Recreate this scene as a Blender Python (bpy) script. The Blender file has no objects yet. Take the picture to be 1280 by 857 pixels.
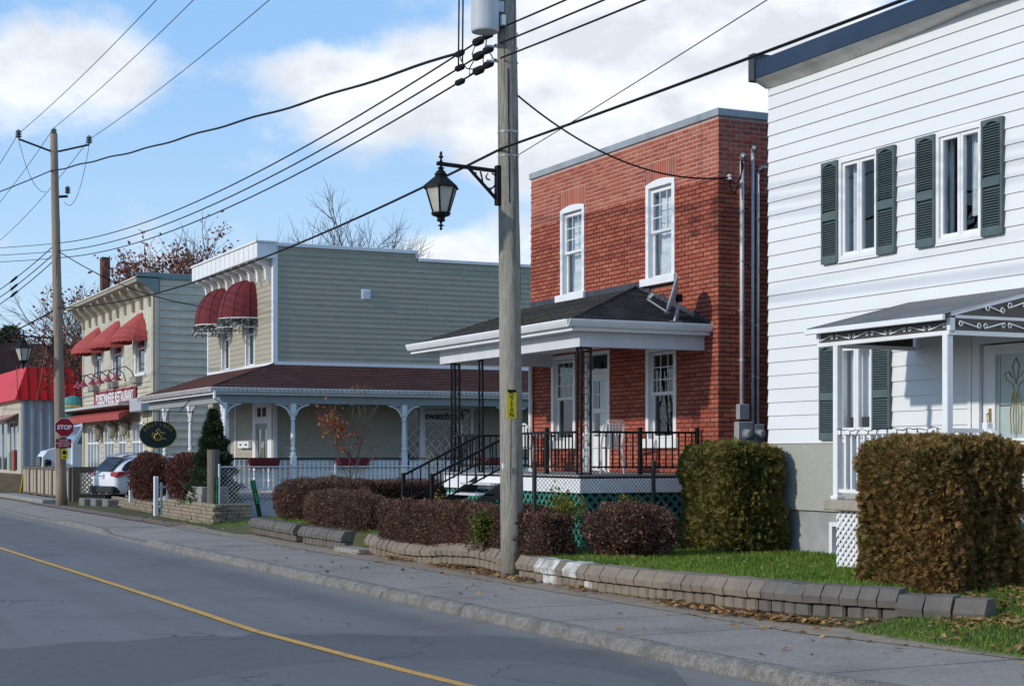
import bpy, math, random
import numpy as np
from mathutils import Vector, Matrix, noise as mnoise
random.seed(7); RNG = np.random.default_rng(7)
SC = bpy.context.scene
COL = SC.collection
R = math.radians
# ------------------------------------------------------------------ camera
# world: X runs away from the street, Y along the street, Z up; z = 0 is the pavement
FPX, YAW, CAMH, HORY = 2035.0, R(25.6), 1.75, 568.0
cam_d = bpy.data.cameras.new('camera'); cam = bpy.data.objects.new('camera', cam_d); COL.objects.link(cam)
cam.location = (0, 0, CAMH); cam.rotation_euler = (R(90), 0, -YAW)
cam_d.sensor_width = 36; cam_d.lens = FPX / 1280 * 36
cam_d.shift_y = (HORY - 428.5) / 1280
cam_d.clip_end = 3000; SC.camera = cam
SC.render.resolution_x, SC.render.resolution_y = 1024, 685
# ------------------------------------------------------------------ sky and sun
SUNV = Vector((1.0, 0.05, -0.47)).normalized()          # the way the light travels
sun_d = bpy.data.lights.new('sun', 'SUN'); sun = bpy.data.objects.new('sun', sun_d); COL.objects.link(sun)
sun.rotation_euler = SUNV.to_track_quat('-Z', 'Y').to_euler(); sun.location = (-20, 0, 30)
sun_d.energy = 2.5; sun_d.angle = R(1.7); sun_d.color = (1, .94, .85)
SC.view_settings.view_transform = 'Standard'; SC.view_settings.look = 'None'
SC.view_settings.exposure = 0.17; SC.view_settings.gamma = 1
world = bpy.data.worlds.new('World'); SC.world = world; world.use_nodes = True
def build_world():
    nt = world.node_tree; nt.nodes.clear(); N = nt.nodes.new; L = nt.links.new
    out = N('ShaderNodeOutputWorld'); bg = N('ShaderNodeBackground'); bg.inputs['Strength'].default_value = 0.11
    sky = N('ShaderNodeTexSky'); sky.sky_type = 'NISHITA'; sky.sun_disc = False
    to = -SUNV
    sky.sun_elevation = math.asin(to.z); sky.sun_rotation = math.atan2(to.x, to.y)
    sky.air_density = 1.0; sky.dust_density = .6; sky.ozone_density = 2.0
    tc = N('ShaderNodeTexCoord'); rot = N('ShaderNodeVectorRotate'); rot.rotation_type = 'Z_AXIS'
    rot.inputs['Angle'].default_value = YAW; L(tc.outputs['Generated'], rot.inputs['Vector'])
    sc = N('ShaderNodeVectorMath'); sc.operation = 'MULTIPLY'; sc.inputs[1].default_value = (1, 1, 1.7)
    L(rot.outputs[0], sc.inputs[0])
    def noise(scale, det, off):
        ad = N('ShaderNodeVectorMath'); ad.operation = 'ADD'; ad.inputs[1].default_value = off; L(sc.outputs[0], ad.inputs[0])
        n = N('ShaderNodeTexNoise'); n.inputs['Scale'].default_value = scale; n.inputs['Detail'].default_value = det
        n.inputs['Roughness'].default_value = .58; L(ad.outputs[0], n.inputs['Vector']); return n.outputs['Fac']
    def math_(op, a, b=0.0, clamp=False):
        m = N('ShaderNodeMath'); m.operation = op; m.use_clamp = clamp
        for i, v in enumerate((a, b)):
            if hasattr(v, 'links'): L(v, m.inputs[i])
            else: m.inputs[i].default_value = v
        return m.outputs[0]
    n1 = noise(9.5, 10, (3.1, .4, 1.7)); n2 = noise(2.2, 2, (.3, 5.2, 2.0)); n3 = noise(9.5, 5, (3.1, .4, 1.672))
    # cloud banks seen in the photograph (pixel centre, half width, half height, weight)
    lob = None
    for px, py, rx, ry, w in [(70, 95, 150, 85, .42), (430, 105, 150, 70, .33), (330, 185, 130, 50, .16), (840, 40, 330, 120, .50), (720, 180, 240, 110, .40),
                              (590, 320, 130, 60, .42), (560, 95, 60, 50, .2), (-60, 330, 150, 90, .15), (1020, 150, 150, 120, .3), (250, 330, 200, 60, .14)]:
        u, v = (px - 640) / FPX, (HORY - py) / FPX
        c = Vector((u, 1, v)).normalized()
        sub = N('ShaderNodeVectorMath'); sub.operation = 'SUBTRACT'; L(rot.outputs[0], sub.inputs[0]); sub.inputs[1].default_value = c
        mul = N('ShaderNodeVectorMath'); mul.operation = 'MULTIPLY'; L(sub.outputs[0], mul.inputs[0])
        mul.inputs[1].default_value = (FPX / rx, FPX / rx, FPX / ry)
        ln = N('ShaderNodeVectorMath'); ln.operation = 'LENGTH'; L(mul.outputs[0], ln.inputs[0])
        mr = N('ShaderNodeMapRange'); mr.interpolation_type = 'SMOOTHSTEP'
        mr.inputs['From Min'].default_value = 1.35; mr.inputs['From Max'].default_value = .15
        mr.inputs['To Min'].default_value = 0; mr.inputs['To Max'].default_value = w
        L(ln.outputs['Value'], mr.inputs['Value'])
        lob = mr.outputs[0] if lob is None else math_('ADD', lob, mr.outputs[0])
    base = math_('ADD', math_('MULTIPLY', n1, .9), math_('MULTIPLY', n2, .31))
    dens = math_('ADD', base, lob)
    ramp = N('ShaderNodeMapRange'); ramp.interpolation_type = 'SMOOTHSTEP'
    ramp.inputs['From Min'].default_value = .71; ramp.inputs['From Max'].default_value = .95; ramp.inputs['To Max'].default_value = .93
    L(dens, ramp.inputs['Value'])
    # clouds are lit from above: where the cloud thins out upwards it is bright, else grey
    lit = math_('ADD', math_('MULTIPLY', math_('SUBTRACT', n3, n1), 5.0), .5, True)
    ccol = N('ShaderNodeMix'); ccol.data_type = 'RGBA'; L(lit, ccol.inputs['Factor'])
    ccol.inputs[6].default_value = (6.5, 6.7, 7.2, 1); ccol.inputs[7].default_value = (8.7, 8.8, 8.9, 1)
    # the physical sky at this low sun is yellowish at the rim; cool it towards the clear blue of the day
    sep = N('ShaderNodeSeparateXYZ'); L(tc.outputs['Generated'], sep.inputs[0])
    cr = N('ShaderNodeValToRGB'); el = cr.color_ramp.elements; el.new(.5); el.new(.5)
    for i, (p, c) in enumerate([(0, (.66, .79, .93)), (.10, (.48, .70, .95)), (.24, (.31, .57, .95)), (1, (.22, .40, .74))]): el[i].position = p; el[i].color = (*c, 1)
    L(sep.outputs['Z'], cr.inputs[0])
    sc2 = N('ShaderNodeMix'); sc2.data_type = 'RGBA'; sc2.blend_type = 'MULTIPLY'; sc2.inputs['Factor'].default_value = 1; L(cr.outputs[0], sc2.inputs[6]); sc2.inputs[7].default_value = (9.0, 9.0, 9.0, 1)
    gain = N('ShaderNodeMix'); gain.data_type = 'RGBA'; gain.inputs['Factor'].default_value = .82
    L(sky.outputs[0], gain.inputs[6]); L(sc2.outputs[2], gain.inputs[7])
    mix = N('ShaderNodeMix'); mix.data_type = 'RGBA'; L(ramp.outputs[0], mix.inputs['Factor'])
    L(gain.outputs[2], mix.inputs[6]); L(ccol.outputs[2], mix.inputs[7])
    L(mix.outputs[2], bg.inputs['Color']); L(bg.outputs[0], out.inputs['Surface'])
build_world()
SC.render.engine = 'CYCLES'
try:
    SC.cycles.transparent_max_bounces = 24; SC.cycles.max_bounces = 8
except Exception: pass
# ------------------------------------------------------------------ pixel to place
SA, CA = math.sin(YAW), math.cos(YAW)
def ray(px, py):
    u = (px - 640) / FPX; v = (HORY - py) / FPX
    return SA + CA * u, CA - SA * u, v
def onX(px, py, X):
    d = ray(px, py); t = X / d[0]; return Vector((X, t * d[1], CAMH + t * d[2]))
def onY(px, py, Y):
    d = ray(px, py); t = Y / d[1]; return Vector((t * d[0], Y, CAMH + t * d[2]))
def onZ(px, py, z=0.0):
    d = ray(px, py); t = (z - CAMH) / d[2]; return Vector((t * d[0], t * d[1], z))
def sst(a, b, x):
    t = min(1, max(0, (x - a) / (b - a))); return t * t * (3 - 2 * t)
# ------------------------------------------------------------------ materials
MATS = {}
def new_mat(name):
    m = bpy.data.materials.new(name); m.use_nodes = True; nt = m.node_tree
    b = nt.nodes['Principled BSDF']; return m, nt, b
def M(name, c1, c2=None, s=6.0, rough=.75, bump=0.0, bs=60.0, metal=0.0, spec=.3, st=(1, 1, 1), c3=None, s3=.7, f3=.5, det=5, isl=0.0, lo=.35, hi=.65, bd=.01):
    """principled surface: two tones mixed by noise, a third large-scale stain tone, fine bump"""
    if name in MATS: return MATS[name]
    m, nt, b = new_mat(name); N = nt.nodes.new; L = nt.links.new
    geo = N('ShaderNodeNewGeometry')
    mp = N('ShaderNodeMapping'); mp.inputs['Scale'].default_value = st; L(geo.outputs['Position'], mp.inputs['Vector'])
    col = None
    if c2 is not None:
        n = N('ShaderNodeTexNoise'); n.inputs['Scale'].default_value = s; n.inputs['Detail'].default_value = det; n.inputs['Roughness'].default_value = .6
        L(mp.outputs[0], n.inputs['Vector'])
        r = N('ShaderNodeMapRange'); r.inputs['From Min'].default_value = lo; r.inputs['From Max'].default_value = hi; L(n.outputs['Fac'], r.inputs['Value'])
        mx = N('ShaderNodeMix'); mx.data_type = 'RGBA'; L(r.outputs[0], mx.inputs['Factor'])
        mx.inputs[6].default_value = (*c1, 1); mx.inputs[7].default_value = (*c2, 1); col = mx.outputs[2]
    if c3 is not None:
        n = N('ShaderNodeTexNoise'); n.inputs['Scale'].default_value = s3; n.inputs['Detail'].default_value = 4; L(mp.outputs[0], n.inputs['Vector'])
        r = N('ShaderNodeMapRange'); r.inputs['From Min'].default_value = .48; r.inputs['From Max'].default_value = .72; r.inputs['To Max'].default_value = f3; L(n.outputs['Fac'], r.inputs['Value'])
        mx = N('ShaderNodeMix'); mx.data_type = 'RGBA'; L(r.outputs[0], mx.inputs['Factor'])
        if col: L(col, mx.inputs[6])
        else: mx.inputs[6].default_value = (*c1, 1)
        mx.inputs[7].default_value = (*c3, 1); col = mx.outputs[2]
    if isl:
        hs = N('ShaderNodeHueSaturation'); r = N('ShaderNodeMapRange'); r.inputs['To Min'].default_value = 1 - isl; r.inputs['To Max'].default_value = 1 + isl
        L(geo.outputs['Random Per Island'], r.inputs['Value']); L(r.outputs[0], hs.inputs['Value'])
        if col: L(col, hs.inputs['Color'])
        else: hs.inputs['Color'].default_value = (*c1, 1)
        col = hs.outputs[0]
    if col: L(col, b.inputs['Base Color'])
    else: b.inputs['Base Color'].default_value = (*c1, 1)
    b.inputs['Roughness'].default_value = rough; b.inputs['Metallic'].default_value = metal; b.inputs['Specular IOR Level'].default_value = spec
    if bump:
        n = N('ShaderNodeTexNoise'); n.inputs['Scale'].default_value = bs; n.inputs['Detail'].default_value = 6; L(mp.outputs[0], n.inputs['Vector'])
        bn = N('ShaderNodeBump'); bn.inputs['Strength'].default_value = bump; bn.inputs['Distance'].default_value = bd
        L(n.outputs['Fac'], bn.inputs['Height']); L(bn.outputs[0], b.inputs['Normal'])
    MATS[name] = m; return m
def leaf_mat(name, cols, sub=.25, rough=.6, s=3.0):
    """foliage: colour per leaf from a ramp, shifted by a slow noise; a little light passes through"""
    if name in MATS: return MATS[name]
    m, nt, b = new_mat(name); N = nt.nodes.new; L = nt.links.new
    geo = N('ShaderNodeNewGeometry'); n = N('ShaderNodeTexNoise'); n.inputs['Scale'].default_value = s; L(geo.outputs['Position'], n.inputs['Vector'])
    mm = N('ShaderNodeMath'); mm.operation = 'MULTIPLY_ADD'; L(n.outputs['Fac'], mm.inputs[0]); mm.inputs[1].default_value = 1.1; mm.inputs[2].default_value = -.55
    ad = N('ShaderNodeMath'); ad.operation = 'ADD'; ad.use_clamp = True; L(geo.outputs['Random Per Island'], ad.inputs[0]); L(mm.outputs[0], ad.inputs[1])
    cr = N('ShaderNodeValToRGB'); cr.color_ramp.interpolation = 'LINEAR'
    el = cr.color_ramp.elements
    while len(el) < len(cols): el.new(.5)
    for i, c in enumerate(cols): el[i].position = i / (len(cols) - 1); el[i].color = (*c, 1)
    L(ad.outputs[0], cr.inputs[0]); L(cr.outputs[0], b.inputs['Base Color']); b.inputs['Roughness'].default_value = rough
    b.inputs['Specular IOR Level'].default_value = .2
    tr = N('ShaderNodeBsdfTranslucent'); L(cr.outputs[0], tr.inputs['Color'])
    mx = N('ShaderNodeMixShader'); mx.inputs[0].default_value = sub; L(b.outputs[0], mx.inputs[1]); L(tr.outputs[0], mx.inputs[2])
    L(mx.outputs[0], nt.nodes['Material Output'].inputs['Surface']); MATS[name] = m; return m
def glass_mat(name='glass', tint=(.95, .97, .98), boost=1.35, base=.01):
    if name in MATS: return MATS[name]
    m, nt, b = new_mat(name); nt.nodes.remove(b); N = nt.nodes.new; L = nt.links.new
    fr = N('ShaderNodeFresnel'); fr.inputs['IOR'].default_value = 1.5
    mm = N('ShaderNodeMath'); mm.operation = 'MULTIPLY_ADD'; mm.use_clamp = True; L(fr.outputs[0], mm.inputs[0]); mm.inputs[1].default_value = boost; mm.inputs[2].default_value = base
    geo = N('ShaderNodeNewGeometry')
    fb_ = N('ShaderNodeMath'); fb_.operation = 'SUBTRACT'; fb_.inputs[0].default_value = 1; L(geo.outputs['Backfacing'], fb_.inputs[1])
    m3 = N('ShaderNodeMath'); m3.operation = 'MULTIPLY'; L(mm.outputs[0], m3.inputs[0]); L(fb_.outputs[0], m3.inputs[1])
    n = N('ShaderNodeTexNoise'); n.inputs['Scale'].default_value = 1.3; L(geo.outputs['Position'], n.inputs['Vector'])
    bp = N('ShaderNodeBump'); bp.inputs['Strength'].default_value = .12; bp.inputs['Distance'].default_value = .05; L(n.outputs['Fac'], bp.inputs['Height'])
    tr = N('ShaderNodeBsdfTransparent'); tr.inputs['Color'].default_value = (*tint, 1)
    gl = N('ShaderNodeBsdfGlossy'); gl.inputs['Roughness'].default_value = .015; L(bp.outputs[0], gl.inputs['Normal'])
    mx = N('ShaderNodeMixShader'); L(m3.outputs[0], mx.inputs[0]); L(tr.outputs[0], mx.inputs[1]); L(gl.outputs[0], mx.inputs[2])
    L(mx.outputs[0], nt.nodes['Material Output'].inputs['Surface']); MATS[name] = m; return m
GLASS = glass_mat()
WHITE = M('white_paint', (.78, .79, .80), (.72, .73, .74), 3, .5, .05, 30, c3=(.62, .62, .60), s3=2.2, f3=.25)
WSIDE = M('white_siding', (.76, .77, .78), (.72, .73, .74), 1.2, .42, .04, 14, spec=.35, st=(1, .25, 1), c3=(.70, .69, .66), s3=1.1, f3=.35)
VINYL = M('white_vinyl', (.80, .80, .80), (.75, .75, .75), 4, .35)
BLACKM = M('black_iron', (.010, .010, .011), (.018, .017, .016), 9, .6, spec=.15)
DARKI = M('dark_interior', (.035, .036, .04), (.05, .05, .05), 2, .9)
CURT = M('curtain', (.80, .81, .82), (.70, .72, .74), 14, .9, st=(1, 4, .3), bump=.4, bs=20)
LACE = M('lace_curtain', (.82, .83, .84), (.45, .47, .50), 45, .9)
STEEL = M('galvanised_steel', (.46, .47, .48), (.36, .37, .38), 7, .42, metal=.75)
CONC = M('concrete', (.29, .275, .25), (.235, .22, .20), 5, .85, .35, 120, c3=(.24, .23, .215), s3=1.0, f3=.6)
# ------------------------------------------------------------------ mesh builder
class MB:
    def __init__(s): s.v = []; s.f = []
    def add(s, vs, fs):
        o = len(s.v); s.v += [tuple(v) for v in vs]; s.f += [tuple(i + o for i in f) for f in fs]; return s
    def quad(s, a, b, c, d): return s.add((a, b, c, d), ((0, 1, 2, 3),))
    def poly(s, pts): return s.add(pts, (tuple(range(len(pts))),))
    def box(s, x0, x1, y0, y1, z0, z1, c=0.0):
        if x0 > x1: x0, x1 = x1, x0
        if y0 > y1: y0, y1 = y1, y0
        if z0 > z1: z0, z1 = z1, z0
        if c <= 0:
            return s.add([(x, y, z) for x in (x0, x1) for y in (y0, y1) for z in (z0, z1)],
                         ((0, 1, 3, 2), (4, 6, 7, 5), (0, 4, 5, 1), (2, 3, 7, 6), (0, 2, 6, 4), (1, 5, 7, 3)))
        c = min(c, (x1 - x0) * .45, (y1 - y0) * .45, (z1 - z0) * .45)
        vs = []; idx = {}
        for i, x in enumerate((x0, x1)):
            for j, y in enumerate((y0, y1)):
                for k, z in enumerate((z0, z1)):
                    sx, sy, sz = (c, -c)[i], (c, -c)[j], (c, -c)[k]
                    for a, p in enumerate(((x, y + sy, z + sz), (x + sx, y, z + sz), (x + sx, y + sy, z))):
                        idx[i, j, k, a] = len(vs); vs.append(p)
        fs = []
        for i in (0, 1):
            q = [idx[i, j, k, 0] for j, k in ((0, 0), (0, 1), (1, 1), (1, 0))]; fs.append(q if i == 0 else q[::-1])
            q = [idx[j, i, k, 1] for j, k in ((0, 0), (1, 0), (1, 1), (0, 1))]; fs.append(q if i == 0 else q[::-1])
            q = [idx[j, k, i, 2] for j, k in ((0, 0), (0, 1), (1, 1), (1, 0))]; fs.append(q if i == 0 else q[::-1])
        for i in (0, 1):
            for j in (0, 1):
                fs.append([idx[i, j, 0, 0], idx[i, j, 0, 1], idx[i, j, 1, 1], idx[i, j, 1, 0]])
                fs.append([idx[i, 0, j, 0], idx[i, 0, j, 2], idx[i, 1, j, 2], idx[i, 1, j, 0]])
                fs.append([idx[0, i, j, 1], idx[0, i, j, 2], idx[1, i, j, 2], idx[1, i, j, 1]])
                for k in (0, 1): fs.append([idx[i, j, k, 0], idx[i, j, k, 1], idx[i, j, k, 2]])
        return s.add(vs, fs)
    def tube(s, pts, r, n=8, r2=None, cap=True):
        pts = [Vector(p) for p in pts]; m = len(pts); rings = []
        up = Vector((0, 0, 1))
        for i, p in enumerate(pts):
            t = (pts[min(i + 1, m - 1)] - pts[max(i - 1, 0)]).normalized()
            a = t.cross(up if abs(t.z) < .95 else Vector((1, 0, 0))).normalized(); b = a.cross(t)
            rr = (r if r2 is None else r + (r2 - r) * i / max(1, m - 1)) if not isinstance(r, (list, tuple)) else r[i]
            rings.append([p + (a * math.cos(2 * math.pi * k / n) + b * math.sin(2 * math.pi * k / n)) * rr for k in range(n)])
        vs = [v for rg in rings for v in rg]; fs = []
        for i in range(m - 1):
            for k in range(n):
                k2 = (k + 1) % n; fs.append((i * n + k, i * n + k2, (i + 1) * n + k2, (i + 1) * n + k))
        if cap: fs.append(tuple(range(n))[::-1]); fs.append(tuple(range((m - 1) * n, m * n)))
        return s.add(vs, fs)
    def bar(s, p, q, w, h=None):
        """square bar between two points"""
        p, q = Vector(p), Vector(q); h = h or w; t = (q - p).normalized()
        a = t.cross(Vector((0, 0, 1)) if abs(t.z) < .95 else Vector((1, 0, 0))).normalized() * (w / 2); b = a.cross(t).normalized() * (h / 2)
        vs = [c + x * a + y * b for c in (p, q) for x, y in ((-1, -1), (1, -1), (1, 1), (-1, 1))]
        return s.add(vs, ((3, 2, 1, 0), (4, 5, 6, 7), (0, 1, 5, 4), (1, 2, 6, 5), (2, 3, 7, 6), (3, 0, 4, 7)))
    def lathe(s, c, prof, n=16, axis='z'):
        c = Vector(c); vs = []; fs = []
        for r, h in prof:
            for k in range(n):
                a = 2 * math.pi * k / n; x, y = r * math.cos(a), r * math.sin(a)
                vs.append(c + Vector((x, y, h) if axis == 'z' else ((h, x, y) if axis == 'x' else (x, h, y))))
        m = len(prof)
        for i in range(m - 1):
            for k in range(n):
                k2 = (k + 1) % n; fs.append((i * n + k, i * n + k2, (i + 1) * n + k2, (i + 1) * n + k))
        fs.append(tuple(range(n))[::-1]); fs.append(tuple(range((m - 1) * n, m * n)))
        return s.add(vs, fs)
    def prism(s, poly, a0, a1, axis='y'):
        """poly in the two other axes (x,z for 'y'; y,z for 'x'; x,y for 'z') pulled from a0 to a1"""
        n = len(poly)
        def P(p, a): return (p[0], a, p[1]) if axis == 'y' else ((a, p[0], p[1]) if axis == 'x' else (p[0], p[1], a))
        vs = [P(p, a0) for p in poly] + [P(p, a1) for p in poly]
        fs = [tuple(range(n))[::-1], tuple(range(n, 2 * n))] + [(i, (i + 1) % n, n + (i + 1) % n, n + i) for i in range(n)]
        return s.add(vs, fs)
    def mesh(s, name, off=(0, 0, 0), smooth=False):
        me = bpy.data.meshes.new(name); o = off
        me.from_pydata([(v[0] - o[0], v[1] - o[1], v[2] - o[2]) for v in s.v], [], s.f)
        if smooth: me.polygons.foreach_set('use_smooth', [True] * len(me.polygons))
        me.update(); return me
    def build(s, name, mat, parent=None, origin=None, smooth=False, bevel=0):
        off = ORG.get(parent.name, Vector((0, 0, 0))) if parent else Vector(origin or (0, 0, 0))
        me = s.mesh(name, off, smooth); fix_normals(me)
        return link(name, me, mat, parent, None if parent else off)
def fix_normals(me):
    import bmesh
    bm = bmesh.new(); bm.from_mesh(me); bmesh.ops.recalc_face_normals(bm, faces=bm.faces); bm.to_mesh(me); bm.free()
ORG = {}
def link(name, me, mat, parent=None, loc=None):
    o = bpy.data.objects.new(name, me); COL.objects.link(o)
    if mat and not me.materials: me.materials.append(mat)
    if parent: o.parent = parent; ORG[o.name] = ORG.get(parent.name, Vector((0, 0, 0)))
    else: ORG[o.name] = Vector(loc or (0, 0, 0))
    if loc is not None: o.location = loc
    return o
def piece(name, me, mat, parent, loc, rot=None, scale=None):
    """an instance that shares mesh data; loc in world axes"""
    o = bpy.data.objects.new(name, me); COL.objects.link(o)
    if mat and not me.materials: me.materials.append(mat)
    o.parent = parent; o.location = Vector(loc) - ORG.get(parent.name, Vector((0, 0, 0)))
    if rot: o.rotation_euler = rot
    if scale: o.scale = scale
    return o
def tag(o, label=None, cat=None, group=None, kind=None):
    if label: o['label'] = label
    if cat: o['category'] = cat
    if group: o['group'] = group
    if kind: o['kind'] = kind
    return o
def thing(name, label, cat, loc=(0, 0, 0), group=None, rotz=0.0, local=False):
    o = bpy.data.objects.new(name, None); COL.objects.link(o); o.location = loc; o.rotation_euler = (0, 0, rotz); o.empty_display_size = .2
    ORG[o.name] = Vector((0, 0, 0)) if local else Vector(loc)
    return tag(o, label, cat, group)
def fast(name, V, F, mat, parent=None, smooth=False, origin=(0, 0, 0)):
    """numpy arrays of verts (N,3) and faces (M,3) or (M,4)"""
    V = np.asarray(V, dtype=np.float32); F = np.asarray(F, dtype=np.int32)
    off = ORG.get(parent.name, Vector((0, 0, 0))) if parent else Vector(origin)
    V = V - np.array(off, dtype=np.float32)
    me = bpy.data.meshes.new(name); k = F.shape[1]
    me.vertices.add(len(V)); me.vertices.foreach_set('co', V.ravel())
    me.loops.add(F.size); me.loops.foreach_set('vertex_index', F.ravel())
    me.polygons.add(len(F)); me.polygons.foreach_set('loop_start', np.arange(0, F.size, k, dtype=np.int32))
    me.polygons.foreach_set('loop_total', np.full(len(F), k, dtype=np.int32))
    me.update(calc_edges=True)
    return link(name, me, mat, parent, None if parent else off)
def leaves(P, size, aspect=1.8, up=0.0, jit=.35, dirs=None):
    """one rhombic leaf per point; returns V, F"""
    n = len(P)
    d = RNG.normal(size=(n, 3)) if dirs is None else dirs + RNG.normal(size=(n, 3)) * .6
    d[:, 2] += up; d /= np.linalg.norm(d, axis=1)[:, None] + 1e-9
    q = RNG.normal(size=(n, 3)); w = np.cross(d, q); w /= np.linalg.norm(w, axis=1)[:, None] + 1e-9
    sz = size * (1 + jit * RNG.normal(size=(n, 1))).clip(.4, 2)
    L_ = d * sz; W_ = w * sz / aspect / 2
    V = np.stack([P, P + L_ * .5 + W_, P + L_, P + L_ * .5 - W_], 1).reshape(-1, 3)
    F = np.arange(4 * n).reshape(-1, 4); return V, F
def text(s, size, mat, parent, at, facing='-x', align='CENTER', name='lettering', bold=0.0, ext=.004, sx=1.0, squeeze=None):
    cu = bpy.data.curves.new('t', 'FONT'); cu.body = s; cu.size = size; cu.align_x = align; cu.align_y = 'CENTER'; cu.extrude = ext; cu.offset = bold; cu.resolution_u = 3
    if squeeze: cu.space_line = squeeze
    o = bpy.data.objects.new('t', cu); COL.objects.link(o)
    me = bpy.data.meshes.new_from_object(o, depsgraph=bpy.context.evaluated_depsgraph_get())
    bpy.data.objects.remove(o); bpy.data.curves.remove(cu); me.name = name
    Rm = Matrix(((0, 0, -1), (-1, 0, 0), (0, 1, 0))) if facing == '-x' else Matrix(((1, 0, 0), (0, 0, -1), (0, 1, 0)))
    me.transform(Matrix.Diagonal((sx, 1, 1, 1))); me.transform(Rm.to_4x4()); me.materials.clear(); me.materials.append(mat)
    ob = bpy.data.objects.new(name, me); COL.objects.link(ob); ob.parent = parent
    ob.location = Vector(at) - ORG.get(parent.name, Vector((0, 0, 0))); return ob
# ------------------------------------------------------------------ walls with openings, siding
def wall(name, mat, parent, axis, plane, a0, a1, z0, z1, ops=(), th=.18):
    """wall sheet on plane X (axis 'x', faces -X, runs along Y) or plane Y (axis 'y', faces -Y, runs along X)"""
    A = sorted({a0, a1, *[v for o in ops for v in o[:2] if a0 < v < a1]}); Z = sorted({z0, z1, *[v for o in ops for v in o[2:4] if z0 < v < z1]})
    b = MB()
    P = (lambda d, a, z: (plane + d, a, z)) if axis == 'x' else (lambda d, a, z: (a, plane + d, z))
    inside = lambda a, z: any(o[0] < a < o[1] and o[2] < z < o[3] for o in ops)
    for i in range(len(A) - 1):
        for j in range(len(Z) - 1):
            if inside((A[i] + A[i + 1]) / 2, (Z[j] + Z[j + 1]) / 2): continue
            for d in (0, th): b.quad(P(d, A[i], Z[j]), P(d, A[i + 1], Z[j]), P(d, A[i + 1], Z[j + 1]), P(d, A[i], Z[j + 1]))
    for o in list(ops) + [(a0, a1, z0, z1)]:
        c0, c1, e0, e1 = max(o[0], a0), min(o[1], a1), max(o[2], z0), min(o[3], z1)
        if e1 <= e0: continue
        own = o == (a0, a1, z0, z1)
        b.quad(P(0, c0, e0), P(th, c0, e0), P(th, c0, e1), P(0, c0, e1)); b.quad(P(0, c1, e0), P(th, c1, e0), P(th, c1, e1), P(0, c1, e1))
        if own: continue
        if o[2] > z0: b.quad(P(0, c0, e0), P(th, c0, e0), P(th, c1, e0), P(0, c1, e0))
        if o[3] < z1: b.quad(P(0, c0, e1), P(th, c0, e1), P(th, c1, e1), P(0, c1, e1))
    off = ORG.get(parent.name) if parent else Vector((0, 0, 0))
    return link(name, b.mesh(name, off), mat, parent)
def siding(parent, mat, axis, plane, a0, a1, z0, z1, h, ops=(), out=.022, seam=None, name='siding_board', zfun=None):
    """lapped boards, each an object; cut round openings; seam = board length for butt joints"""
    row = 0; zb = z0
    def prof(u):   # outward offset at height fraction u
        return out * (1 - u) + .005 * u
    while zb < z1 - 1e-4:
        zt = min(zb + h, z1)
        cuts = sorted({a0, a1, *[v for o in ops for v in o[:2] if a0 < v < a1]})
        if seam:
            off = [0, .37, .72, .18, .55][row % 5] * seam; x = a0 + off
            while x < a1:
                if all(abs(x - c) > .15 for c in cuts): cuts.append(x)
                x += seam
            cuts.sort()
        spans = []
        for c0, c1 in zip(cuts, cuts[1:]):
            m = (c0 + c1) / 2; rng = [(zb, zt)]
            for o in ops:
                if o[0] < m < o[1]:
                    nr = []
                    for r0, r1 in rng:
                        if o[2] >= r1 or o[3] <= r0: nr.append((r0, r1)); continue
                        if r0 < o[2]: nr.append((r0, o[2]))
                        if r1 > o[3]: nr.append((o[3], r1))
                    rng = nr
            for r0, r1 in rng: spans.append([c0, c1, r0, r1])
        merged = []
        for s_ in spans:                       # rejoin cells that were split only by openings of other rows
            if merged and not seam and abs(merged[-1][1] - s_[0]) < 1e-6 and merged[-1][2:] == s_[2:]: merged[-1][1] = s_[1]
            else: merged.append(s_)
        for c0, c1, r0, r1 in merged:
            if r1 - r0 < .012 or c1 - c0 < .02: continue
            u0, u1 = (r0 - zb) / h, (r1 - zb) / h; j = random.uniform(-.0015, .0015)
            g = .0025 if seam else 0
            pl = [(plane, r0), (plane - prof(u0) - j, r0), (plane - prof(u1) - j, r1), (plane, r1)]
            b = MB()
            b.prism(pl, c0 + g, c1 - g, 'y') if axis == 'x' else b.prism(pl, c0 + g, c1 - g, 'x')
            off = ORG.get(parent.name); me = b.mesh(name, off); fix_normals(me)
            o = link(name, me, mat, parent)
        zb = zt; row += 1
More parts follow.
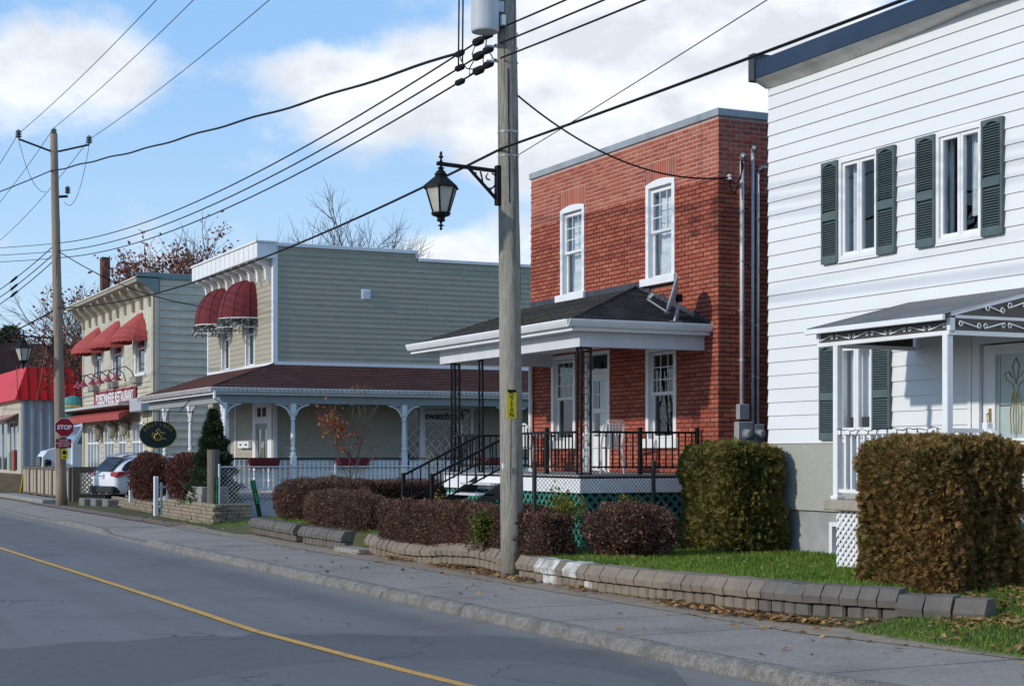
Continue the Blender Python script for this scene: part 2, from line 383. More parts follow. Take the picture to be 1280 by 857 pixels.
# ================================================================== the setting
def interp(pts, y):
    if y <= pts[0][0]: return pts[0][1]
    for (a, b), (c, d) in zip(pts, pts[1:]):
        if y <= c: return b + (d - b) * sst(a, c, y) if False else b + (d - b) * (y - a) / (c - a)
    return pts[-1][1]
KERB = [(-20, 9.2), (4, 8.6), (8.7, 8.12), (10.6, 7.78), (12.5, 7.68), (22, 7.74), (32, 7.76), (42, 8.0), (58, 8.2), (70, 8.6), (76, 10.5)]
KX = lambda y: interp(KERB, y)
ROADZ = -.14
GRD = M('ground_soil', (.14, .12, .085), (.10, .10, .06), .6, .95, .3, 20)
b = MB(); b.quad((-600, -200, -.18), (900, -200, -.18), (900, 1200, -.18), (-600, 1200, -.18))
tag(b.build('ground', GRD), kind='structure')
def asphalt(name, c1, c2, c3, wear):
    if name in MATS: return MATS[name]
    m, nt, bs = new_mat(name); N = nt.nodes.new; L = nt.links.new
    geo = N('ShaderNodeNewGeometry')
    def nz(scale, det=4, st=(1, 1, 1)):
        mp = N('ShaderNodeMapping'); mp.inputs['Scale'].default_value = st; L(geo.outputs['Position'], mp.inputs['Vector'])
        n = N('ShaderNodeTexNoise'); n.inputs['Scale'].default_value = scale; n.inputs['Detail'].default_value = det; L(mp.outputs[0], n.inputs['Vector']); return n.outputs['Fac']
    def mixc(fac, a, bb, lo=.4, hi=.6, top=1.0):
        r = N('ShaderNodeMapRange'); r.inputs['From Min'].default_value = lo; r.inputs['From Max'].default_value = hi; r.inputs['To Max'].default_value = top; L(fac, r.inputs['Value'])
        x = N('ShaderNodeMix'); x.data_type = 'RGBA'; L(r.outputs[0], x.inputs['Factor'])
        for i, c in ((6, a), (7, bb)):
            if hasattr(c, 'links'): L(c, x.inputs[i])
            else: x.inputs[i].default_value = (*c, 1)
        return x.outputs[2]
    agg = mixc(nz(75, 3), c1, c2, .35, .65)
    c4 = tuple(v * .72 for v in c1)
    mott = mixc(nz(9, 5), agg, c4, .5, .78, .6)
    trk = mixc(nz(1.1, 4, (1, .04, 1)), mott, c3, .42, .68, wear)
    big = mixc(nz(.45, 6), trk, c4, .52, .72, .55)
    # tar-sealed cracks: thin lines where a warped noise crosses its middle
    v = nz(.33, 6); a1 = N('ShaderNodeMath'); a1.operation = 'SUBTRACT'; L(v, a1.inputs[0]); a1.inputs[1].default_value = .5
    a2 = N('ShaderNodeMath'); a2.operation = 'ABSOLUTE'; L(a1.outputs[0], a2.inputs[0])
    gate = nz(.25, 1)
    lt = N('ShaderNodeMapRange'); lt.inputs['From Min'].default_value = .0028; lt.inputs['From Max'].default_value = .0010; L(a2.outputs[0], lt.inputs['Value'])
    gt = N('ShaderNodeMapRange'); gt.inputs['From Min'].default_value = .5; gt.inputs['From Max'].default_value = .58; gt.inputs['To Max'].default_value = .75; L(gate, gt.inputs['Value'])
    mu = N('ShaderNodeMath'); mu.operation = 'MULTIPLY'; L(lt.outputs[0], mu.inputs[0]); L(gt.outputs[0], mu.inputs[1])
    cr = N('ShaderNodeMix'); cr.data_type = 'RGBA'; L(mu.outputs[0], cr.inputs['Factor']); L(big, cr.inputs[6]); cr.inputs[7].default_value = (.02, .02, .02, 1)
    # pale grit swept against the kerb
    sx_ = N('ShaderNodeSeparateXYZ'); L(geo.outputs['Position'], sx_.inputs[0]); ad_ = N('ShaderNodeMath'); ad_.operation = 'MULTIPLY_ADD'; L(nz(1.7, 6), ad_.inputs[0]); ad_.inputs[1].default_value = .9; L(sx_.outputs[0], ad_.inputs[2])
    gm = N('ShaderNodeMapRange'); gm.inputs['From Min'].default_value = 7.75; gm.inputs['From Max'].default_value = 8.25; gm.inputs['To Max'].default_value = .7; L(ad_.outputs[0], gm.inputs['Value'])
    gx = N('ShaderNodeMix'); gx.data_type = 'RGBA'; L(gm.outputs[0], gx.inputs['Factor']); L(cr.outputs[2], gx.inputs[6]); gx.inputs[7].default_value = (.25, .225, .19, 1)
    L(gx.outputs[2], bs.inputs['Base Color']); bs.inputs['Roughness'].default_value = .8; bs.inputs['Specular IOR Level'].default_value = .25
    bp = N('ShaderNodeBump'); bp.inputs['Strength'].default_value = .5; bp.inputs['Distance'].default_value = .006; L(nz(140, 3), bp.inputs['Height']); L(bp.outputs[0], bs.inputs['Normal'])
    MATS[name] = m; return m
ASPH = asphalt('asphalt', (.128, .119, .113), (.176, .165, .158), (.20, .188, .18), .75)
ASPH2 = asphalt('asphalt_patch', (.102, .099, .096), (.145, .14, .136), (.118, .114, .11), .5)
ASPH3 = asphalt('asphalt_patch_worn', (.12, .116, .112), (.17, .164, .158), (.142, .137, .132), .5)
# road: strip mesh that follows the kerb
ys = [-20 + i * 1.0 for i in range(0, 231)]
b = MB()
for y0, y1 in zip(ys, ys[1:]):
    k0, k1 = KX(y0), KX(y1)
    if y0 >= 76: k0 = k1 = 10.5
    for x0, x1 in ((-9, -2), (-2, 4), (4, None)):
        b.quad((x0, y0, ROADZ), (x1 if x1 else k0 + .05, y0, ROADZ), (x1 if x1 else k1 + .05, y1, ROADZ), (x0, y1, ROADZ))
road = tag(b.build('road', ASPH), kind='structure')
b = MB(); b.quad((8.0, 76, ROADZ + .004), (60, 76, ROADZ + .004), (60, 85, ROADZ + .004), (8.0, 85, ROADZ + .004)); tag(b.build('side_street', ASPH), kind='structure')
# the darker resurfaced patch in front and a worn strip inside it
def sheet(name, mat, px, dz, parent):
    pts = [onZ(x, y, ROADZ + dz) for x, y in px]; bb = MB(); bb.poly(pts); return bb.build(name, mat, parent)
edge = [(x, 792 + 18 * ((x - 420) / 420) ** 2 + 1.2 * math.sin(x * .05) if x < 420 else 792 + (x - 420) * .013 + .9 * math.sin(x * .04)) for x in range(-260, 760, 20)]
edge += [(790, 806), (830, 822)]
patch = sheet('asphalt_patch', ASPH2, edge + [(880, 880), (930, 960), (1000, 1150), (-700, 1150), (-500, 880)], .004, road)
w = [(200, 857), (260, 845), (340, 834), (430, 826), (520, 822), (620, 823), (700, 829), (760, 838), (820, 852), (830, 880), (700, 1100), (100, 1100)]
sheet('worn_asphalt', ASPH3, w, .008, road)
YEL = M('yellow_line_paint', (.68, .36, .055), (.58, .31, .06), 30, .7, .2, 150, c3=(.20, .16, .11), s3=11, f3=.6)
lp = [onZ(*p, ROADZ + .012) for p in [(-160, 636), (-60, 665), (0, 684.5), (100, 716), (200, 748), (260, 768), (320, 788), (380, 804), (440, 820), (510, 838), (590, 857.5), (700, 884), (900, 930)]]
b = MB()
for p, q in zip(lp, lp[1:]):
    n = 4
    for i in range(n):
        a_, c_ = p.lerp(q, i / n), p.lerp(q, (i + 1) / n)
        b.quad((a_.x - .055, a_.y, a_.z), (a_.x + .055, a_.y, a_.z), (c_.x + .055, c_.y, c_.z), (c_.x - .055, c_.y, c_.z))
b.build('centre_line', YEL, road)
# kerb in separate cast lengths, dropped at the driveway
KM = M('kerb_concrete', (.275, .255, .225), (.19, .172, .15), 16, .95, 1.0, 45, c3=(.13, .12, .105), s3=3.0, f3=.75, bd=.04, lo=.42, hi=.6)
kroot = MB().box(7.9, 7.95, 20, 20.1, -.3, -.25).build('kerb', KM); tag(kroot, kind='structure')
def kz(y): return -.005 - .095 * (sst(33.2, 34.6, y) - sst(38.5, 39.6, y)) - .09 * sst(44, 48, y)
y = -6.0; random.seed(3)
while y < 72:
    ln = random.choice([2.6, 3.1, 3.4, 2.9]); b = MB(); n = 22; yy = [y + .006 + (ln - .012) * i / n for i in range(n + 1)]
    prof = []
    for v in yy:
        x = KX(v); z = kz(v); jx = random.uniform(-.008, .007); jz = random.uniform(-.006, .003)
        prof.append([(x - .02, v, -.22), (x - .015 + jx, v, ROADZ + .02), (x + .005 + jx, v, z - .05 + jz), (x + .045, v, z - .012 + jz), (x + .09, v, z + jz), (x + .19, v, z + jz * .5), (x + .19, v, -.22)])
    vs = [p for pr in prof for p in pr]; k = 7; fs = []
    for i in range(n):
        for j in range(k - 1): fs.append((i * k + j, i * k + j + 1, (i + 1) * k + j + 1, (i + 1) * k + j))
    fs += [tuple(range(k)), tuple(range(n * k, n * k + k))[::-1]]
    b.add(vs, fs); b.build('kerb_length', KM, kroot, smooth=False); y += ln
# pavement slabs
SW = M('pavement_concrete', (.33, .29, .25), (.24, .212, .183), 14, .9, .7, 90, c3=(.19, .167, .145), s3=.9, f3=.8)
sroot = MB().box(8.8, 9.4, -8, 74, -.2, -.13).build('pavement', M('joint_dirt', (.06, .055, .05))); tag(sroot, kind='structure')
XIN = lambda y: interp([(-10, 10.3), (9, 10.2), (11, 9.95), (13.2, 9.5), (30, 9.55), (45, 9.7), (75, 9.8)], y)
y = -6.0; i = 0
while y < 72:
    ln = 1.52; g = .005; b = MB(); j = random.uniform(-.003, .002); j2 = random.uniform(-.003, .002)
    p = [(KX(y) + .195, y + g), (XIN(y), y + g), (XIN(y + ln), y + ln - g), (KX(y + ln) + .195, y + ln - g)]
    zt = [min(0, kz(y) + .0) + j, j, j2, min(0, kz(y + ln)) + j2]
    if kz(y + ln) < -.03 or kz(y) < -.03:      # dropped at the driveway, rising to the back
        pass
    vs = [(q[0], q[1], -.15) for q in p] + [(q[0], q[1], z) for q, z in zip(p, zt)]
    b.add(vs, [(4, 5, 6, 7), (0, 1, 5, 4), (1, 2, 6, 5), (2, 3, 7, 6), (3, 0, 4, 7)])
    b.build('slab', SW, sroot); y += ln; i += 1
# ribbed tactile strip at the near right end of the pavement
# dirt verge between pavement and wall, and the raised lots behind it
VERGE = M('verge_dirt', (.33, .262, .19), (.22, .175, .13), 5, .95, .7, 60, c3=(.26, .21, .15), s3=2, f3=.6)
b = MB()
for y0 in np.arange(-6, 76, .8):
    y1 = y0 + .8; w_ = lambda y: 10.4 if y > 13.6 else 10.0 + .0 * y
    b.quad((XIN(y0) - .06, y0, .006), (w_(y0), y0, .03), (w_(y1), y1, .03), (XIN(y1) - .06, y1, .006))
tag(b.build('verge', VERGE), kind='structure')
WALLX = lambda y: interp([(12.2, 10.95), (13.2, 10.42), (14.0, 10.06), (15, 9.92), (17.5, 9.86), (20, 9.88), (22, 10.0), (26.6, 9.98), (30.5, 9.98), (34.6, 10.15)], y)
def lawn_z(x, y):
    wl = WALLX(y) + .16
    h = .33 + (.07 - .33) * sst(34.8, 38.5, y)
    if y >= 34.5: h = .012 + (h - .012) * sst(9.9, 10.9, x)
    elif x <= wl: h = -.02 if y > 14.2 else .01 + .10 * sst(9.8, wl, x)
    s_ = .02 + .13 * sst(9.8, 10.9, x) + .16 * sst(10.7, 12.3, x)
    k = sst(12.9, 13.9, y) if x > wl else 1 - sst(13.6, 13.0, y)
    h = s_ * (1 - k) + h * k
    return h + (.018 * mnoise.noise((x * .8, y * .8, 0)) if x > wl else 0)
SOIL = M('lawn_soil', (.05, .062, .018), (.09, .085, .03), 3, .95, .6, 40, c3=(.11, .08, .045), s3=1.3, f3=.5)
b = MB(); xs = [9.75 + i * .12 for i in range(0, 40)] + [14.6 + i for i in range(0, 30, 2)]; yv = [-6 + i * .35 for i in range(0, 240)]
vid = {}
for i, x in enumerate(xs):
    for j, y in enumerate(yv):
        vid[i, j] = len(b.v); xe = XIN(y) + .22 + .05 * mnoise.noise((y * 2.3, 0, 0)); xx = max(x, xe) if y < 13.4 else x
        b.v.append((xx, y, (lawn_z(xx, y) - (.03 if xx <= xe + .001 and y < 13.4 else 0)) if y < 78 else .05))
for i in range(len(xs) - 1):
    for j in range(len(yv) - 1): b.f.append((vid[i, j], vid[i + 1, j], vid[i + 1, j + 1], vid[i, j + 1]))
tag(b.build('lawn', SOIL, smooth=True), kind='structure')
# paved driveways
PAVER = M('driveway_pavers', (.24, .15, .125), (.19, .14, .12), 14, .9, .4, 60, c3=(.17, .165, .16), s3=1.2, f3=.8)
b = MB(); b.quad((9.6, 39.6, .022), (11.4, 39.6, .024), (11.4, 60, .024), (9.6, 60, .022)); tag(b.build('forecourt', PAVER), kind='structure')
b = MB(); b.quad((11.0, 52.6, .10), (30, 52.6, .14), (30, 59.4, .14), (11.0, 59.4, .10)); tag(b.build('driveway', ASPH), kind='structure')
b = MB(); b.box(10.24, 12.2, 26.56, 27.94, -.05, .31); b.box(9.8, 10.238, 26.6, 27.9, -.05, .10); b.box(10.9, 11.6, 23.9, 26.74, .25, .34)
tag(b.build('garden_path', SW), kind='structure')
# far bank and lot of the red shop
b = MB(); b.add([(10.6, 85, -.13), (60, 85, -.13), (60, 87.5, .72), (12.2, 87.5, .72), (12.2, 140, .72), (10.6, 140, -.13), (60, 140, .72)], [(0, 1, 2, 3), (0, 3, 4, 5), (3, 2, 6, 4)])
tag(b.build('bank', M('leaf_covered_bank', (.20, .12, .06), (.11, .09, .05), 2.5, .95, .8, 12)), kind='structure')
# ------------------------------------------------------------------ retaining walls of concrete blocks
BLK = M('retaining_block', (.245, .198, .150), (.195, .158, .122), 8, .95, .7, 90, c3=(.13, .112, .095), s3=1.1, f3=.75)
BLK2 = M('retaining_block_grey', (.155, .138, .118), (.12, .108, .094), 8, .95, .7, 90, c3=(.085, .078, .07), s3=1.1, f3=.7)
WBLK = M('whitewashed_block', (.55, .54, .52), (.33, .29, .25), 5, .9, .4, 90, lo=.42, hi=.58)
cap_prof = [(-.02, .0), (-.035, .075), (.05, .185), (.25, .19), (.27, .0)]       # (depth from the front, height)
def block_mesh(kind, ln, seed):
    rr = random.Random(seed); b = MB(); g = .0025; h = ln / 2 - g
    j = lambda: rr.uniform(-.005, .005)
    if kind == 'cap':
        b.add([(p[0] + j(), -h + (0 if i not in (1, 2) else .003), p[1] + j()) for i, p in enumerate(cap_prof)] + [(p[0] + j(), h - (0 if i not in (1, 2) else .003), p[1] + j()) for i, p in enumerate(cap_prof)],
              [(4, 3, 2, 1, 0), (5, 6, 7, 8, 9)] + [(i, (i + 1) % 5, 5 + (i + 1) % 5, 5 + i) for i in range(5)])
    else:
        h -= .005; b.box(0, .2, -h, h, 0, .150, .026)
    me = b.mesh('retaining_block'); fix_normals(me); return me
CAPS = {m.name: [block_mesh('cap', .21, s) for s in range(5)] for m in (BLK, BLK2, WBLK)}
BOTS = {m.name: [block_mesh('bot', .20, s + 9) for s in range(4)] for m in (BLK, BLK2, WBLK)}
def retaining(label, ya, yb, z0a, z0b, grp, xoff=0.0, dip=0.0, grey=1.0):
    """two courses from ya (near) to yb (far) along WALLX"""
    t = thing('retaining_wall', label, 'wall', (WALLX(ya), ya, 0), grp)
    for kind, ln in (('bot', .20), ('cap', .21)):
        y = ya
        while y < yb - ln * .4:
            dy = (WALLX(y + .1) - WALLX(y)) / .1; yaw = -math.atan(dy); stp = ln / math.sqrt(1 + dy * dy); ym = y + stp / 2
            u = (ym - ya) / (yb - ya); zb = z0a + (z0b - z0a) * u + dip * math.sin(u * math.pi * 2.2)
            m = BLK if ym > 14.7 + random.uniform(-.5, .5) and ym < 26.9 else BLK2
            if ym > 26.8: m = BLK2
            if 18.3 < ym < 20.1 and random.random() < (.55 if ym > 19.2 else .3): m = WBLK
            me = random.choice((CAPS if kind == 'cap' else BOTS)[m.name])
            wob = random.uniform(-.006, .006)
            piece('block', me, m, t, (WALLX(ym) + xoff + wob - (.03 if kind == 'cap' else 0), ym, zb + (.155 if kind == 'cap' else 0) + random.uniform(-.004, .004)),
                  (random.uniform(-.012, .012), random.uniform(-.02, .02), yaw + random.uniform(-.015, .015)))
            y += stp
    return t
random.seed(11)
retaining('long low retaining wall of tan blocks fronting the lawn of the white house', 13.0, 20.45, .06, .0, None, 0, .012, .8)
retaining('wavy retaining wall of blocks between the brown hedge and the pavement, behind the utility pole', 21.0, 26.55, .03, .0, None, 0, .05)
retaining('short retaining wall of weathered blocks in front of the small rounded hedge', 27.9, 30.3, .02, .02, None, .02, .0)
retaining('short end of retaining wall beside the leaning green number stake', 30.7, 34.3, .03, .05, None, .0, .0)
# tumbled blocks at the end of the wall, sitting straight on the grass
for k, (x, y, z, yaw, tilt, lab) in enumerate([(10.54, 12.87, .14, .48, .02, 'loose grey wall block right at the end of the two-course wall'), (10.675, 12.60, .14, .48, -.03, 'loose grey wall block between two others on the grass'),
                                    (10.82, 12.31, .13, .48, -.02, 'last grey wall block of the tumbled row, half sunk in leaves')]):
    o = bpy.data.objects.new('wall_block', CAPS[BLK2.name][k]); COL.objects.link(o); o.location = (x, y, z); o.rotation_euler = (tilt, tilt, yaw); o.scale = (1, (1.38, 1.38, 1.6)[k], 1.15)
    if not o.data.materials: o.data.materials.append(BLK2)
    tag(o, lab, 'block', 'tumbled wall blocks')
# ================================================================== window builders (all face the street, -X)
def win_casement(root, X, y0, y1, z0, z1, frame, curt=None, nsash=2, sill=True, inset=.03, curt_span=None):
    """two tall casements side by side, as on the white house"""
    w = MB(); t = .055; p = X - .045
    w.box(p, X + .10, y0, y0 + t, z0, z1); w.box(p, X + .10, y1 - t, y1, z0, z1)
    w.box(p, X + .10, y0 + t, y1 - t, z0, z0 + t); w.box(p, X + .10, y0 + t, y1 - t, z1 - t, z1)
    win = w.build('window', frame, root)
    n = nsash; ww = (y1 - y0 - 2 * t) / n
    for i in range(n):
        a, c = y0 + t + ww * i + .003, y0 + t + ww * (i + 1) - .003; s = .05; s_ = MB(); q = X - .02
        s_.box(q, X + .05, a, a + s, z0 + t, z1 - t, .006); s_.box(q, X + .05, c - s, c, z0 + t, z1 - t, .006)
        s_.box(q + .001, X + .05, a + s, c - s, z0 + t, z0 + t + s, .004); s_.box(q + .001, X + .05, a + s, c - s, z1 - t - s, z1 - t, .004)
        s_.build('sash', frame, win)
        g = MB(); g.box(X + .012, X + .018, a + s - .005, c - s + .005, z0 + t + s - .005, z1 - t - s + .005); g.build('pane', GLASS, win)
    if curt: curt(win, X + .16, y0 + t, y1 - t, z0 + t, z1 - t)
    return win
def drape(parent, X, y0, y1, z0, z1, mat=None, waves=9, amp=.03, hem=0.0):
    """a hanging curtain with folds"""
    n = max(8, int((y1 - y0) * 40)); b = MB(); vs = []
    for i in range(n + 1):
        y = y0 + (y1 - y0) * i / n; x = X + amp * math.sin(i / n * waves * 2 * math.pi)
        vs += [(x, y, z0), (x, y, z1)]
    b.add(vs, [(2 * i, 2 * i + 2, 2 * i + 3, 2 * i + 1) for i in range(n)])
    return b.build('curtain', mat or CURT, parent)
def tied_drape(parent, X, y0, y1, z0, z1, side=1):
    """curtain gathered to one side at mid height"""
    b = MB(); vs = []; n = 14; m = 10
    for i in range(n + 1):
        for j in range(m + 1):
            v = j / m; z = z1 + (z0 - z1) * v
            wdt = 1 - .62 * math.sin(min(1, v * 1.3) * math.pi / 2) if v < .77 else .38
            u = i / n * wdt; y = y1 + (y0 - y1) * u if side < 0 else y0 + (y1 - y0) * u
            vs.append((X + .02 * math.sin(i * 1.7), y, z))
    b.add(vs, [(i * (m + 1) + j, (i + 1) * (m + 1) + j, (i + 1) * (m + 1) + j + 1, i * (m + 1) + j + 1) for i in range(n) for j in range(m)])
    return b.build('curtain', CURT, parent)
def shutter(root, X, y0, y1, z0, z1, mat):
    b = MB(); s = .035; p = X - .055; zc = (z0 + z1) / 2 - .06
    b.box(p, X, y0, y0 + s, z0, z1, .006); b.box(p, X, y1 - s, y1, z0, z1, .006)
    b.box(p + .001, X, y0 + s, y1 - s, z0, z0 + .11); b.box(p + .001, X, y0 + s, y1 - s, zc - .05, zc + .06)
    # arched top rail
    n = 8; pts = [(y0 + s, z1), (y1 - s, z1)] + [(y1 - s - (y1 - y0 - 2 * s) * k / n, z1 - .085 + .05 * math.sin(math.pi * k / n)) for k in range(n + 1)]
    b.prism(pts, p + .001, X, 'x'); b.box(X - .012, X, y0 + s, y1 - s, z0 + .11, z1 - .04)
    o = b.build('shutter', mat, root)
    l = MB(); z = z0 + .125
    while z < z1 - .075:
        if not (zc - .07 < z < zc + .065): l.add([(X - .014, y0 + s, z + .022), (X - .05, y0 + s, z), (X - .05, y0 + s, z + .006), (X - .014, y0 + s, z + .028)] + [(X - .014, y1 - s, z + .022), (X - .05, y1 - s, z), (X - .05, y1 - s, z + .006), (X - .014, y1 - s, z + .028)],
                                            [(0, 1, 5, 4), (1, 2, 6, 5), (2, 3, 7, 6), (3, 0, 4, 7)])
        z += .033
    tag(l.build('louvres', mat, o), kind='stuff'); return o
# ================================================================== WHITE HOUSE
SHUT = M('shutter_green', (.082, .118, .124), (.10, .135, .14), 6, .55)
STUC = M('pebble_stucco', (.46, .46, .41), (.22, .22, .20), 70, .95, .9, 90, lo=.40, hi=.72)
FCONC = M('foundation_concrete', (.36, .37, .36), (.28, .29, .285), 3, .9, .3, 50, c3=(.23, .23, .225), s3=1.4, f3=.6)
BLUE = M('blue_metal', (.016, .032, .066), (.020, .040, .080), 2.5, .5, c3=(.04, .06, .095), s3=1.2, f3=.4)
wh = thing('white_house', 'white clapboard house with dark green shutters and a blue roof edge', 'house', (14, 20.3, .3))
WX, WY = 14.0, 20.3
wo = [(17.70, 18.56, 4.46, 5.87), (15.66, 16.52, 4.46, 5.87), (17.80, 18.61, 2.02, 3.30), (14.45, 15.85, 1.22, 3.24)]
wbody = wall('wall', WSIDE, wh, 'x', WX, 9.0, WY, 1.93, 7.4, wo)
b = MB(); b.box(WX + .18, 24, WY - .18, WY, .2, 7.4); b.box(WX + .18, 24, 9, 9.18, .2, 7.4); b.box(23.8, 24, 9.18, WY - .18, .2, 7.4); b.build('rear_wall', WSIDE, wh)
MB().box(WX + .05, 24, 9, WY, 7.4, 7.5).build('roof', M('tar_roof', (.05, .05, .05), (.08, .08, .08)), wh)
siding(wbody, WSIDE, 'x', WX - .002, 9.0, WY + .015, 1.93, 7.32, .199, wo, .024)
fop = [(17.95, 18.84, .30, .80)]
st = wall('foundation', STUC, wh, 'x', WX - .012, 9, WY + .01, .95, 1.93, [(14.45, 15.85, 1.22, 1.93)])
wall('foundation_base', FCONC, wh, 'x', WX + .03, 9, WY, .1, .95, fop)
MB().box(WX - .03, WX, 9, WY + .02, 1.915, 1.935).build('drip_edge', VINYL, wh)
bw = MB(); X = WX + .05
bw.box(X - .05, X + .06, 17.95, 18.02, .3, .8); bw.box(X - .05, X + .06, 18.77, 18.84, .3, .8); bw.box(X - .05, X + .06, 18.02, 18.77, .3, .36); bw.box(X - .05, X + .06, 18.02, 18.77, .74, .8); bw.box(X - .02, X + .06, 18.36, 18.41, .36, .74)
bwo = bw.build('basement_window', WHITE, wh); MB().box(X + .02, X + .026, 18.02, 18.77, .36, .74).build('pane', GLASS, bwo)
# blue fascia over a sagging white soffit
MB().box(WX - .27, WX - .22, 9, WY + .07, 7.335, 7.60, .004).build('fascia', BLUE, wh)
MB().box(WX - .22, WX + .3, 9, WY + .05, 7.56, 7.60).build('roof_edge', BLUE, wh)
MB().box(WX - .30, WX + .25, WY - .02, WY + .13, 7.31, 7.72, .01).build('end_cap', M('dark_flashing', (.035, .04, .05), (.07, .075, .08), 5, .5, metal=.3), wh)
b = MB(); n = 40; vs = []
for i in range(n + 1):
    y = 9 + (WY + .05 - 9) * i / n; s_ = .03 * math.sin(y * .9) + .045 * sst(17.5, 15, y) * math.sin((y - 15) * 2)
    vs += [(WX - .265, y, 7.33), (WX - .20, y, 7.30 + s_ * .3), (WX - .03, y, 7.235 + s_), (WX - .028, y, 7.38)]
b.add(vs, [(4 * i + k, 4 * i + (k + 1), 4 * i + k + 5, 4 * i + k + 4) for i in range(n) for k in range(3)])
b.build('soffit', M('soffit_white', (.66, .66, .62), (.55, .54, .50), 4, .7, c3=(.30, .27, .22), s3=2.5, f3=.5), wh, smooth=True)
def c_w1(p, X, a, c, z0, z1): drape(p, X, c - .16, c, z0, z1, waves=2.5); drape(p, X, a, a + .1, z0, z1, waves=2)
def c_w2(p, X, a, c, z0, z1): tied_drape(p, X, a, (a + c) / 2 - .02, z0 + .25, z1, -1); drape(p, X, c - .05, c, z0, z1, waves=1)
def c_w3(p, X, a, c, z0, z1): drape(p, X, a, c, z0 + .2, z1, waves=8, amp=.012)
for (y0, y1, z0, z1), cf in zip(wo[:3], (c_w1, c_w2, c_w3)):
    win_casement(wh, WX, y0, y1, z0, z1, VINYL, cf)
    MB().box(WX - .05, WX, y0 - .02, y1 + .02, z0 - .035, z0 - .004).build('sill', VINYL, wh)
    shutter(wh, WX - .02, y1, y1 + .375, z0 - .02 if z0 > 3 else 1.955, z1 + .0, SHUT); shutter(wh, WX - .02, y0 - .375, y0, z0 - .02 if z0 > 3 else 1.955, z1 + .0, SHUT)
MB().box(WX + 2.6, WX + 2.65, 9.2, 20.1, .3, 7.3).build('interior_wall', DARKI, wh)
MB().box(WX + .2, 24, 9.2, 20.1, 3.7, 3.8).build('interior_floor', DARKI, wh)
# door
d = MB(); dx = WX + .03
d.box(dx - .07, dx + .1, 15.72, 15.85, 1.22, 3.24); d.box(dx - .07, dx + .1, 14.45, 14.56, 1.22, 3.24); d.box(dx - .07, dx + .1, 14.56, 15.72, 3.12, 3.24)
d.build('door_frame', VINYL, wh)
door = MB(); g0, g1, gz0, gz1 = 14.80, 15.48, 1.95, 2.98
door.box(dx - .02, dx + .03, g1, 15.70, 1.24, 3.10); door.box(dx - .02, dx + .03, 14.58, g0, 1.24, 3.10); door.box(dx - .02, dx + .03, g0, g1, 1.24, gz0); door.box(dx - .02, dx + .03, g0, g1, gz1, 3.10)
door = door.build('door', VINYL, wh)
DG = M('etched_glass', (.34, .42, .42), (.42, .50, .49), 2, .25, spec=.6)
MB().box(dx - .005, dx + .005, g0, g1, gz0, gz1).build('pane', DG, door)
b = MB(); b.box(dx - .034, dx - .02, g0 - .03, g0, gz0 - .03, gz1 + .03); b.box(dx - .034, dx - .02, g1, g1 + .03, gz0 - .03, gz1 + .03); b.box(dx - .034, dx - .02, g0, g1, gz0 - .03, gz0); b.box(dx - .034, dx - .02, g0, g1, gz1, gz1 + .03); b.build('moulding', VINYL, door)
BRASS = M('brass', (.48, .34, .12), (.40, .28, .10), 20, .3, metal=.9)
b = MB(); c = (g0 + g1) / 2; q = dx - .012
T_ = lambda pts, r=.006: b.tube([(q, c + y, z) for y, z in pts], r, 5)
for s in (-1, 1):
    T_([(s * .03, 2.0), (s * .05, 2.2), (s * .02, 2.45), (s * .05, 2.6), (s * .16, 2.66), (s * .19, 2.74), (s * .12, 2.76), (s * .06, 2.68)]); T_([(s * .08, 2.0), (s * .1, 2.25), (s * .05, 2.5)])
    T_([(s * .28, gz0), (s * .28, gz1)]); T_([(0, 2.92), (s * .06, 2.82), (s * .03, 2.7), (0, 2.6)])
T_([(-.28, 2.35), (-.1, 2.35)]); T_([(.28, 2.35), (.1, 2.35)]); T_([(0, gz0), (0, 2.5)])
b.build('leading', BRASS, door)
b = MB(); b.box(dx - .03, dx - .02, 15.55, 15.60, 2.1, 2.32, .006); b.tube([(dx - .03, 15.575, 2.27), (dx - .07, 15.575, 2.25), (dx - .07, 15.575, 2.15), (dx - .03, 15.575, 2.12)], .009, 6); b.lathe((dx - .06, 15.575, 2.09), [(.018, -.02), (.026, 0), (.018, .02)], 10, 'x'); b.build('handle', BRASS, door)
MB().box(WX - .05, WX - .028, 15.86, 15.92, 1.22, 3.28).build('door_trim', VINYL, wh)
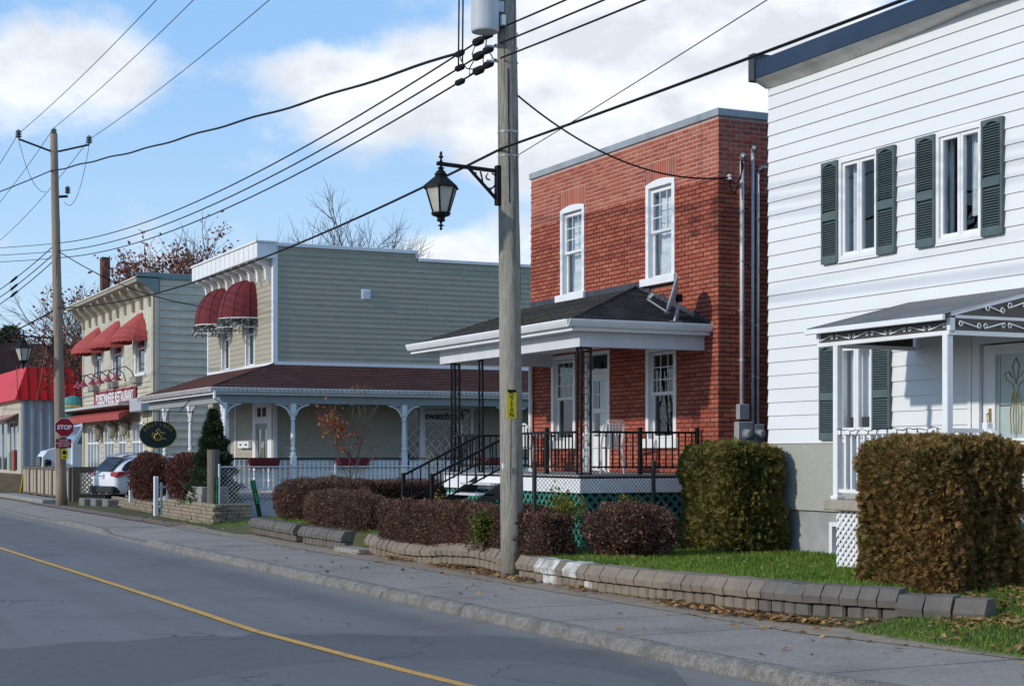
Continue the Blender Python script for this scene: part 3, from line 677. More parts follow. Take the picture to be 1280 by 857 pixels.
# porch of the white house
PX = 12.47; PY0, PY1 = 14.50, 16.66
MB().box(PX - .12, WX - .02, PY0 - .05, PY1 + .08, 1.06, 1.19, .012).build('deck', M('deck_concrete', (.36, .32, .26), (.29, .26, .21), 8, .9, .4, 60), wh)
def lattice_panel(name, mat, root, axis, plane, a0, a1, z0, z1, w, gap, th=.012, frame=.0, fm=None):
    """two layers of diagonal slats clipped to a rectangle"""
    b = MB(); st_ = (w + gap) * math.sqrt(2); hh = z1 - z0
    P = (lambda d, a, z: (plane - d, a, z)) if axis == 'x' else (lambda d, a, z: (a, plane - d, z))
    for lay, sg in ((0, 1), (th, -1)):
        k = a0 - hh
        while k < a1 + hh:
            # slat centre line from (k, z0) to (k+hh, z1) or mirrored
            wv = w * math.sqrt(2) / 2
            pts = []
            poly = [(k - wv, 0), (k + wv, 0), (k + wv + hh, hh), (k - wv + hh, hh)]
            # clip to a0..a1
            for lim, sign in ((a0, 1), (a1, -1)):
                out = []
                for (p, q) in zip(poly, poly[1:] + poly[:1]):
                    ip, iq = (p[0] - lim) * sign >= 0, (q[0] - lim) * sign >= 0
                    if ip: out.append(p)
                    if ip != iq:
                        t = (lim - p[0]) / (q[0] - p[0]); out.append((lim, p[1] + t * (q[1] - p[1])))
                poly = out
                if not poly: break
            if len(poly) >= 3:
                pp = [((a if sg > 0 else a0 + a1 - a), z0 + z) for a, z in poly]
                n = len(pp); b.add([P(lay, *q) for q in pp] + [P(lay + th * .9, *q) for q in pp], [tuple(range(n)), tuple(range(n, 2 * n))[::-1]] + [(i, (i + 1) % n, n + (i + 1) % n, n + i) for i in range(n)])
            k += st_
    if frame:
        for a, c, e, f_ in ((a0, a1, z0, z0 + frame), (a0, a1, z1 - frame, z1), (a0, a0 + frame, z0, z1), (a1 - frame, a1, z0, z1)):
            (b.box(plane - th * 2.2, plane + .004, a, c, e, f_) if axis == 'x' else b.box(a, c, plane - th * 2.2, plane + .004, e, f_))
    return b.build(name, mat, root)
lattice_panel('lattice_panel', WHITE, wh, 'x', PX, PY0, PY1 - .06, .26, 1.06, .042, .034)
MB().box(PX + .12, PX + .16, PY0, PY1, .2, 1.05).build('skirt_back', DARKI, wh)
def post(x, y, z0, z1, w=.09, mat=WHITE, name='porch_post', root=wh):
    b = MB(); b.box(x - w / 2, x + w / 2, y - w / 2, y + w / 2, z0, z1, .008); b.box(x - w * .75, x + w * .75, y - w * .75, y + w * .75, z0, z0 + .05, .01); return b.build(name, mat, root)
post(PX, 16.60, 1.19, 3.14); post(PX, 14.56, 1.19, 3.14)
def white_rail(pts, zt, zb_, sp=.115):
    """railing between two plan points: top rail, bottom rail and separate balusters"""
    (x0, y0), (x1, y1) = pts; b = MB(); b.bar((x0, y0, zt - .025), (x1, y1, zt - .025), .075, .05); r = b.build('railing', WHITE, wh)
    b = MB(); b.bar((x0, y0, zb_), (x1, y1, zb_), .05, .045); b.build('bottom_rail', WHITE, r); L_ = math.hypot(x1 - x0, y1 - y0); n = int(L_ / sp)
    me = MB().box(-.017, .017, -.017, .017, zb_, zt - .04).mesh('baluster'); fix_normals(me)
    for i in range(1, n): piece('baluster', me, WHITE, r, (x0 + (x1 - x0) * i / n, y0 + (y1 - y0) * i / n, 0))
    return r
white_rail([(PX, 16.55), (PX, 14.6)], 2.05, 1.30); white_rail([(PX + .04, 16.6), (WX - .03, 16.6)], 2.05, 1.30); white_rail([(PX + .04, 14.55), (12.95, 14.55)], 2.05, 1.30)
post(13.0, 14.5, 1.19, 2.12, .09, name='newel_post'); post(13.0, 13.2, .3, 1.2, .09, name='newel_post')
b = MB(); b.bar((13.0, 14.45, 2.03), (13.0, 13.2, 1.12), .07, .05); b.bar((13.0, 14.45, 1.36), (13.0, 13.2, .45), .05, .045)
sr = b.build('stair_rail', WHITE, wh)
me = MB().box(-.017, .017, -.017, .017, 0, .66).mesh('baluster'); fix_normals(me)
for i in range(1, 11): piece('baluster', me, WHITE, sr, (13.0, 14.45 - 1.25 * i / 11, 1.36 - .91 * i / 11))
for i in range(4): MB().box(13.05, 13.98, 14.44 - .3 * (i + 1), 14.44 - .3 * i, .25, 1.06 - .2 * i, .01).build('step', CONC, wh)
# aluminium porch roof with scrolled panels
RIB = M('ribbed_roof_metal', (.20, .205, .21), (.15, .155, .16), 5, .5, metal=.3, c3=(.27, .27, .27), s3=1.5, f3=.5)
BRZ = M('bronze_panel', (.045, .04, .036), (.065, .055, .05), 10, .35, st=(6, 6, .5), spec=.5)
ra, rb = Vector((PX - .14, 0, 3.335)), Vector((WX - .03, 0, 3.74)); y0, y1 = 14.47, 17.08
b = MB(); n = int((y1 - y0) / .075); vs = []
for i in range(n * 2 + 1):
    y = y0 + (y1 - y0) * i / (n * 2); dz = .016 if i % 2 else 0
    vs += [(ra.x, y, ra.z + dz), (rb.x, y, rb.z + dz), (ra.x, y, ra.z + dz - .012), (rb.x, y, rb.z + dz - .012)]
fs = []
for i in range(n * 2): o_ = 4 * i; fs += [(o_, o_ + 1, o_ + 5, o_ + 4), (o_ + 2, o_ + 6, o_ + 7, o_ + 3), (o_, o_ + 4, o_ + 6, o_ + 2)]
b.add(vs, fs); pr = b.build('porch_roof', RIB, wh)
b = MB(); b.box(ra.x - .02, ra.x + .025, y0 - .01, y1 + .01, 3.27, 3.335, .006); b.box(PX - .04, PX + .03, y0 + .02, y1 - .1, 3.11, 3.16, .004)
for Y in (y0 + .03, y1 - .12):
    b.box(PX + .03, WX - .04, Y - .025, Y + .025, 3.11, 3.16); b.box(PX - .04, PX + .03, Y - .03, Y + .03, 3.16, 3.30); b.bar((PX - .02, Y, 3.345), (WX - .05, Y, 3.70), .05, .05); b.box(PX + .05, WX - .04, Y - .02, Y + .02, 3.30, 3.335)
b.build('roof_frame', WHITE, wh)
p1 = MB(); p1.box(PX - .008, PX, y0 + .05, y1 - .14, 3.155, 3.28); p1.build('infill_panel', BRZ, wh)
for Y in (y0 + .03, y1 - .12):
    p1 = MB(); p1.prism([(PX + .03, 3.155), (WX - .05, 3.155), (WX - .05, 3.69), (PX + .03, 3.345)], Y + .0, Y + .006, 'y'); p1.build('infill_panel', BRZ, wh)
def scroll(c, w, h, ax, flip, mat, root, name='scrollwork', r=.008):
    """S scroll in a plane: c centre, w width, h height"""
    pts = []; N_ = 26
    for i in range(N_ + 1):
        t = i / N_; ang = 2.6 * math.pi * (t - .5) * 2
        if t < .3: k = t / .3; a = math.pi * (1.9 - 1.9 * k) + math.pi / 2; rr = .5 * h * (.35 + .65 * k) * .62; u, v = -w / 2 + h * .35 + rr * math.cos(a), rr * math.sin(a) + .06 * h
        elif t > .7: k = (1 - t) / .3; a = math.pi * (1.9 - 1.9 * k) + math.pi / 2; rr = .5 * h * (.35 + .65 * k) * .62; u, v = w / 2 - h * .35 - rr * math.cos(a), -(rr * math.sin(a) + .06 * h)
        else: u = None
        if u is None: continue
        v = -v if flip else v
        pts.append((c[0], c[1] + u, c[2] + v) if ax == 'x' else (c[0] + u, c[1], c[2] + v))
    b = MB(); b.tube(pts, r, 5); return b.build(name, mat, root)
for i in range(7): scroll((PX - .018, 14.72 + i * .35, 3.215), .32, .105, 'x', i % 2, WHITE, wh)
for i in range(4): scroll((PX + .25 + i * .36, y0 - .0, 3.23), .34, .12, 'y', i % 2, WHITE, wh)
for i in range(3): scroll((PX + .62 + i * .33, y0 - .0, 3.42 + i * .06), .30, .13, 'y', i % 2, WHITE, wh)
scroll((PX + .7, y1 - .13, 3.22), .5, .13, 'y', 0, BLACKM, wh); 
b = MB(); random.seed(5); pts = [(PX - .045 + random.uniform(-.01, .01), 16.6 - k * .06, 2.05 + random.uniform(-.012, .022)) for k in range(34)]
b.tube(pts, .004, 4)
for k in range(2, 33, 3): p = pts[k]; b.tube([p, (p[0] - .02, p[1] + random.uniform(-.03, .03), p[2] - random.uniform(.02, .1))], .006, 4)
tag(b.build('string_lights', BLACKM, origin=(PX, 16, 2.05)), 'dark string of small lights wound along the white porch railing', 'string lights')
# ================================================================== BRICK HOUSE
BX, BY0, BY1 = 14.0, 21.7, 28.36; BZ1 = 7.08; BXE = 22.0
def brick_mat(name, stops, s=1.0):
    m, nt, bs = new_mat(name); N = nt.nodes.new; L = nt.links.new
    geo = N('ShaderNodeNewGeometry'); oi = N('ShaderNodeObjectInfo')
    ad = N('ShaderNodeMath'); ad.operation = 'ADD'; L(geo.outputs['Random Per Island'], ad.inputs[0]); L(oi.outputs['Random'], ad.inputs[1])
    fr = N('ShaderNodeMath'); fr.operation = 'FRACT'; L(ad.outputs[0], fr.inputs[0])
    n = N('ShaderNodeTexNoise'); n.inputs['Scale'].default_value = 1.4; n.inputs['Detail'].default_value = 5; L(geo.outputs['Position'], n.inputs['Vector'])
    m2 = N('ShaderNodeMath'); m2.operation = 'MULTIPLY_ADD'; L(n.outputs['Fac'], m2.inputs[0]); m2.inputs[1].default_value = .7; m2.inputs[2].default_value = -.35
    a2 = N('ShaderNodeMath'); a2.operation = 'MULTIPLY_ADD'; a2.use_clamp = True; L(fr.outputs[0], a2.inputs[0]); a2.inputs[1].default_value = .75; L(m2.outputs[0], a2.inputs[2])
    a3 = N('ShaderNodeMath'); a3.operation = 'ADD'; a3.use_clamp = True; L(a2.outputs[0], a3.inputs[0]); a3.inputs[1].default_value = .12
    cr = N('ShaderNodeValToRGB'); el = cr.color_ramp.elements
    while len(el) < len(stops): el.new(.5)
    for i, c in enumerate(stops): el[i].position = i / (len(stops) - 1); el[i].color = (*c, 1)
    L(a3.outputs[0], cr.inputs[0])
    f2 = N('ShaderNodeTexNoise'); f2.inputs['Scale'].default_value = 55; f2.inputs['Detail'].default_value = 4; L(geo.outputs['Position'], f2.inputs['Vector'])
    mr = N('ShaderNodeMapRange'); mr.inputs['To Min'].default_value = .72; mr.inputs['To Max'].default_value = 1.28; L(f2.outputs['Fac'], mr.inputs['Value'])
    hs = N('ShaderNodeHueSaturation'); L(cr.outputs[0], hs.inputs['Color']); L(mr.outputs[0], hs.inputs['Value']); L(hs.outputs[0], bs.inputs['Base Color'])
    bs.inputs['Roughness'].default_value = .85; bs.inputs['Specular IOR Level'].default_value = .2
    bp = N('ShaderNodeBump'); bp.inputs['Strength'].default_value = .5; bp.inputs['Distance'].default_value = .006; L(f2.outputs['Fac'], bp.inputs['Height']); L(bp.outputs[0], bs.inputs['Normal'])
    MATS[name] = m; return m
BRK = brick_mat('red_brick', [(.27, .060, .040), (.335, .082, .052), (.385, .108, .066), (.43, .145, .085)])
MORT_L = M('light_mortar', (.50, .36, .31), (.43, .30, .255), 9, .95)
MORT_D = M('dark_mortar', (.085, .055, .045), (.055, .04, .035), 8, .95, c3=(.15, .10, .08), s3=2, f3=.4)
bh = thing('brick_house', 'red brick flat-roofed house with a hipped front porch', 'house', (BX, BY0, .3))
# openings: y0,y1,z0,z1
bup = [(26.15, 27.10, 4.72, 6.30), (23.00, 23.94, 4.72, 6.30)]; blo = [(26.50, 27.47, 2.02, 3.60), (22.95, 23.94, 2.02, 3.56)]; bdr = (25.20, 26.12, 1.44, 3.60)
bops = bup + blo + [bdr]; ZS = 6.14
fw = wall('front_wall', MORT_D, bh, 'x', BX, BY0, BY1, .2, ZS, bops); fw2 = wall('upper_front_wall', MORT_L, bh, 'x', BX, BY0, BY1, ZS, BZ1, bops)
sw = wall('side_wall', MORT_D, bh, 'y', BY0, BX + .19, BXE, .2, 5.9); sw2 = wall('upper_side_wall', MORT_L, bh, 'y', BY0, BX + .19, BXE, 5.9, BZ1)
b = MB(); b.box(BX + .19, BXE, BY1 - .18, BY1, .2, BZ1); b.box(BXE - .2, BXE, BY0 + .2, BY1 - .2, .2, BZ1); b.build('rear_wall', MORT_D, bh)
MB().box(BX + .1, BXE - .01, BY0 + .1, BY1 - .01, BZ1 - .1, BZ1).build('roof', M('tar_roof', (.05, .05, .05)), bh)
b = MB(); b.box(BX - .035, BX + .25, BY0 - .035, BY1 + .03, BZ1, 7.20, .008); b.box(BX + .25, BXE, BY0 - .035, BY0 + .22, BZ1, 7.20, .008)
b.build('coping', M('coping_metal', (.40, .42, .43), (.33, .35, .36), 3, .5, metal=.4, c3=(.28, .29, .30), s3=1.5, f3=.5), bh)
# bricks: running bond laid proud of the mortar, cut round openings and arches
CH, BL, JT = .0735, .222, .017
arches = [(a - .06, c + .06, 6.30, 6.66) for a, c, _, _ in bup]
blocked = bops + arches + [(a - .0, c + .0, z0 - .14, z0) for a, c, z0, z1 in blo + bup]
full_me = None; single = []; rest = MB(); nsingle = 0
def brick_geo(b, axis, plane, a0, a1, z0, z1, out):
    j = random.uniform(-.003, .003)
    if axis == 'x': b.box(plane - out - j, plane + .004, a0, a1, z0, z1, .003)
    else: b.box(a0, a1, plane - out - j, plane + .004, z0, z1, .003)
def lay(axis, plane, a0, a1, z0, z1, ops, out_fun):
    out = []; r = 0; z = z0
    while z + CH <= z1 + .02:
        off = (r % 2) * BL / 2; a = a0 - off
        while a < a1:
            s, e = max(a, a0), min(a + BL - JT, a1)
            segs = [(s, e)]
            for o in ops:
                if o[2] < z + CH * .6 and o[3] > z + CH * .4:
                    ns = []
                    for p, q in segs:
                        if o[1] <= p or o[0] >= q: ns.append((p, q)); continue
                        if p < o[0]: ns.append((p, o[0]))
                        if q > o[1]: ns.append((o[1], q))
                    segs = ns
            for p, q in segs:
                if q - p > .03: out.append((p, q, z + JT / 2, z + CH - JT / 2, abs(q - p - (BL - JT)) < 1e-4))
            a += BL
        z += CH; r += 1
    return out
random.seed(21)
fb = lay('x', BX, BY0 - .012, BY1, .35, BZ1, blocked, None)
cand = [i for i, t in enumerate(fb) if t[4] and t[2] > 4.62 and t[0] < 25.9]
cand.sort(key=lambda i: fb[i][0]); chosen = set(cand[:290])
meB = MB(); brick_geo(meB, 'x', 0, -(BL - JT) / 2, (BL - JT) / 2, -(CH - JT) / 2, (CH - JT) / 2, .016); meB = meB.mesh('brick'); fix_normals(meB)
for i, (p, q, z0, z1, fl) in enumerate(fb):
    up = z0 > ZS
    if i in chosen:
        piece('brick', meB, BRK, fw2 if up else fw, (BX + (.008 if up else 0) + random.uniform(-.003, .003), (p + q) / 2, (z0 + z1) / 2), (0, 0, random.uniform(-.006, .006)))
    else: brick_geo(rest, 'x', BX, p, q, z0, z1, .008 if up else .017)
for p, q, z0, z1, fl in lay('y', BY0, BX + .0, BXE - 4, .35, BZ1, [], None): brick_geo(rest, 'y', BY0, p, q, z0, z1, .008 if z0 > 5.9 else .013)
tag(rest.build('bricks', BRK, bh), kind='stuff')
# soldier arches over the upper windows
for a, c, z0, z1 in bup:
    ar = MB(); n = 15; w = (c - a + .12) / n
    for k in range(n):
        y = a - .06 + w * k; u = (k + .5) / n * 2 - 1; zb_ = 6.30 + .062 * (1 - u * u) ; zt_ = 6.66
        ar.box(BX - .004 - random.uniform(0, .002), BX + .003, y + .009, y + w - .009, zb_, min(zt_, 6.66), .003)
    tag(ar.build('arch_bricks', BRK, bh), kind='stuff')
def win_hung(root, X, y0, y1, z0, z1, arch=0.0, sill=(.06, .13), grid=(3, 2), curtain=True, dark=False, split=.52):
    """double-hung window: casing, two sashes, muntins, panes, sill"""
    b = MB(); t = .095; p = X - .02
    b.box(p, X + .12, y0, y0 + t, z0, z1); b.box(p, X + .12, y1 - t, y1, z0, z1)
    if arch:
        n = 10; pts = [(y0, z1 - .06), (y1, z1 - .06)] + [(y1 - (y1 - y0) * k / n, z1 + arch * (1 - (2 * k / n - 1) ** 2) ) for k in range(n + 1)]
        b.prism(pts, p - .002, X + .12, 'x')
    else: b.box(p - .002, X + .12, y0, y1, z1 - .08, z1)
    w = b.build('window', WHITE, root)
    a, c = y0 + t, y1 - t; zt = z1 - .09; zm = z0 + (zt - z0) * split; s = .05
    for nm, e0, e1, xq in (('lower_sash', z0, zm + .02, X + .075), ('upper_sash', zm - .02, zt, X + .04)):
        q = MB(); q.box(xq, xq + .035, a, a + s, e0, e1, .004); q.box(xq, xq + .035, c - s, c, e0, e1, .004); q.box(xq + .001, xq + .035, a + s, c - s, e0, e0 + s, .004); q.box(xq + .001, xq + .035, a + s, c - s, e1 - s, e1, .004)
        if nm == 'upper_sash':
            gx, gz = grid
            for i in range(1, gx): yy = a + s + (c - a - 2 * s) * i / gx; q.box(xq + .012, xq + .022, yy - .008, yy + .008, e0 + s, e1 - s)
            for i in range(1, gz + 1): zz = e0 + s + (e1 - e0 - 2 * s) * i / (gz + 1); q.box(xq + .011, xq + .023, a + s, c - s, zz - .008, zz + .008)
        q.build(nm, WHITE, w); MB().box(xq + .015, xq + .02, a + s - .004, c - s + .004, e0 + s - .004, e1 - s + .004).build('pane', GLASS, w)
    if curtain == 'full':
        drape(w, X + .215, a - .12, c + .35, z0 + (z1 - z0) * .26, z1 + .1, CURT, 9, .012); drape(w, X + .20, a - .12, c + .35, z0 - .05, z0 + (z1 - z0) * .27, LACE, 11, .01)
    elif curtain == 'side': drape(w, X + .22, a - .1, a + .12, z0, z1 - .02, waves=3); drape(w, X + .22, c - .02, c + .35, z0, z1 - .02, waves=4)
    if sill:
        MB().box(X - sill[0] - .03, X + .05, y0 - .09, y1 + .09, z0 - sill[1], z0 - .002, .008).build('sill', WHITE, root)
    return w
for a, c, z0, z1 in bup: win_hung(bh, BX, a, c, z0, z1, .06, curtain='full')
for a, c, z0, z1 in blo: win_hung(bh, BX, a, c, z0, z1, 0, (.05, .16), (3, 2), None)
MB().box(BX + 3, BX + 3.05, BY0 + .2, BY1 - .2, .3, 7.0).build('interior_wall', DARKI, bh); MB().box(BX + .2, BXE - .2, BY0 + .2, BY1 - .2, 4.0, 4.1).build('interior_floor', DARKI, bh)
# front door with transom
a, c, z0, z1 = bdr; b = MB(); b.box(BX - .02, BX + .12, a, a + .07, z0, z1); b.box(BX - .02, BX + .12, c - .07, c, z0, z1); b.box(BX - .02, BX + .12, a + .07, c - .07, z1 - .06, z1); b.box(BX - .0, BX + .12, a + .07, c - .07, 3.20, 3.28); b.build('door_frame', WHITE, bh)
b = MB(); e0, e1 = a + .08, c - .08
b.box(BX + .05, BX + .09, e0, e0 + .12, z0 + .02, 3.2); b.box(BX + .05, BX + .09, e1 - .12, e1, z0 + .02, 3.2); b.box(BX + .05, BX + .09, e0 + .12, e1 - .12, z0 + .02, 2.08); b.box(BX + .05, BX + .09, e0 + .12, e1 - .12, 3.08, 3.2); b.box(BX + .05, BX + .09, e0 + .12, e1 - .12, 2.5, 2.58)
dr = b.build('door', WHITE, bh)
for q0, q1 in ((2.08, 2.5), (2.58, 3.08)): MB().box(BX + .065, BX + .07, e0 + .12, e1 - .12, q0, q1).build('pane', GLASS, dr)
b = MB(); b.box(BX + .045, BX + .05, e0 + .3, e0 + .315, 2.58, 3.08); b.box(BX + .045, BX + .05, e0 + .45, e0 + .465, 2.58, 3.08); b.box(BX + .044, BX + .05, e0 + .12, e1 - .12, 2.82, 2.835); b.build('muntins', WHITE, dr)
MB().box(BX + .06, BX + .066, a + .07, c - .07, 3.28, 3.54).build('transom_pane', GLASS, bh); drape(bh, BX + .2, e0 + .1, e1 - .1, 2.1, 3.1, CURT, 5, .012)
MB().box(BX + .03, BX + .05, (a + c) / 2 - .06, (a + c) / 2 + .06, 3.30, 3.40).build('house_number_plate', M('number_plate', (.03, .03, .03)), bh)
MB().box(BX + .05, BX + .03, e1 - .10, e1 - .04, 2.2, 2.3, .01).build('door_handle', BRASS, bh)
# ---- porch
QX = 11.75; QY0, QY1 = 22.10, 27.40; DZ = 1.44
PLANK = M('porch_deck_paint', (.30, .30, .30), (.24, .24, .24), 6, .7, st=(1, 8, 1))
n = 18
for i in range(n):
    y0_ = QY0 + (QY1 - QY0) * i / n; MB().box(QX - .02, BX - .02, y0_ + .004, y0_ + (QY1 - QY0) / n - .004, DZ - .03, DZ).build('deck_plank', PLANK, bh)
b = MB(); b.box(QX, QX + .04, QY0, QY1, 1.16, DZ - .06); b.box(QX + .04, BX - .02, QY0, QY0 + .04, 1.16, DZ - .06); b.box(QX + .04, BX - .02, QY1 - .04, QY1, 1.16, DZ - .06); b.build('deck_fascia', WHITE, bh)
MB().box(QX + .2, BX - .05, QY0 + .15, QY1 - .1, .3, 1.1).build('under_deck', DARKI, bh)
GLAT = M('green_lattice', (.035, .20, .15), (.05, .26, .20), 5, .6)
lattice_panel('lattice_panel', GLAT, bh, 'x', QX + .05, QY0 + .05, QY1 - .05, .33, 1.16, .045, .075); lattice_panel('lattice_panel', GLAT, bh, 'y', QY0 + .05, QX + .05, BX - .05, .33, 1.16, .045, .075)
# roof: shed front plane with a hip on the near side
SHG = M('charcoal_shingles', (.022, .022, .024), (.055, .053, .053), 22, .95, .9, 70, c3=(.085, .079, .073), s3=2.6, f3=.7, st=(1, 1, 1))
E0, EY0, EY1, EZ, TZ, HY = 11.52, 21.92, 28.45, 3.80, 4.60, 24.25
def shingle_plane(root, mat, A, Bp, Cc, D, n, name='shingle_course', th=.02, seed=0):
    """courses of shingles on a roof face A-B (eave) to D-C (top); each course a thin lapped strip with notched lower edge"""
    A, Bp, Cc, D = map(Vector, (A, Bp, Cc, D)); nrm = (Bp - A).cross(D - A).normalized()
    if nrm.z < 0: nrm = -nrm
    rr = random.Random(seed)
    for i in range(n):
        u0, u1 = i / n, min(1, (i + 1.15) / n)
        p0, p1 = A.lerp(D, u0), Bp.lerp(Cc, u0); q0, q1 = A.lerp(D, u1), Bp.lerp(Cc, u1)
        L_ = (p1 - p0).length; m = max(2, int(L_ / .3)); b = MB(); vs = []
        for k in range(m + 1):
            t = k / m; lo, hi = p0.lerp(p1, t), q0.lerp(q1, t); j = rr.uniform(-.006, .006)
            lo = lo + (hi - lo).normalized() * j if (hi - lo).length > .01 else lo
            vs += [lo + nrm * (.004 + th + rr.uniform(0, .005)), lo - nrm * .002, hi + nrm * .003]
        b.add(vs, [(3 * k, 3 * k + 3, 3 * k + 5, 3 * k + 2) for k in range(m)] + [(3 * k, 3 * k + 1, 3 * k + 4, 3 * k + 3) for k in range(m)])
        b.build(name, mat, root)
b = MB(); b.add([(E0, EY0, EZ), (E0, EY1, EZ), (BX, EY1, TZ), (BX, HY, TZ), (BX, EY0, EZ)], [(0, 1, 2, 3), (0, 3, 4), (0, 4, 2, 1)])
rf = b.build('porch_roof', SHG, bh)
shingle_plane(rf, SHG, (E0, EY0, EZ), (E0, EY1, EZ), (BX, EY1, TZ), (BX, HY, TZ), 17, seed=1)
shingle_plane(rf, SHG, (BX - .001, EY0, EZ), (E0, EY0, EZ), (BX - .02, HY, TZ), (BX - .001, HY, TZ), 17, seed=2)
b = MB(); b.tube([(E0, EY0, EZ + .02), (BX - .02, HY, TZ + .03)], .022, 5); b.build('hip_cap', SHG, rf)
FLSH = M('tar_flashing', (.035, .04, .05), (.065, .07, .085), 9, .6, .6, 40)
b = MB(); random.seed(8); b.box(BX - .035, BX - .012, HY, EY1 - .1, TZ - .02, TZ + .10)
n = 16; lo = [(HY - (HY - EY0) * k / n, TZ - (TZ - EZ) * k / n - .02) for k in range(n + 1)]; hi = [(y, z + .10 + random.uniform(-.03, .06)) for y, z in lo]
b.prism(lo + hi[::-1], BX - .034, BX - .014, 'x'); b.build('flashing', FLSH, bh)
# eaves: gutter, soffit, beam
def gutter(root, mat, p, q, outv, w=.11, h=.11):
    p, q, o = Vector(p), Vector(q), Vector(outv); pr = [(0, h), (0, 0), (w * .6, 0), (w * .85, h * .45), (w, h * .8), (w, h), (w - .015, h), (w - .02, h * .75), (w * .55, .015), (.012, .015), (.012, h)]
    n = len(pr); b = MB(); b.add([p + o * a + Vector((0, 0, z)) for a, z in pr] + [q + o * a + Vector((0, 0, z)) for a, z in pr], [(i, (i + 1) % n, n + (i + 1) % n, n + i) for i in range(n)] + [tuple(range(n))[::-1], tuple(range(n, 2 * n))])
    return b.build('gutter', mat, root)
gutter(bh, WHITE, (E0, EY0 - .0, EZ - .10), (E0, EY1, EZ - .10), (-1, 0, 0)); gutter(bh, WHITE, (E0 - .1, EY0, EZ - .10), (BX - .02, EY0, EZ - .10), (0, -1, 0))
b = MB(); b.box(E0, BX - .02, EY0 + .002, EY1, EZ - .16, EZ - .12); b.box(E0 + .0, E0 + .03, EY0 + .03, EY1, EZ - .12, EZ - .005); b.box(E0 + .03, BX - .02, EY0, EY0 + .03, EZ - .12, EZ - .005); b.build('soffit', WHITE, bh)
BEAM = M('porch_beam_paint', (.62, .63, .66), (.56, .57, .60), 3, .6)
b = MB(); b.box(QX - .02, QX + .14, QY0 - .02, QY1 + .15, 3.41, EZ - .161); b.box(QX + .14, BX - .02, QY0 - .02, QY0 + .14, 3.41, EZ - .161); b.box(QX + .14, BX - .02, QY1, QY1 + .15, 3.41, EZ - .161); b.build('porch_beam', BEAM, bh)
MB().tube([(BX - .07, BY1 - .12, 1.2), (BX - .07, BY1 - .12, 3.5)], .045, 8).build('downspout', WHITE, bh)
# wrought iron posts
def iron_post(x, y, dirs, root=bh):
    b = MB(); c = (x, y); w = .028; b.bar((x, y, DZ), (x, y, 3.41), w)
    for dx, dy in dirs:
        b.bar((x + dx, y + dy, DZ), (x + dx, y + dy, 3.41), w)
        for z in (DZ + .02, 3.39): b.bar((x, y, z), (x + dx, y + dy, z), w * .8)
        L_ = math.hypot(dx, dy); ux, uy = dx / L_, dy / L_; z = DZ + .1; k = 0
        while z < 3.3:
            pts = []
            for i in range(15):
                a = i / 14 * 2 * math.pi * 1.15; r = L_ * .36 * (1 - .03 * i) + 0; s = 1 if k % 2 else -1
                pts.append((x + ux * (L_ / 2 + s * r * math.cos(a)), y + uy * (L_ / 2 + s * r * math.cos(a)), z + .10 + .10 * math.sin(a) * (1 - .03 * i)))
            b.tube(pts, .006, 4, cap=False); z += .24; k += 1
    return b.build('iron_post', BLACKM, root)
iron_post(QX + .06, QY0 + .07, [(.16, 0), (0, .14)]); iron_post(QX + .06, 27.20, [(.16, 0), (0, -.16)]); iron_post(QX + .06, 25.98, [(0, -.14)])
def iron_rail(p, q, zt=2.10, zb_=1.56, newels=(), sp=.115, dz=0.0, root=bh):
    """iron railing panel from p to q (plan), optional drop dz along its length"""
    (x0, y0), (x1, y1) = p, q; b = MB(); b.bar((x0, y0, zt), (x1, y1, zt + dz), .045, .035); b.bar((x0, y0, zb_), (x1, y1, zb_ + dz), .03, .025)
    r = b.build('iron_railing', BLACKM, root); n = max(2, int(math.hypot(x1 - x0, y1 - y0) / sp))
    me = MB().box(-.009, .009, -.009, .009, zb_ - .03, zt).mesh('baluster'); fix_normals(me)
    for i in range(1, n): piece('baluster', me, BLACKM, r, (x0 + (x1 - x0) * i / n, y0 + (y1 - y0) * i / n, dz * i / n))
    for (nx, ny, n0, n1) in newels: MB().box(nx - .03, nx + .03, ny - .03, ny + .03, n0, n1, .006).build('newel', BLACKM, r)
    return r
iron_rail((QX + .25, QY0 + .07), (BX - .08, QY0 + .07), newels=[(12.85, QY0 + .07, DZ, 2.18), (BX - .10, QY0 + .07, DZ, 2.18)])
iron_rail((QX + .06, QY0 + .25), (QX + .06, 24.62), newels=[(QX + .06, 23.35, DZ, 2.18), (QX + .06, 24.62, DZ, 2.18)])
iron_rail((QX + .06, 26.0), (QX + .06, 27.02)); iron_rail((QX + .25, 27.25), (BX - .05, 27.25), newels=[(13.0, 27.25, DZ, 2.18)])
iron_rail((QX + .02, 25.92), (10.36, 25.92), 2.08, 1.60, [(10.36, 25.92, .40, 1.44)], .15, -.68); iron_rail((QX + .02, 24.66), (10.36, 24.66), 2.08, 1.60, [(10.36, 24.66, .40, 1.44)], .15, -.68)
for i in range(5):
    b = MB(); b.box(QX - .28 * (i + 1) - .02, QX - .28 * i, 24.62, 25.96, DZ - .17 * (i + 1) - .035, DZ - .17 * (i + 1), .006); b.build('step', M('step_paint', (.60, .60, .60), (.48, .48, .48), 6, .7), bh)
for y in (24.62, 25.93):
    b = MB(); b.prism([(QX, DZ - .06), (QX, DZ - .32), (10.42, .35), (10.33, .35), (10.33, .5)], y, y + .03, 'y'); b.build('stringer', M('stringer_dark', (.05, .05, .05)), bh)
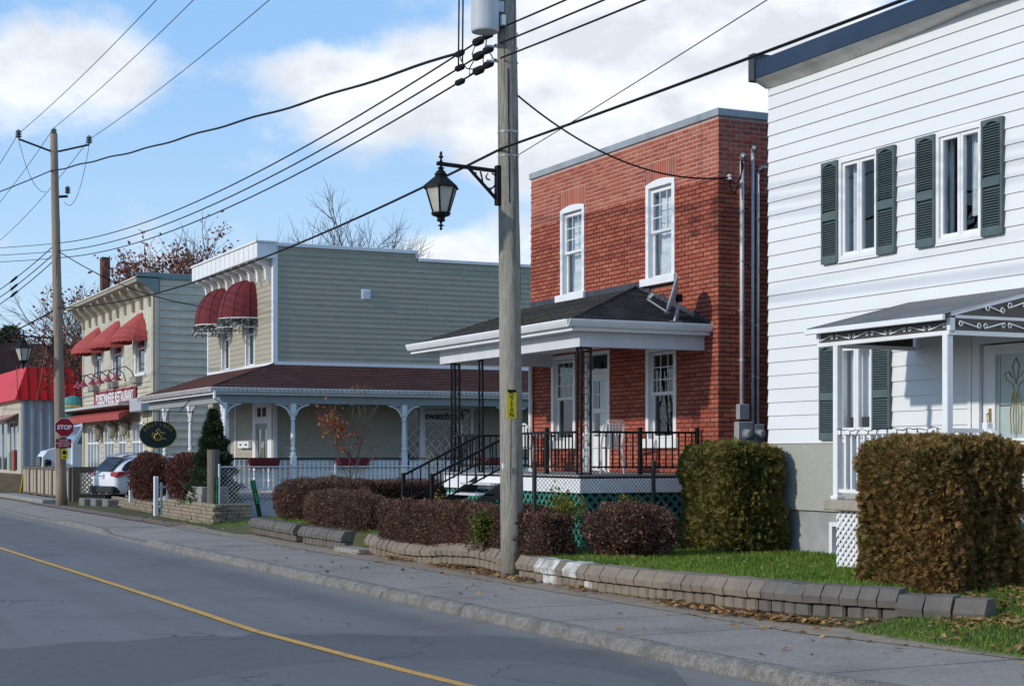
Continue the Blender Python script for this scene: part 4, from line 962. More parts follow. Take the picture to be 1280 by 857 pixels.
# ---- things on the porch and the walls
PLAS = M('white_plastic', (.72, .72, .70), (.64, .64, .62), 5, .45)
def plastic_chair(loc, rz, label):
    t = thing('plastic_chair', label, 'chair', loc, 'chairs on the brick porch', rz, local=True)
    b = MB(); b.box(-.22, .22, -.22, .20, .41, .435, .01); b.build('seat', PLAS, t, smooth=False)
    for sx in (-1, 1):
        MB().tube([(sx * .25, .22, 0), (sx * .235, .2, .42)], .024, 6).build('leg', PLAS, t); MB().tube([(sx * .25, -.27, 0), (sx * .22, -.22, .42), (sx * .22, -.26, .6)], .024, 6).build('leg', PLAS, t)
        MB().tube([(sx * .25, .20, .42), (sx * .27, .22, .60), (sx * .27, .16, .645), (sx * .26, -.18, .66), (sx * .22, -.26, .68)], .024, 6).build('armrest', PLAS, t)
    k = MB(); k.tube([(-.22, -.22, .43), (-.22, -.30, .78), (-.15, -.33, .86), (.15, -.33, .86), (.22, -.30, .78), (.22, -.22, .43)], .022, 6)
    for x in (-.13, -.065, 0, .065, .13): k.box(x - .02, x + .02, -.30, -.285, .45, .82)
    k.build('backrest', PLAS, t); return t
plastic_chair((13.05, 23.75, DZ), R(10), 'white plastic armchair on the brick porch beside the front door'); plastic_chair((13.2, 26.7, DZ), R(-70), 'white plastic armchair behind the porch stairs, partly hidden by the utility pole')
# satellite dish on the hip
DISH = M('dish_grey', (.42, .43, .45), (.36, .37, .39), 5, .5); sx, sy = 13.40, 22.05; sz = EZ + .03
t = thing('satellite_dish', 'grey satellite dish on the dark porch roof of the brick house', 'satellite dish', (sx, sy, sz))
b = MB(); b.box(sx - .1, sx + .1, sy - .07, sy + .07, sz, sz + .02); b.tube([(sx, sy, sz), (sx + .03, sy, sz + .12), (sx + .11, sy, sz + .40)], .022, 8); b.tube([(sx + .12, sy + .1, sz), (sx + .09, sy, sz + .28)], .012, 6); b.build('mount', DISH, t)
axis_ = Vector((-.83, .44, .28)).normalized(); c = Vector((sx + .03, sy, sz + .43)); a_ = axis_.cross(Vector((0, 0, 1))).normalized(); b_ = a_.cross(axis_)
b = MB(); vs = []; NR, NA = 5, 24
for side in (0, 1):
    for i in range(NR + 1):
        r = .29 * i / NR
        for k in range(NA): an = 2 * math.pi * k / NA; vs.append(c + a_ * (r * 1.0 * math.cos(an)) + b_ * (r * 1.12 * math.sin(an)) + axis_ * (.08 * (r / .29) ** 2 - side * .012))
fs = []
for side in (0, 1):
    o_ = side * (NR + 1) * NA
    for i in range(NR):
        for k in range(NA): k2 = (k + 1) % NA; fs.append((o_ + i * NA + k, o_ + i * NA + k2, o_ + (i + 1) * NA + k2, o_ + (i + 1) * NA + k))
o1, o2 = NR * NA, (NR + 1) * NA + NR * NA
fs += [(o1 + k, o1 + (k + 1) % NA, o2 + (k + 1) % NA, o2 + k) for k in range(NA)]
b.add(vs, fs); b.build('reflector', DISH, t, smooth=True)
b = MB(); e_ = c - b_ * .30 + axis_ * .02; tip = e_ + axis_ * .40 + b_ * .12; b.bar(e_, tip, .025); b.build('feed_arm', DISH, t); MB().bar(tip - axis_ * .02 + b_ * .02, tip + b_ * .11 - axis_ * .07, .05).build('receiver', DISH, t)
MB().box(c.x + .02, c.x + .1, c.y - .06, c.y + .06, c.z - .1, c.z + .02, .015).build('bracket', BLACKM, t)
# electric service on the side wall
PIPE = M('conduit_grey', (.60, .61, .62), (.50, .51, .52), 4, .45, metal=.1)
YS = BY0 - .055
def conduit(px, ytop, ybot, label, r=.034, elbow=False, cap=True):
    p0 = onY(px, ytop, YS); p1 = onY(px, ybot, YS); pts = [(p1.x, YS, p1.z), (p1.x, YS, p0.z)]
    t = thing('conduit', label, 'conduit', (p1.x, YS, p1.z), 'service conduits on the brick side wall')
    if elbow: pts = [(p1.x, YS, p1.z), (p1.x, YS, p0.z - .12), (p1.x + .02, YS, p0.z - .05), (p1.x + .07, YS, p0.z - .01), (p1.x + .35, YS, p0.z)]
    MB().tube(pts, r, 10).build('pipe', PIPE, t, smooth=True)
    if cap: b = MB(); b.tube([(p1.x, YS, p0.z - .03), (p1.x, YS, p0.z + .05), (p1.x, YS - .04, p0.z + .09), (p1.x, YS - .10, p0.z + .05)], [r * 1.3, r * 1.4, r * 1.4, r * 1.2], 8); b.build('weather_head', STEEL, t)
    for k in range(1, 5):
        z = p1.z + (p0.z - p1.z) * k / 5; b = MB(); b.tube([(p1.x, YS, z - .015), (p1.x, YS, z + .015)], r * 1.25, 10); b.box(p1.x - .05, p1.x + .05, YS + .03, YS + .05, z - .012, z + .012); b.build('clamp', STEEL, t)
    return t
conduit(927.5, 202, 512, 'thick grey conduit with weather head above the meter box', .036); conduit(941, 192, 540, 'tallest thin grey conduit on the shaded brick wall', .026); conduit(947.5, 208, 538, 'grey conduit that bends over towards the white house', .024, True, False)
MBOX = M('meter_box_grey', (.40, .41, .42), (.34, .35, .36), 5, .5, metal=.3)
def meter(px0, px1, y0_, y1_, label, cx):
    a, c = onY(px0, y1_, YS), onY(px1, y0_, YS); t = thing('electric_meter', label, 'meter', (a.x, YS, a.z), 'electric meters on the brick wall')
    MB().box(a.x, c.x, YS - .09, BY0 - .012, a.z, c.z, .012).build('housing', MBOX, t)
    ce = ((a.x + c.x) / 2 + cx, YS - .09, (a.z + c.z) / 2)
    MB().lathe(ce, [(.085, 0), (.085, -.03), (.075, -.03), (.072, -.08), (.05, -.10), (.0, -.105)], 16, 'y').build('dial', M('meter_glass', (.22, .23, .24), (.35, .36, .37), 30, .15, spec=.7), t, smooth=False); return t
meter(919, 938, 527, 557, 'square electric meter box with round dial on the brick side wall', .02); meter(939.5, 952, 530, 555, 'smaller round electric meter next to the white house corner', 0)
a, c = onY(921.5, 524, YS), onY(934.5, 505, YS); tag(MB().box(a.x, c.x, YS - .06, BY0 - .012, a.z, c.z, .01).build('junction_box', MBOX, origin=(a.x, YS, a.z)), 'small grey junction box above the electric meter', 'junction box')
ins = onY(912, 222, BY0 - .1); t = thing('service_insulator', 'porcelain insulator with drooping black cable loop on the brick corner', 'insulator', ins)
MB().lathe(ins, [(.02, -.04), (.045, -.03), (.03, 0), (.045, .03), (.02, .05)], 10).build('insulator', M('porcelain', (.62, .62, .60)), t)
pc = onY(927, 200, BY0 - .14); b = MB(); b.tube([ins, ins + Vector((.02, 0, -.18)), ins + Vector((.1, 0, -.26)), pc + Vector((0, 0, -.2)), pc], .012, 6); b.tube([ins, ins + Vector((.08, -.03, -.1)), pc + Vector((-.02, 0, -.3)), pc + Vector((.03, 0, -.1)), pc], .012, 6); b.build('cable_loop', BLACKM, t)
MB().bar(ins, (ins.x, BY0 - .01, ins.z), .03).build('bracket', STEEL, t)
# ================================================================== GRAY HOUSE (wrap-around porch)
GX, GY0, GY1 = 14.0, 45.0, 52.1; GXE = 25.0; GLX = 12.85
GSID = M('sage_siding', (.39, .355, .275), (.345, .31, .24), 4, .6, .12, 30, st=(1, 1, 4), c3=(.42, .385, .305), s3=.8, f3=.4)
gh = thing('gray_house', 'sage gray clapboard house with wrap-around porch and burgundy dome awnings', 'house', (GX, GY0, .1))
gwin = [(49.55, 50.5, 4.42, 6.3), (46.85, 47.85, 4.42, 6.3)]
gfront = wall('front_wall', GSID, gh, 'x', GX, GY0, GY1, 4.2, 7.4, gwin)
siding(gfront, GSID, 'x', GX - .002, GY0, GY1, 4.36, 7.38, .152, gwin, .02)
gside = wall('side_wall', GSID, gh, 'y', GY0, GX + .2, GXE, 4.2, 7.5)
siding(gside, GSID, 'y', GY0 - .002, GX + .06, GXE, 4.40, 7.48, .154, [], .02, seam=3.4)
# upper step of the side parapet (taller towards the street)
gpar = wall('parapet', GSID, gh, 'y', GY0, GX + .2, 18.4, 7.5, 7.72); siding(gpar, GSID, 'y', GY0 - .002, GX + .06, 18.4, 7.48, 7.72, .154, [], .02, seam=3.4)
b = MB(); b.box(GX + .2, GXE, GY1 - .2, GY1, .1, 7.4); b.box(GXE - .2, GXE, GY0 + .2, GY1 - .2, .1, 7.4); b.box(GX + .05, GXE - .01, GY0 + .2, GY1 - .2, 7.3, 7.4); b.build('rear_wall', GSID, gh)
b = MB(); b.box(GX + .03, 18.44, GY0 - .06, GY0 + .2, 7.72, 7.83, .01); b.box(18.36, 18.46, GY0 - .05, GY0 + .19, 7.60, 7.715); b.box(18.46, GXE + .05, GY0 - .06, GY0 + .2, 7.50, 7.60, .01); b.build('parapet_cap', WHITE, gh)
b = MB(); b.box(GX - .03, GX + .10, GY0 - .035, GY0 - .003, 4.36, 7.70); b.box(GX - .035, GX - .003, GY0 - .03, GY0 + .13, 4.36, 7.38); b.box(GX - .035, GX - .003, GY1 - .1, GY1 + .03, 4.36, 7.38); b.build('corner_board', WHITE, gh)
b = MB(); b.box(GX - .05, GX - .003, GY0, GY1, 4.28, 4.40); b.box(GX - .05, GXE, GY0 - .05, GY0 - .003, 4.28, 4.42); b.build('band_board', WHITE, gh)
# cornice with scroll brackets
CX = GX - .52
b = MB(); b.box(CX, GX + .05, GY0 - .05, GY1 + .12, 7.36, 7.80, .01); b.box(CX - .04, GX + .06, GY0 - .08, GY1 + .16, 7.80, 7.86, .008); co = b.build('cornice', WHITE, gh)
for i in range(14):
    y = GY0 + (GY1 - GY0) * (i + .5) / 14; MB().box(CX - .006, CX - .0005, y - .006, y + .006, 7.37, 7.79).build('panel_seam', STEEL, co)
prof = [(0, 7.36), (-.47, 7.36), (-.46, 7.28), (-.36, 7.22), (-.26, 7.20), (-.18, 7.10), (-.16, 6.98), (-.15, 6.80), (-.06, 6.70), (0, 6.70)]
for i in range(9):
    y = GY0 + .35 + (GY1 - GY0 - .6) * i / 8; b = MB(); b.prism([(GX + p[0], p[1]) for p in prof], y - .075, y + .075, 'y'); b.build('bracket', WHITE, gh)
# upper windows and dome awnings with garlands
AWN = M('burgundy_canvas', (.155, .022, .026), (.125, .018, .022), 5, .8, .2, 60); GAR = leaf_mat('garland_green', [(.02, .05, .035), (.05, .10, .08), (.55, .58, .55)], .1, s=20)
for y0, y1, z0, z1 in gwin:
    win_hung(gh, GX, y0, y1, z0, z1, 0, (.03, .10), (1, 1), 'side')
    cy = (y0 + y1) / 2; hw = .80; d_ = .95; zb_ = 5.78; zt_ = 6.95
    aw = MB(); NA, NB = 12, 7; vs = []
    for i in range(NA + 1):
        a = math.pi * i / NA
        for j in range(NB + 1):
            e = math.pi / 2 * j / NB
            vs.append((GX - .02 - d_ * math.sin(a) * math.cos(e) ** .85, cy + hw * math.cos(a) * (math.cos(e) ** .5 if j < NB else 0.0) , zb_ + (zt_ - zb_) * math.sin(e)))
    fs = [(i * (NB + 1) + j, (i + 1) * (NB + 1) + j, (i + 1) * (NB + 1) + j + 1, i * (NB + 1) + j + 1) for i in range(NA) for j in range(NB)]
    aw.add(vs, fs); awn = aw.build('awning', AWN, gh)
    seam = MB()
    for i in range(1, NA, 2): seam.tube([Vector(vs[i * (NB + 1) + j]) + Vector((-.006, 0, .004)) for j in range(NB + 1)], .010, 4)
    tag(seam.build('awning_ribs', M('awning_rib', (.10, .014, .017)), awn), kind='stuff')
    fr = MB(); rim = [(GX - .02 - d_ * math.sin(math.pi * i / NA), cy + hw * math.cos(math.pi * i / NA), zb_) for i in range(NA + 1)]
    fr.tube(rim, .018, 5); fr.tube([(x, y, z - .27) for x, y, z in rim], .014, 5); fr.tube([rim[3], (rim[6][0], rim[6][1], zb_ - .27)], .012, 5); fr.tube([rim[9], (rim[6][0], rim[6][1], zb_ - .27)], .012, 5); fr.build('awning_frame', WHITE, awn)
    P = []
    for _ in range(900):
        k = RNG.uniform(0, NA - .001); i = int(k); f_ = k - i; p = np.array(rim[i]) * (1 - f_) + np.array(rim[i + 1]) * f_; P.append(p + [RNG.normal() * .03, RNG.normal() * .03, -RNG.uniform(.02, .28)])
    V, F = leaves(np.array(P), .06); tag(fast('garland', V, F, GAR, awn), kind='stuff')
vt = MB(); a, c = onY(452, 374, GY0 - .03), onY(463, 362, GY0 - .03); vt.box(a.x, c.x, GY0 - .05, GY0 - .02, a.z, c.z, .01)
for k in range(4): z = a.z + .04 + (c.z - a.z - .05) * k / 4; vt.box(a.x + .03, c.x - .03, GY0 - .065, GY0 - .05, z, z + .02)
vt.build('wall_vent', WHITE, gh)
# ground floor
gl_ops = [(18.02, 20.25, 1.15, 3.12)]; gf_ops = [(45.15, 47.05, .70, 3.30), (49.6, 51.2, 1.2, 3.0)]
Yf = GY0 - .03; GLX = GX
glow = wall('lower_side_wall', GSID, gh, 'y', GY0, GX + .2, GXE, .1, 3.6, gl_ops); siding(glow, GSID, 'y', GY0 - .002, GX + .06, GXE, .70, 3.44, .152, gl_ops, .018)
gfl = wall('lower_front_wall', GSID, gh, 'x', GX, GY0, GY1, .1, 3.6, gf_ops); siding(gfl, GSID, 'x', GX - .002, GY0, GY1, .70, 3.44, .152, gf_ops, .018)
win_hung(gh, GX, 49.6, 51.2, 1.2, 3.0, 0, (.03, .1), (2, 1), 'side')
b = MB(); b.box(GX - .03, GX + .09, GY0 - .03, GY0 - .004, .7, 3.44); b.box(GX - .03, GX - .004, 48.85, 48.97, .7, 3.44); b.build('lower_corner_board', WHITE, gh)
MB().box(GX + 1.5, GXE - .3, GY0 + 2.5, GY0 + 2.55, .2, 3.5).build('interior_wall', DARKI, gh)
# double door, facing the street
b = MB(); q = GX - .03
for y0, y1, z0, z1 in ((45.15, 45.55, .7, 3.3), (46.75, 47.05, .7, 3.3), (45.55, 46.75, 2.66, 2.80), (45.55, 46.75, 3.20, 3.3)): b.box(q, q + .1, y0, y1, z0, z1)
b.box(q + .02, q + .04, 45.55, 46.75, 2.80, 3.20); b.build('door_frame', WHITE, gh)
for k in (0, 1): y = 45.75 + k * .5; MB().box(q, q + .018, y, y + .3, 2.86, 3.12).build('transom_pane', M('amber_glass', (.10, .035, .02)), gh)
for k in (0, 1):
    y0 = 45.56 + k * .595; y1 = y0 + .585; b = MB(); s = .12; DC = M('door_grey', (.34, .35, .36), (.30, .31, .32), 3, .5)
    b.box(q + .04, q + .08, y0, y0 + s, .72, 2.66); b.box(q + .04, q + .08, y1 - s, y1, .72, 2.66); b.box(q + .04, q + .08, y0 + s, y1 - s, .72, 1.3); b.box(q + .04, q + .08, y0 + s, y1 - s, 2.5, 2.66); d_ = b.build('door', DC, gh)
    MB().box(q + .055, q + .06, y0 + s, y1 - s, 1.3, 2.5).build('pane', GLASS, d_); MB().box(q + .02, q + .04, y1 - .08 if k == 0 else y0 + .03, y1 - .03 if k == 0 else y0 + .08, 1.6, 1.95).build('handle', BRASS, d_)
# leaded shop window on the side, with its sign
wx = [18.02, 18.10, 18.50, 18.66, 19.72, 19.84, 20.17, 20.25]; z0, z1 = 1.15, 3.12; b = MB()
for i in (0, 2, 4, 6): b.box(wx[i], wx[i + 1], Yf - .01, Yf + .1, z0, z1)
b.box(wx[0] - .1, wx[7] + .1, Yf - .02, Yf + .1, z1, z1 + .1); b.box(wx[0] - .1, wx[7] + .1, Yf - .04, Yf + .1, z0 - .1, z0); gw = b.build('shop_window', WHITE, gh)
for i, a0, a1 in ((0, wx[1], wx[2]), (1, wx[3], wx[4]), (2, wx[5], wx[6])):
    MB().box(a0, a1, Yf + .05, Yf + .056, z0, z1).build('pane', GLASS, gw); lattice_panel('leading', M('lead_came', (.70, .71, .70)), gw, 'y', Yf + .045, a0, a1, z0, z1 - (.32 if i == 1 else 0), .02, .20, .006)
sg = tag(MB().box(wx[3] + .01, wx[4] - .01, Yf + .0, Yf + .012, z1 - .42, z1 - .03, .003).build('shop_sign', M('shop_sign_white', (.60, .61, .62)), origin=(19.2, Yf, 2.8)), 'white shop sign with black lettering and red cross in the leaded porch window', 'sign')
INK = M('black_ink', (.012, .012, .014)); REDI = M('red_ink', (.45, .03, .03))
text('swatch', .29, INK, sg, (19.07, Yf - .004, 2.90), '-y', bold=.008, ext=.003, sx=1.0)
MB().box(19.53, 19.69, Yf - .006, Yf - .001, 2.80, 2.97).build('cross_field', REDI, sg)
b = MB(); b.box(19.60, 19.62, Yf - .010, Yf - .0065, 2.83, 2.94); b.box(19.565, 19.655, Yf - .0105, Yf - .007, 2.875, 2.895); b.build('cross', M('sign_white', (.8, .8, .8)), sg)
a, c = onX(298.5, 560, GX - .1), onX(312, 551, GX - .1); t = thing('mailbox', 'pair of small white mailboxes beside the gray house door', 'mailbox', (GX - .1, a.y, a.z))
for k in (0, 1): y = c.y + (a.y - c.y) * k / 2; b = MB(); b.box(GX - .14, GX - .02, y + .01, y + (a.y - c.y) / 2 - .01, a.z, c.z, .01); q_ = b.build('box', WHITE, t); MB().box(GX - .146, GX - .141, y + .15, y + .35, a.z + .08, a.z + .13).build('slot', BLACKM, q_)
# ---- porch
FE, SE, PZ, TZ2, PEND = 11.66, 42.92, 3.58, 4.33, 51.5
RBR = M('red_brown_shingles', (.095, .040, .032), (.065, .028, .024), 20, .9, .7, 60, c3=(.13, .062, .05), s3=1.5, f3=.6, st=(1, 1, 1))
b = MB(); b.add([(FE, SE, PZ), (FE, PEND, PZ), (GX, PEND, TZ2), (GX, GY0, TZ2), (GXE, GY0, TZ2), (GXE, SE, PZ)], [(0, 1, 2, 3), (0, 3, 4, 5)]); b.add([(FE, SE, PZ - .05), (FE, PEND, PZ - .05), (GX, PEND, PZ - .05), (GX, SE, PZ - .05), (GXE, SE, PZ - .05), (GXE, GY0, PZ - .05), (GX, GY0, PZ - .05)], [(0, 1, 2, 3), (3, 4, 5, 6)])
grf = b.build('porch_roof', RBR, gh)
shingle_plane(grf, RBR, (FE, SE, PZ), (FE, PEND, PZ), (GX - .04, PEND, TZ2), (GX - .04, GY0, TZ2), 14, seed=4); shingle_plane(grf, RBR, (FE, SE, PZ), (GXE, SE, PZ), (GXE, GY0 - .04, TZ2), (GX, GY0 - .04, TZ2), 14, seed=5)
MB().tube([(FE, SE, PZ + .02), (GX - .03, GY0 - .03, TZ2 + .02)], .03, 5).build('hip_cap', RBR, grf)
gutter(gh, WHITE, (FE, SE - .0, PZ - .13), (FE, PEND, PZ - .13), (-1, 0, 0), .11, .12); gutter(gh, WHITE, (FE - .1, SE, PZ - .13), (GXE, SE, PZ - .13), (0, -1, 0), .11, .12)
b = MB(); b.box(FE + .02, FE + .06, SE + .02, PEND, PZ - .2, PZ - .11); b.box(FE + .06, GXE, SE + .02, SE + .06, PZ - .2, PZ - .11); b.build('eave_board', WHITE, gh)
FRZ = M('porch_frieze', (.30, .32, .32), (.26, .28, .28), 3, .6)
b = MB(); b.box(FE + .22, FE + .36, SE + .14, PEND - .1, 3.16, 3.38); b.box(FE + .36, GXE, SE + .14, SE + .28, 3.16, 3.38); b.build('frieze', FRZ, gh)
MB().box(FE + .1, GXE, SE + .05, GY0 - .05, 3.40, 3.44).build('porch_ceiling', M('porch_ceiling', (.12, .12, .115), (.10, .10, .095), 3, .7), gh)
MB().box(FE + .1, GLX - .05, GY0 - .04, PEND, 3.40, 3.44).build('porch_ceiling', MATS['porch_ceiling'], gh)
for y in np.arange(SE + .2, PEND, .30): pass
# icicle lights hanging from the gutter
b = MB(); random.seed(4)
for i in range(70):
    y = SE + (PEND - SE) * i / 70; b.tube([(FE - .115, y, PZ - .02), (FE - .125, y + .03, PZ - .12 - random.uniform(0, .07))], .008, 3)
for i in range(80):
    x = FE + (22 - FE) * i / 80; b.tube([(x, SE - .115, PZ - .02), (x + .03, SE - .125, PZ - .08 - random.uniform(0, .06))], .008, 3)
tag(b.build('string_lights', M('light_string', (.16, .04, .04), (.05, .05, .05), 40), origin=(FE, SE, PZ)), 'string of small lights along the gutter of the gray house porch', 'string lights', kind='stuff')
GZ = .66
MB().box(FE + .18, GXE, SE + .12, GY0 - .03, GZ - .10, GZ, .01).build('porch_floor', PLANK, gh); MB().box(FE + .18, GLX - .03, GY0 - .02, PEND - .1, GZ - .10, GZ, .01).build('porch_floor', PLANK, gh)
SKIRT = M('porch_skirt', (.42, .46, .54), (.36, .40, .47), 4, .6)
MB().box(FE + .3, GXE, SE + .2, SE + .25, .05, GZ - .11).build('skirt', SKIRT, gh); MB().box(FE + .3, FE + .35, SE + .26, PEND - .2, .05, GZ - .11).build('skirt', SKIRT, gh)
def turned_post(x, y, root=gh):
    b = MB(); b.box(x - .085, x + .085, y - .085, y + .085, GZ, 1.72, .01); b.box(x - .075, x + .075, y - .075, y + .075, 2.92, 3.16, .01)
    b.lathe((x, y, 0), [(.075, 1.72), (.085, 1.75), (.085, 1.79), (.05, 1.82), (.07, 1.88), (.072, 1.92), (.05, 1.97), (.058, 2.0), (.064, 2.2), (.052, 2.6), (.045, 2.68), (.07, 2.71), (.07, 2.75), (.05, 2.78), (.06, 2.83), (.075, 2.86), (.075, 2.92)], 14)
    p = b.build('porch_post', WHITE, root)
    return p
def gbracket(p, x, y, dx, dy):
    b = MB(); poly = [(0, 3.155), (.40, 3.155), (.38, 3.11), (.22, 3.08), (.12, 3.0), (.06, 2.86), (0, 2.84)]
    th = .02; n = len(poly); hole = None
    vs = []
    for s in (-1, 1):
        for u, z in poly: vs.append((x + dx * (.07 + u) + dy * th * s, y + dy * (.07 + u) + dx * th * s, z))
    b.add(vs, [tuple(range(n)), tuple(range(n, 2 * n))[::-1]] + [(i, (i + 1) % n, n + (i + 1) % n, n + i) for i in range(n)]); return b
def gbracket2(p, x, y, dx, dy):
    """open curved bracket"""
    b = MB(); Pt = lambda u, z: (x + dx * (.07 + u), y + dy * (.07 + u), z)
    b.tube([Pt(0, 2.80), Pt(.04, 2.92), (Pt(.12, 3.02)), Pt(.24, 3.09), Pt(.42, 3.135)], [.018, .028, .022, .024, .016], 5); b.bar(Pt(0, 3.14), Pt(.42, 3.14), .03, .03)
    b.tube([Pt(.03, 3.10), Pt(.10, 3.04), Pt(.17, 3.06), Pt(.17, 3.11), Pt(.11, 3.12)], .013, 5); b.tube([Pt(.02, 2.95), Pt(.06, 3.0), Pt(.02, 3.06)], .014, 5); b.build('bracket', WHITE, p)
px_, py_ = FE + .29, SE + .21
posts = [(px_ + .06, py_, [(1, 0), (0, 1)]), (13.96, py_, [(1, 0), (-1, 0)]), (17.25, py_, [(1, 0), (-1, 0)]), (20.65, py_, [(1, 0), (-1, 0)]), (px_, 46.45, [(0, 1), (0, -1)]), (px_, 49.5, [(0, 1), (0, -1)])]
for x, y, ds in posts:
    p = turned_post(x, y)
    for dx, dy in ds: gbracket2(p, x, y, dx, dy)
b = MB(); x, y = FE + .02, SE + .0; b.tube([(x, y - .06, PZ - .12), (x, y - .06, PZ - .30), (x + .25, y + .05, 3.12), (x + .33, y + .10, 3.0), (x + .33, y + .10, .75)], .045, 8); b.build('downspout', WHITE, gh)
# flat sawn balusters under a dark handrail
RDK = M('handrail_dark', (.03, .045, .04), (.04, .055, .05), 5, .5)
sb = [(0, .82), (.052, .82), (.052, .98), (.030, 1.06), (.052, 1.16), (.052, 1.30), (.022, 1.40), (.052, 1.50), (.052, 1.60)]
poly = [(-u, z) for u, z in sb[1:]][::-1] + sb[1:]; poly = [(u, z) for u, z in sb[1:]] + [(-u, z) for u, z in sb[1:]][::-1]
def sawn_rail(p, q):
    (x0, y0), (x1, y1) = p, q; b = MB(); b.bar((x0, y0, 1.64), (x1, y1, 1.64), .09, .06); r = b.build('railing', RDK, gh)
    b = MB(); b.bar((x0, y0, .80), (x1, y1, .80), .05, .06); b.build('bottom_rail', WHITE, r)
    alongx = abs(x1 - x0) > abs(y1 - y0); me = MB(); me.prism(poly, -.011, .011, 'y' if alongx else 'x'); me = me.mesh('baluster'); fix_normals(me)
    L_ = math.hypot(x1 - x0, y1 - y0); n = int(L_ / .128)
    for i in range(1, n): piece('baluster', me, WHITE, r, (x0 + (x1 - x0) * i / n, y0 + (y1 - y0) * i / n, 0))
for x0, x1 in ((px_ + .15, 13.87), (14.05, 17.16), (17.34, 20.56), (20.74, 23.5)): sawn_rail((x0, py_), (x1, py_))
sawn_rail((px_, 49.6), (px_, PEND - .2))
# flower boxes hung on the rail
FBX = M('flower_box_red', (.20, .018, .026), (.16, .015, .02), 6, .6)
for k, (a, c, lab) in enumerate([(310, 349, 'burgundy flower box on the porch rail below the gray house door'), (420, 461, 'burgundy flower box on the porch rail behind the small red-leaved tree'), (596, 634, 'burgundy flower box on the porch rail seen through the iron stair railings')]):
    p, q = onY(a, 573, py_ - .1), onY(c, 573, py_ - .1); b = MB(); y0, y1 = py_ - .24, py_ - .06
    b.add([(p.x, y0, 1.66), (q.x, y0, 1.66), (q.x, y1, 1.66), (p.x, y1, 1.66), (p.x + .06, y0 + .03, 1.38), (q.x - .06, y0 + .03, 1.38), (q.x - .06, y1, 1.38), (p.x + .06, y1, 1.38)], [(0, 1, 5, 4), (1, 2, 6, 5), (2, 3, 7, 6), (3, 0, 4, 7), (4, 5, 6, 7)])
    t = thing('flower_box', lab, 'flower box', (p.x, y0, 1.38), 'burgundy flower boxes on the gray house porch')
    b.build('box', FBX, t); MB().box(p.x + .02, q.x - .02, y0 + .02, y1 - .02, 1.60, 1.63).build('soil', GRD, t)
# ================================================================== hanging oval sign on the corner post
ob = thing('hanging_sign', 'dark green oval sign with gold scroll lettering hung from a porch post', 'sign', (10.95, 46.35, 2.1))
sc_ = onX(197.5, 543, 11.15); cx, cyy, cz = 11.05, sc_.y, sc_.z
sgn = onY(197.5, 543, 46.2); cx, cz = sgn.x, sgn.z; Y = 46.2
GRN = M('sign_green', (.012, .028, .024), (.018, .036, .032), 4, .5); GOLD = M('sign_gold', (.52, .38, .14), (.42, .30, .10), 12, .4, metal=.5)
def oval(rx, rz, y0, y1, name, mat, par, n=40):
    b = MB(); b.prism([(cx + rx * math.cos(2 * math.pi * k / n), cz + rz * math.sin(2 * math.pi * k / n)) for k in range(n)], y0, y1, 'y'); return b.build(name, mat, par)
oval(.545, .40, Y - .02, Y + .02, 'board', GRN, ob)
b = MB(); n = 48; b.tube([(cx + .535 * math.cos(2 * math.pi * k / n), Y - .022, cz + .39 * math.sin(2 * math.pi * k / n)) for k in range(n + 1)], .012, 5, cap=False); b.build('rim', GOLD, ob)
word = 'BOUTIQUE'
for k, ch in enumerate(word):
    a = math.radians(152 - 124 * k / (len(word) - 1)); o = text(ch, .125, GOLD, ob, (cx + .43 * math.cos(a), Y - .026, cz + .285 * math.sin(a)), '-y'); o.rotation_euler = (0, -(a - math.pi / 2) * .75, 0)
b = MB()
def gcurve(pts, r=.016): b.tube([(cx + u, Y - .03, cz + v) for u, v in pts], r, 5)
gcurve([(.06, .10), (.0, .17), (-.05, .11), (.02, .02), (.09, -.08), (.06, -.15), (-.05, -.16), (-.13, -.10), (-.10, -.02), (.0, .04)], .022); gcurve([(.05, .06), (.20, .05), (.12, -.02), (.05, -.12), (.20, -.11)], .02); gcurve([(-.18, -.05), (-.15, .05), (-.08, .03), (-.12, -.08), (-.02, -.11)], .016); gcurve([(.22, -.14), (.24, -.13)], .014)
b.build('monogram', GOLD, ob)
b = MB(); b.tube([(cx - .40, Y, cz + .66), (12.0, Y, cz + .66)], .016, 6); b.tube([(cx + .62, Y, cz + .66), (12.0, Y, cz + 1.15)], .014, 6); b.tube([(cx + .3, Y, cz + .66), (cx + .3, Y, cz + .30)], .008, 5); b.tube([(cx - .3, Y, cz + .66), (cx - .3, Y, cz + .30)], .008, 5); b.build('bracket_arm', BLACKM, ob)
# ================================================================== RESTAURANT
RX, RY0, RY1, RXE = 14.0, 59.6, 73.0, 26.0
CREAM = M('cream_board', (.76, .73, .63), (.70, .67, .57), 3, .7, st=(1, 1, .3), c3=(.62, .59, .49), s3=.6, f3=.4)
RGRAY = M('restaurant_gray_board', (.60, .53, .42), (.54, .475, .375), 2, .65, c3=(.47, .42, .335), s3=.5, f3=.4)
STONE = M('yellow_stone', (.56, .52, .42), (.46, .42, .33), 6, .9, .4, 40)
rh = thing('restaurant_building', 'cream two-storey restaurant with red awnings and bracketed cornice', 'building', (RX, RY0, 0))
rwin = [(61.05, 62.75, 4.85, 6.75), (65.1, 66.9, 4.85, 6.75), (69.0, 70.7, 4.85, 6.75)]
rf_ = wall('front_wall', CREAM, rh, 'x', RX, RY0, RY1, 3.3, 7.7, rwin)
me = None; b0 = RY0 + .25                                   # vertical boards with battens
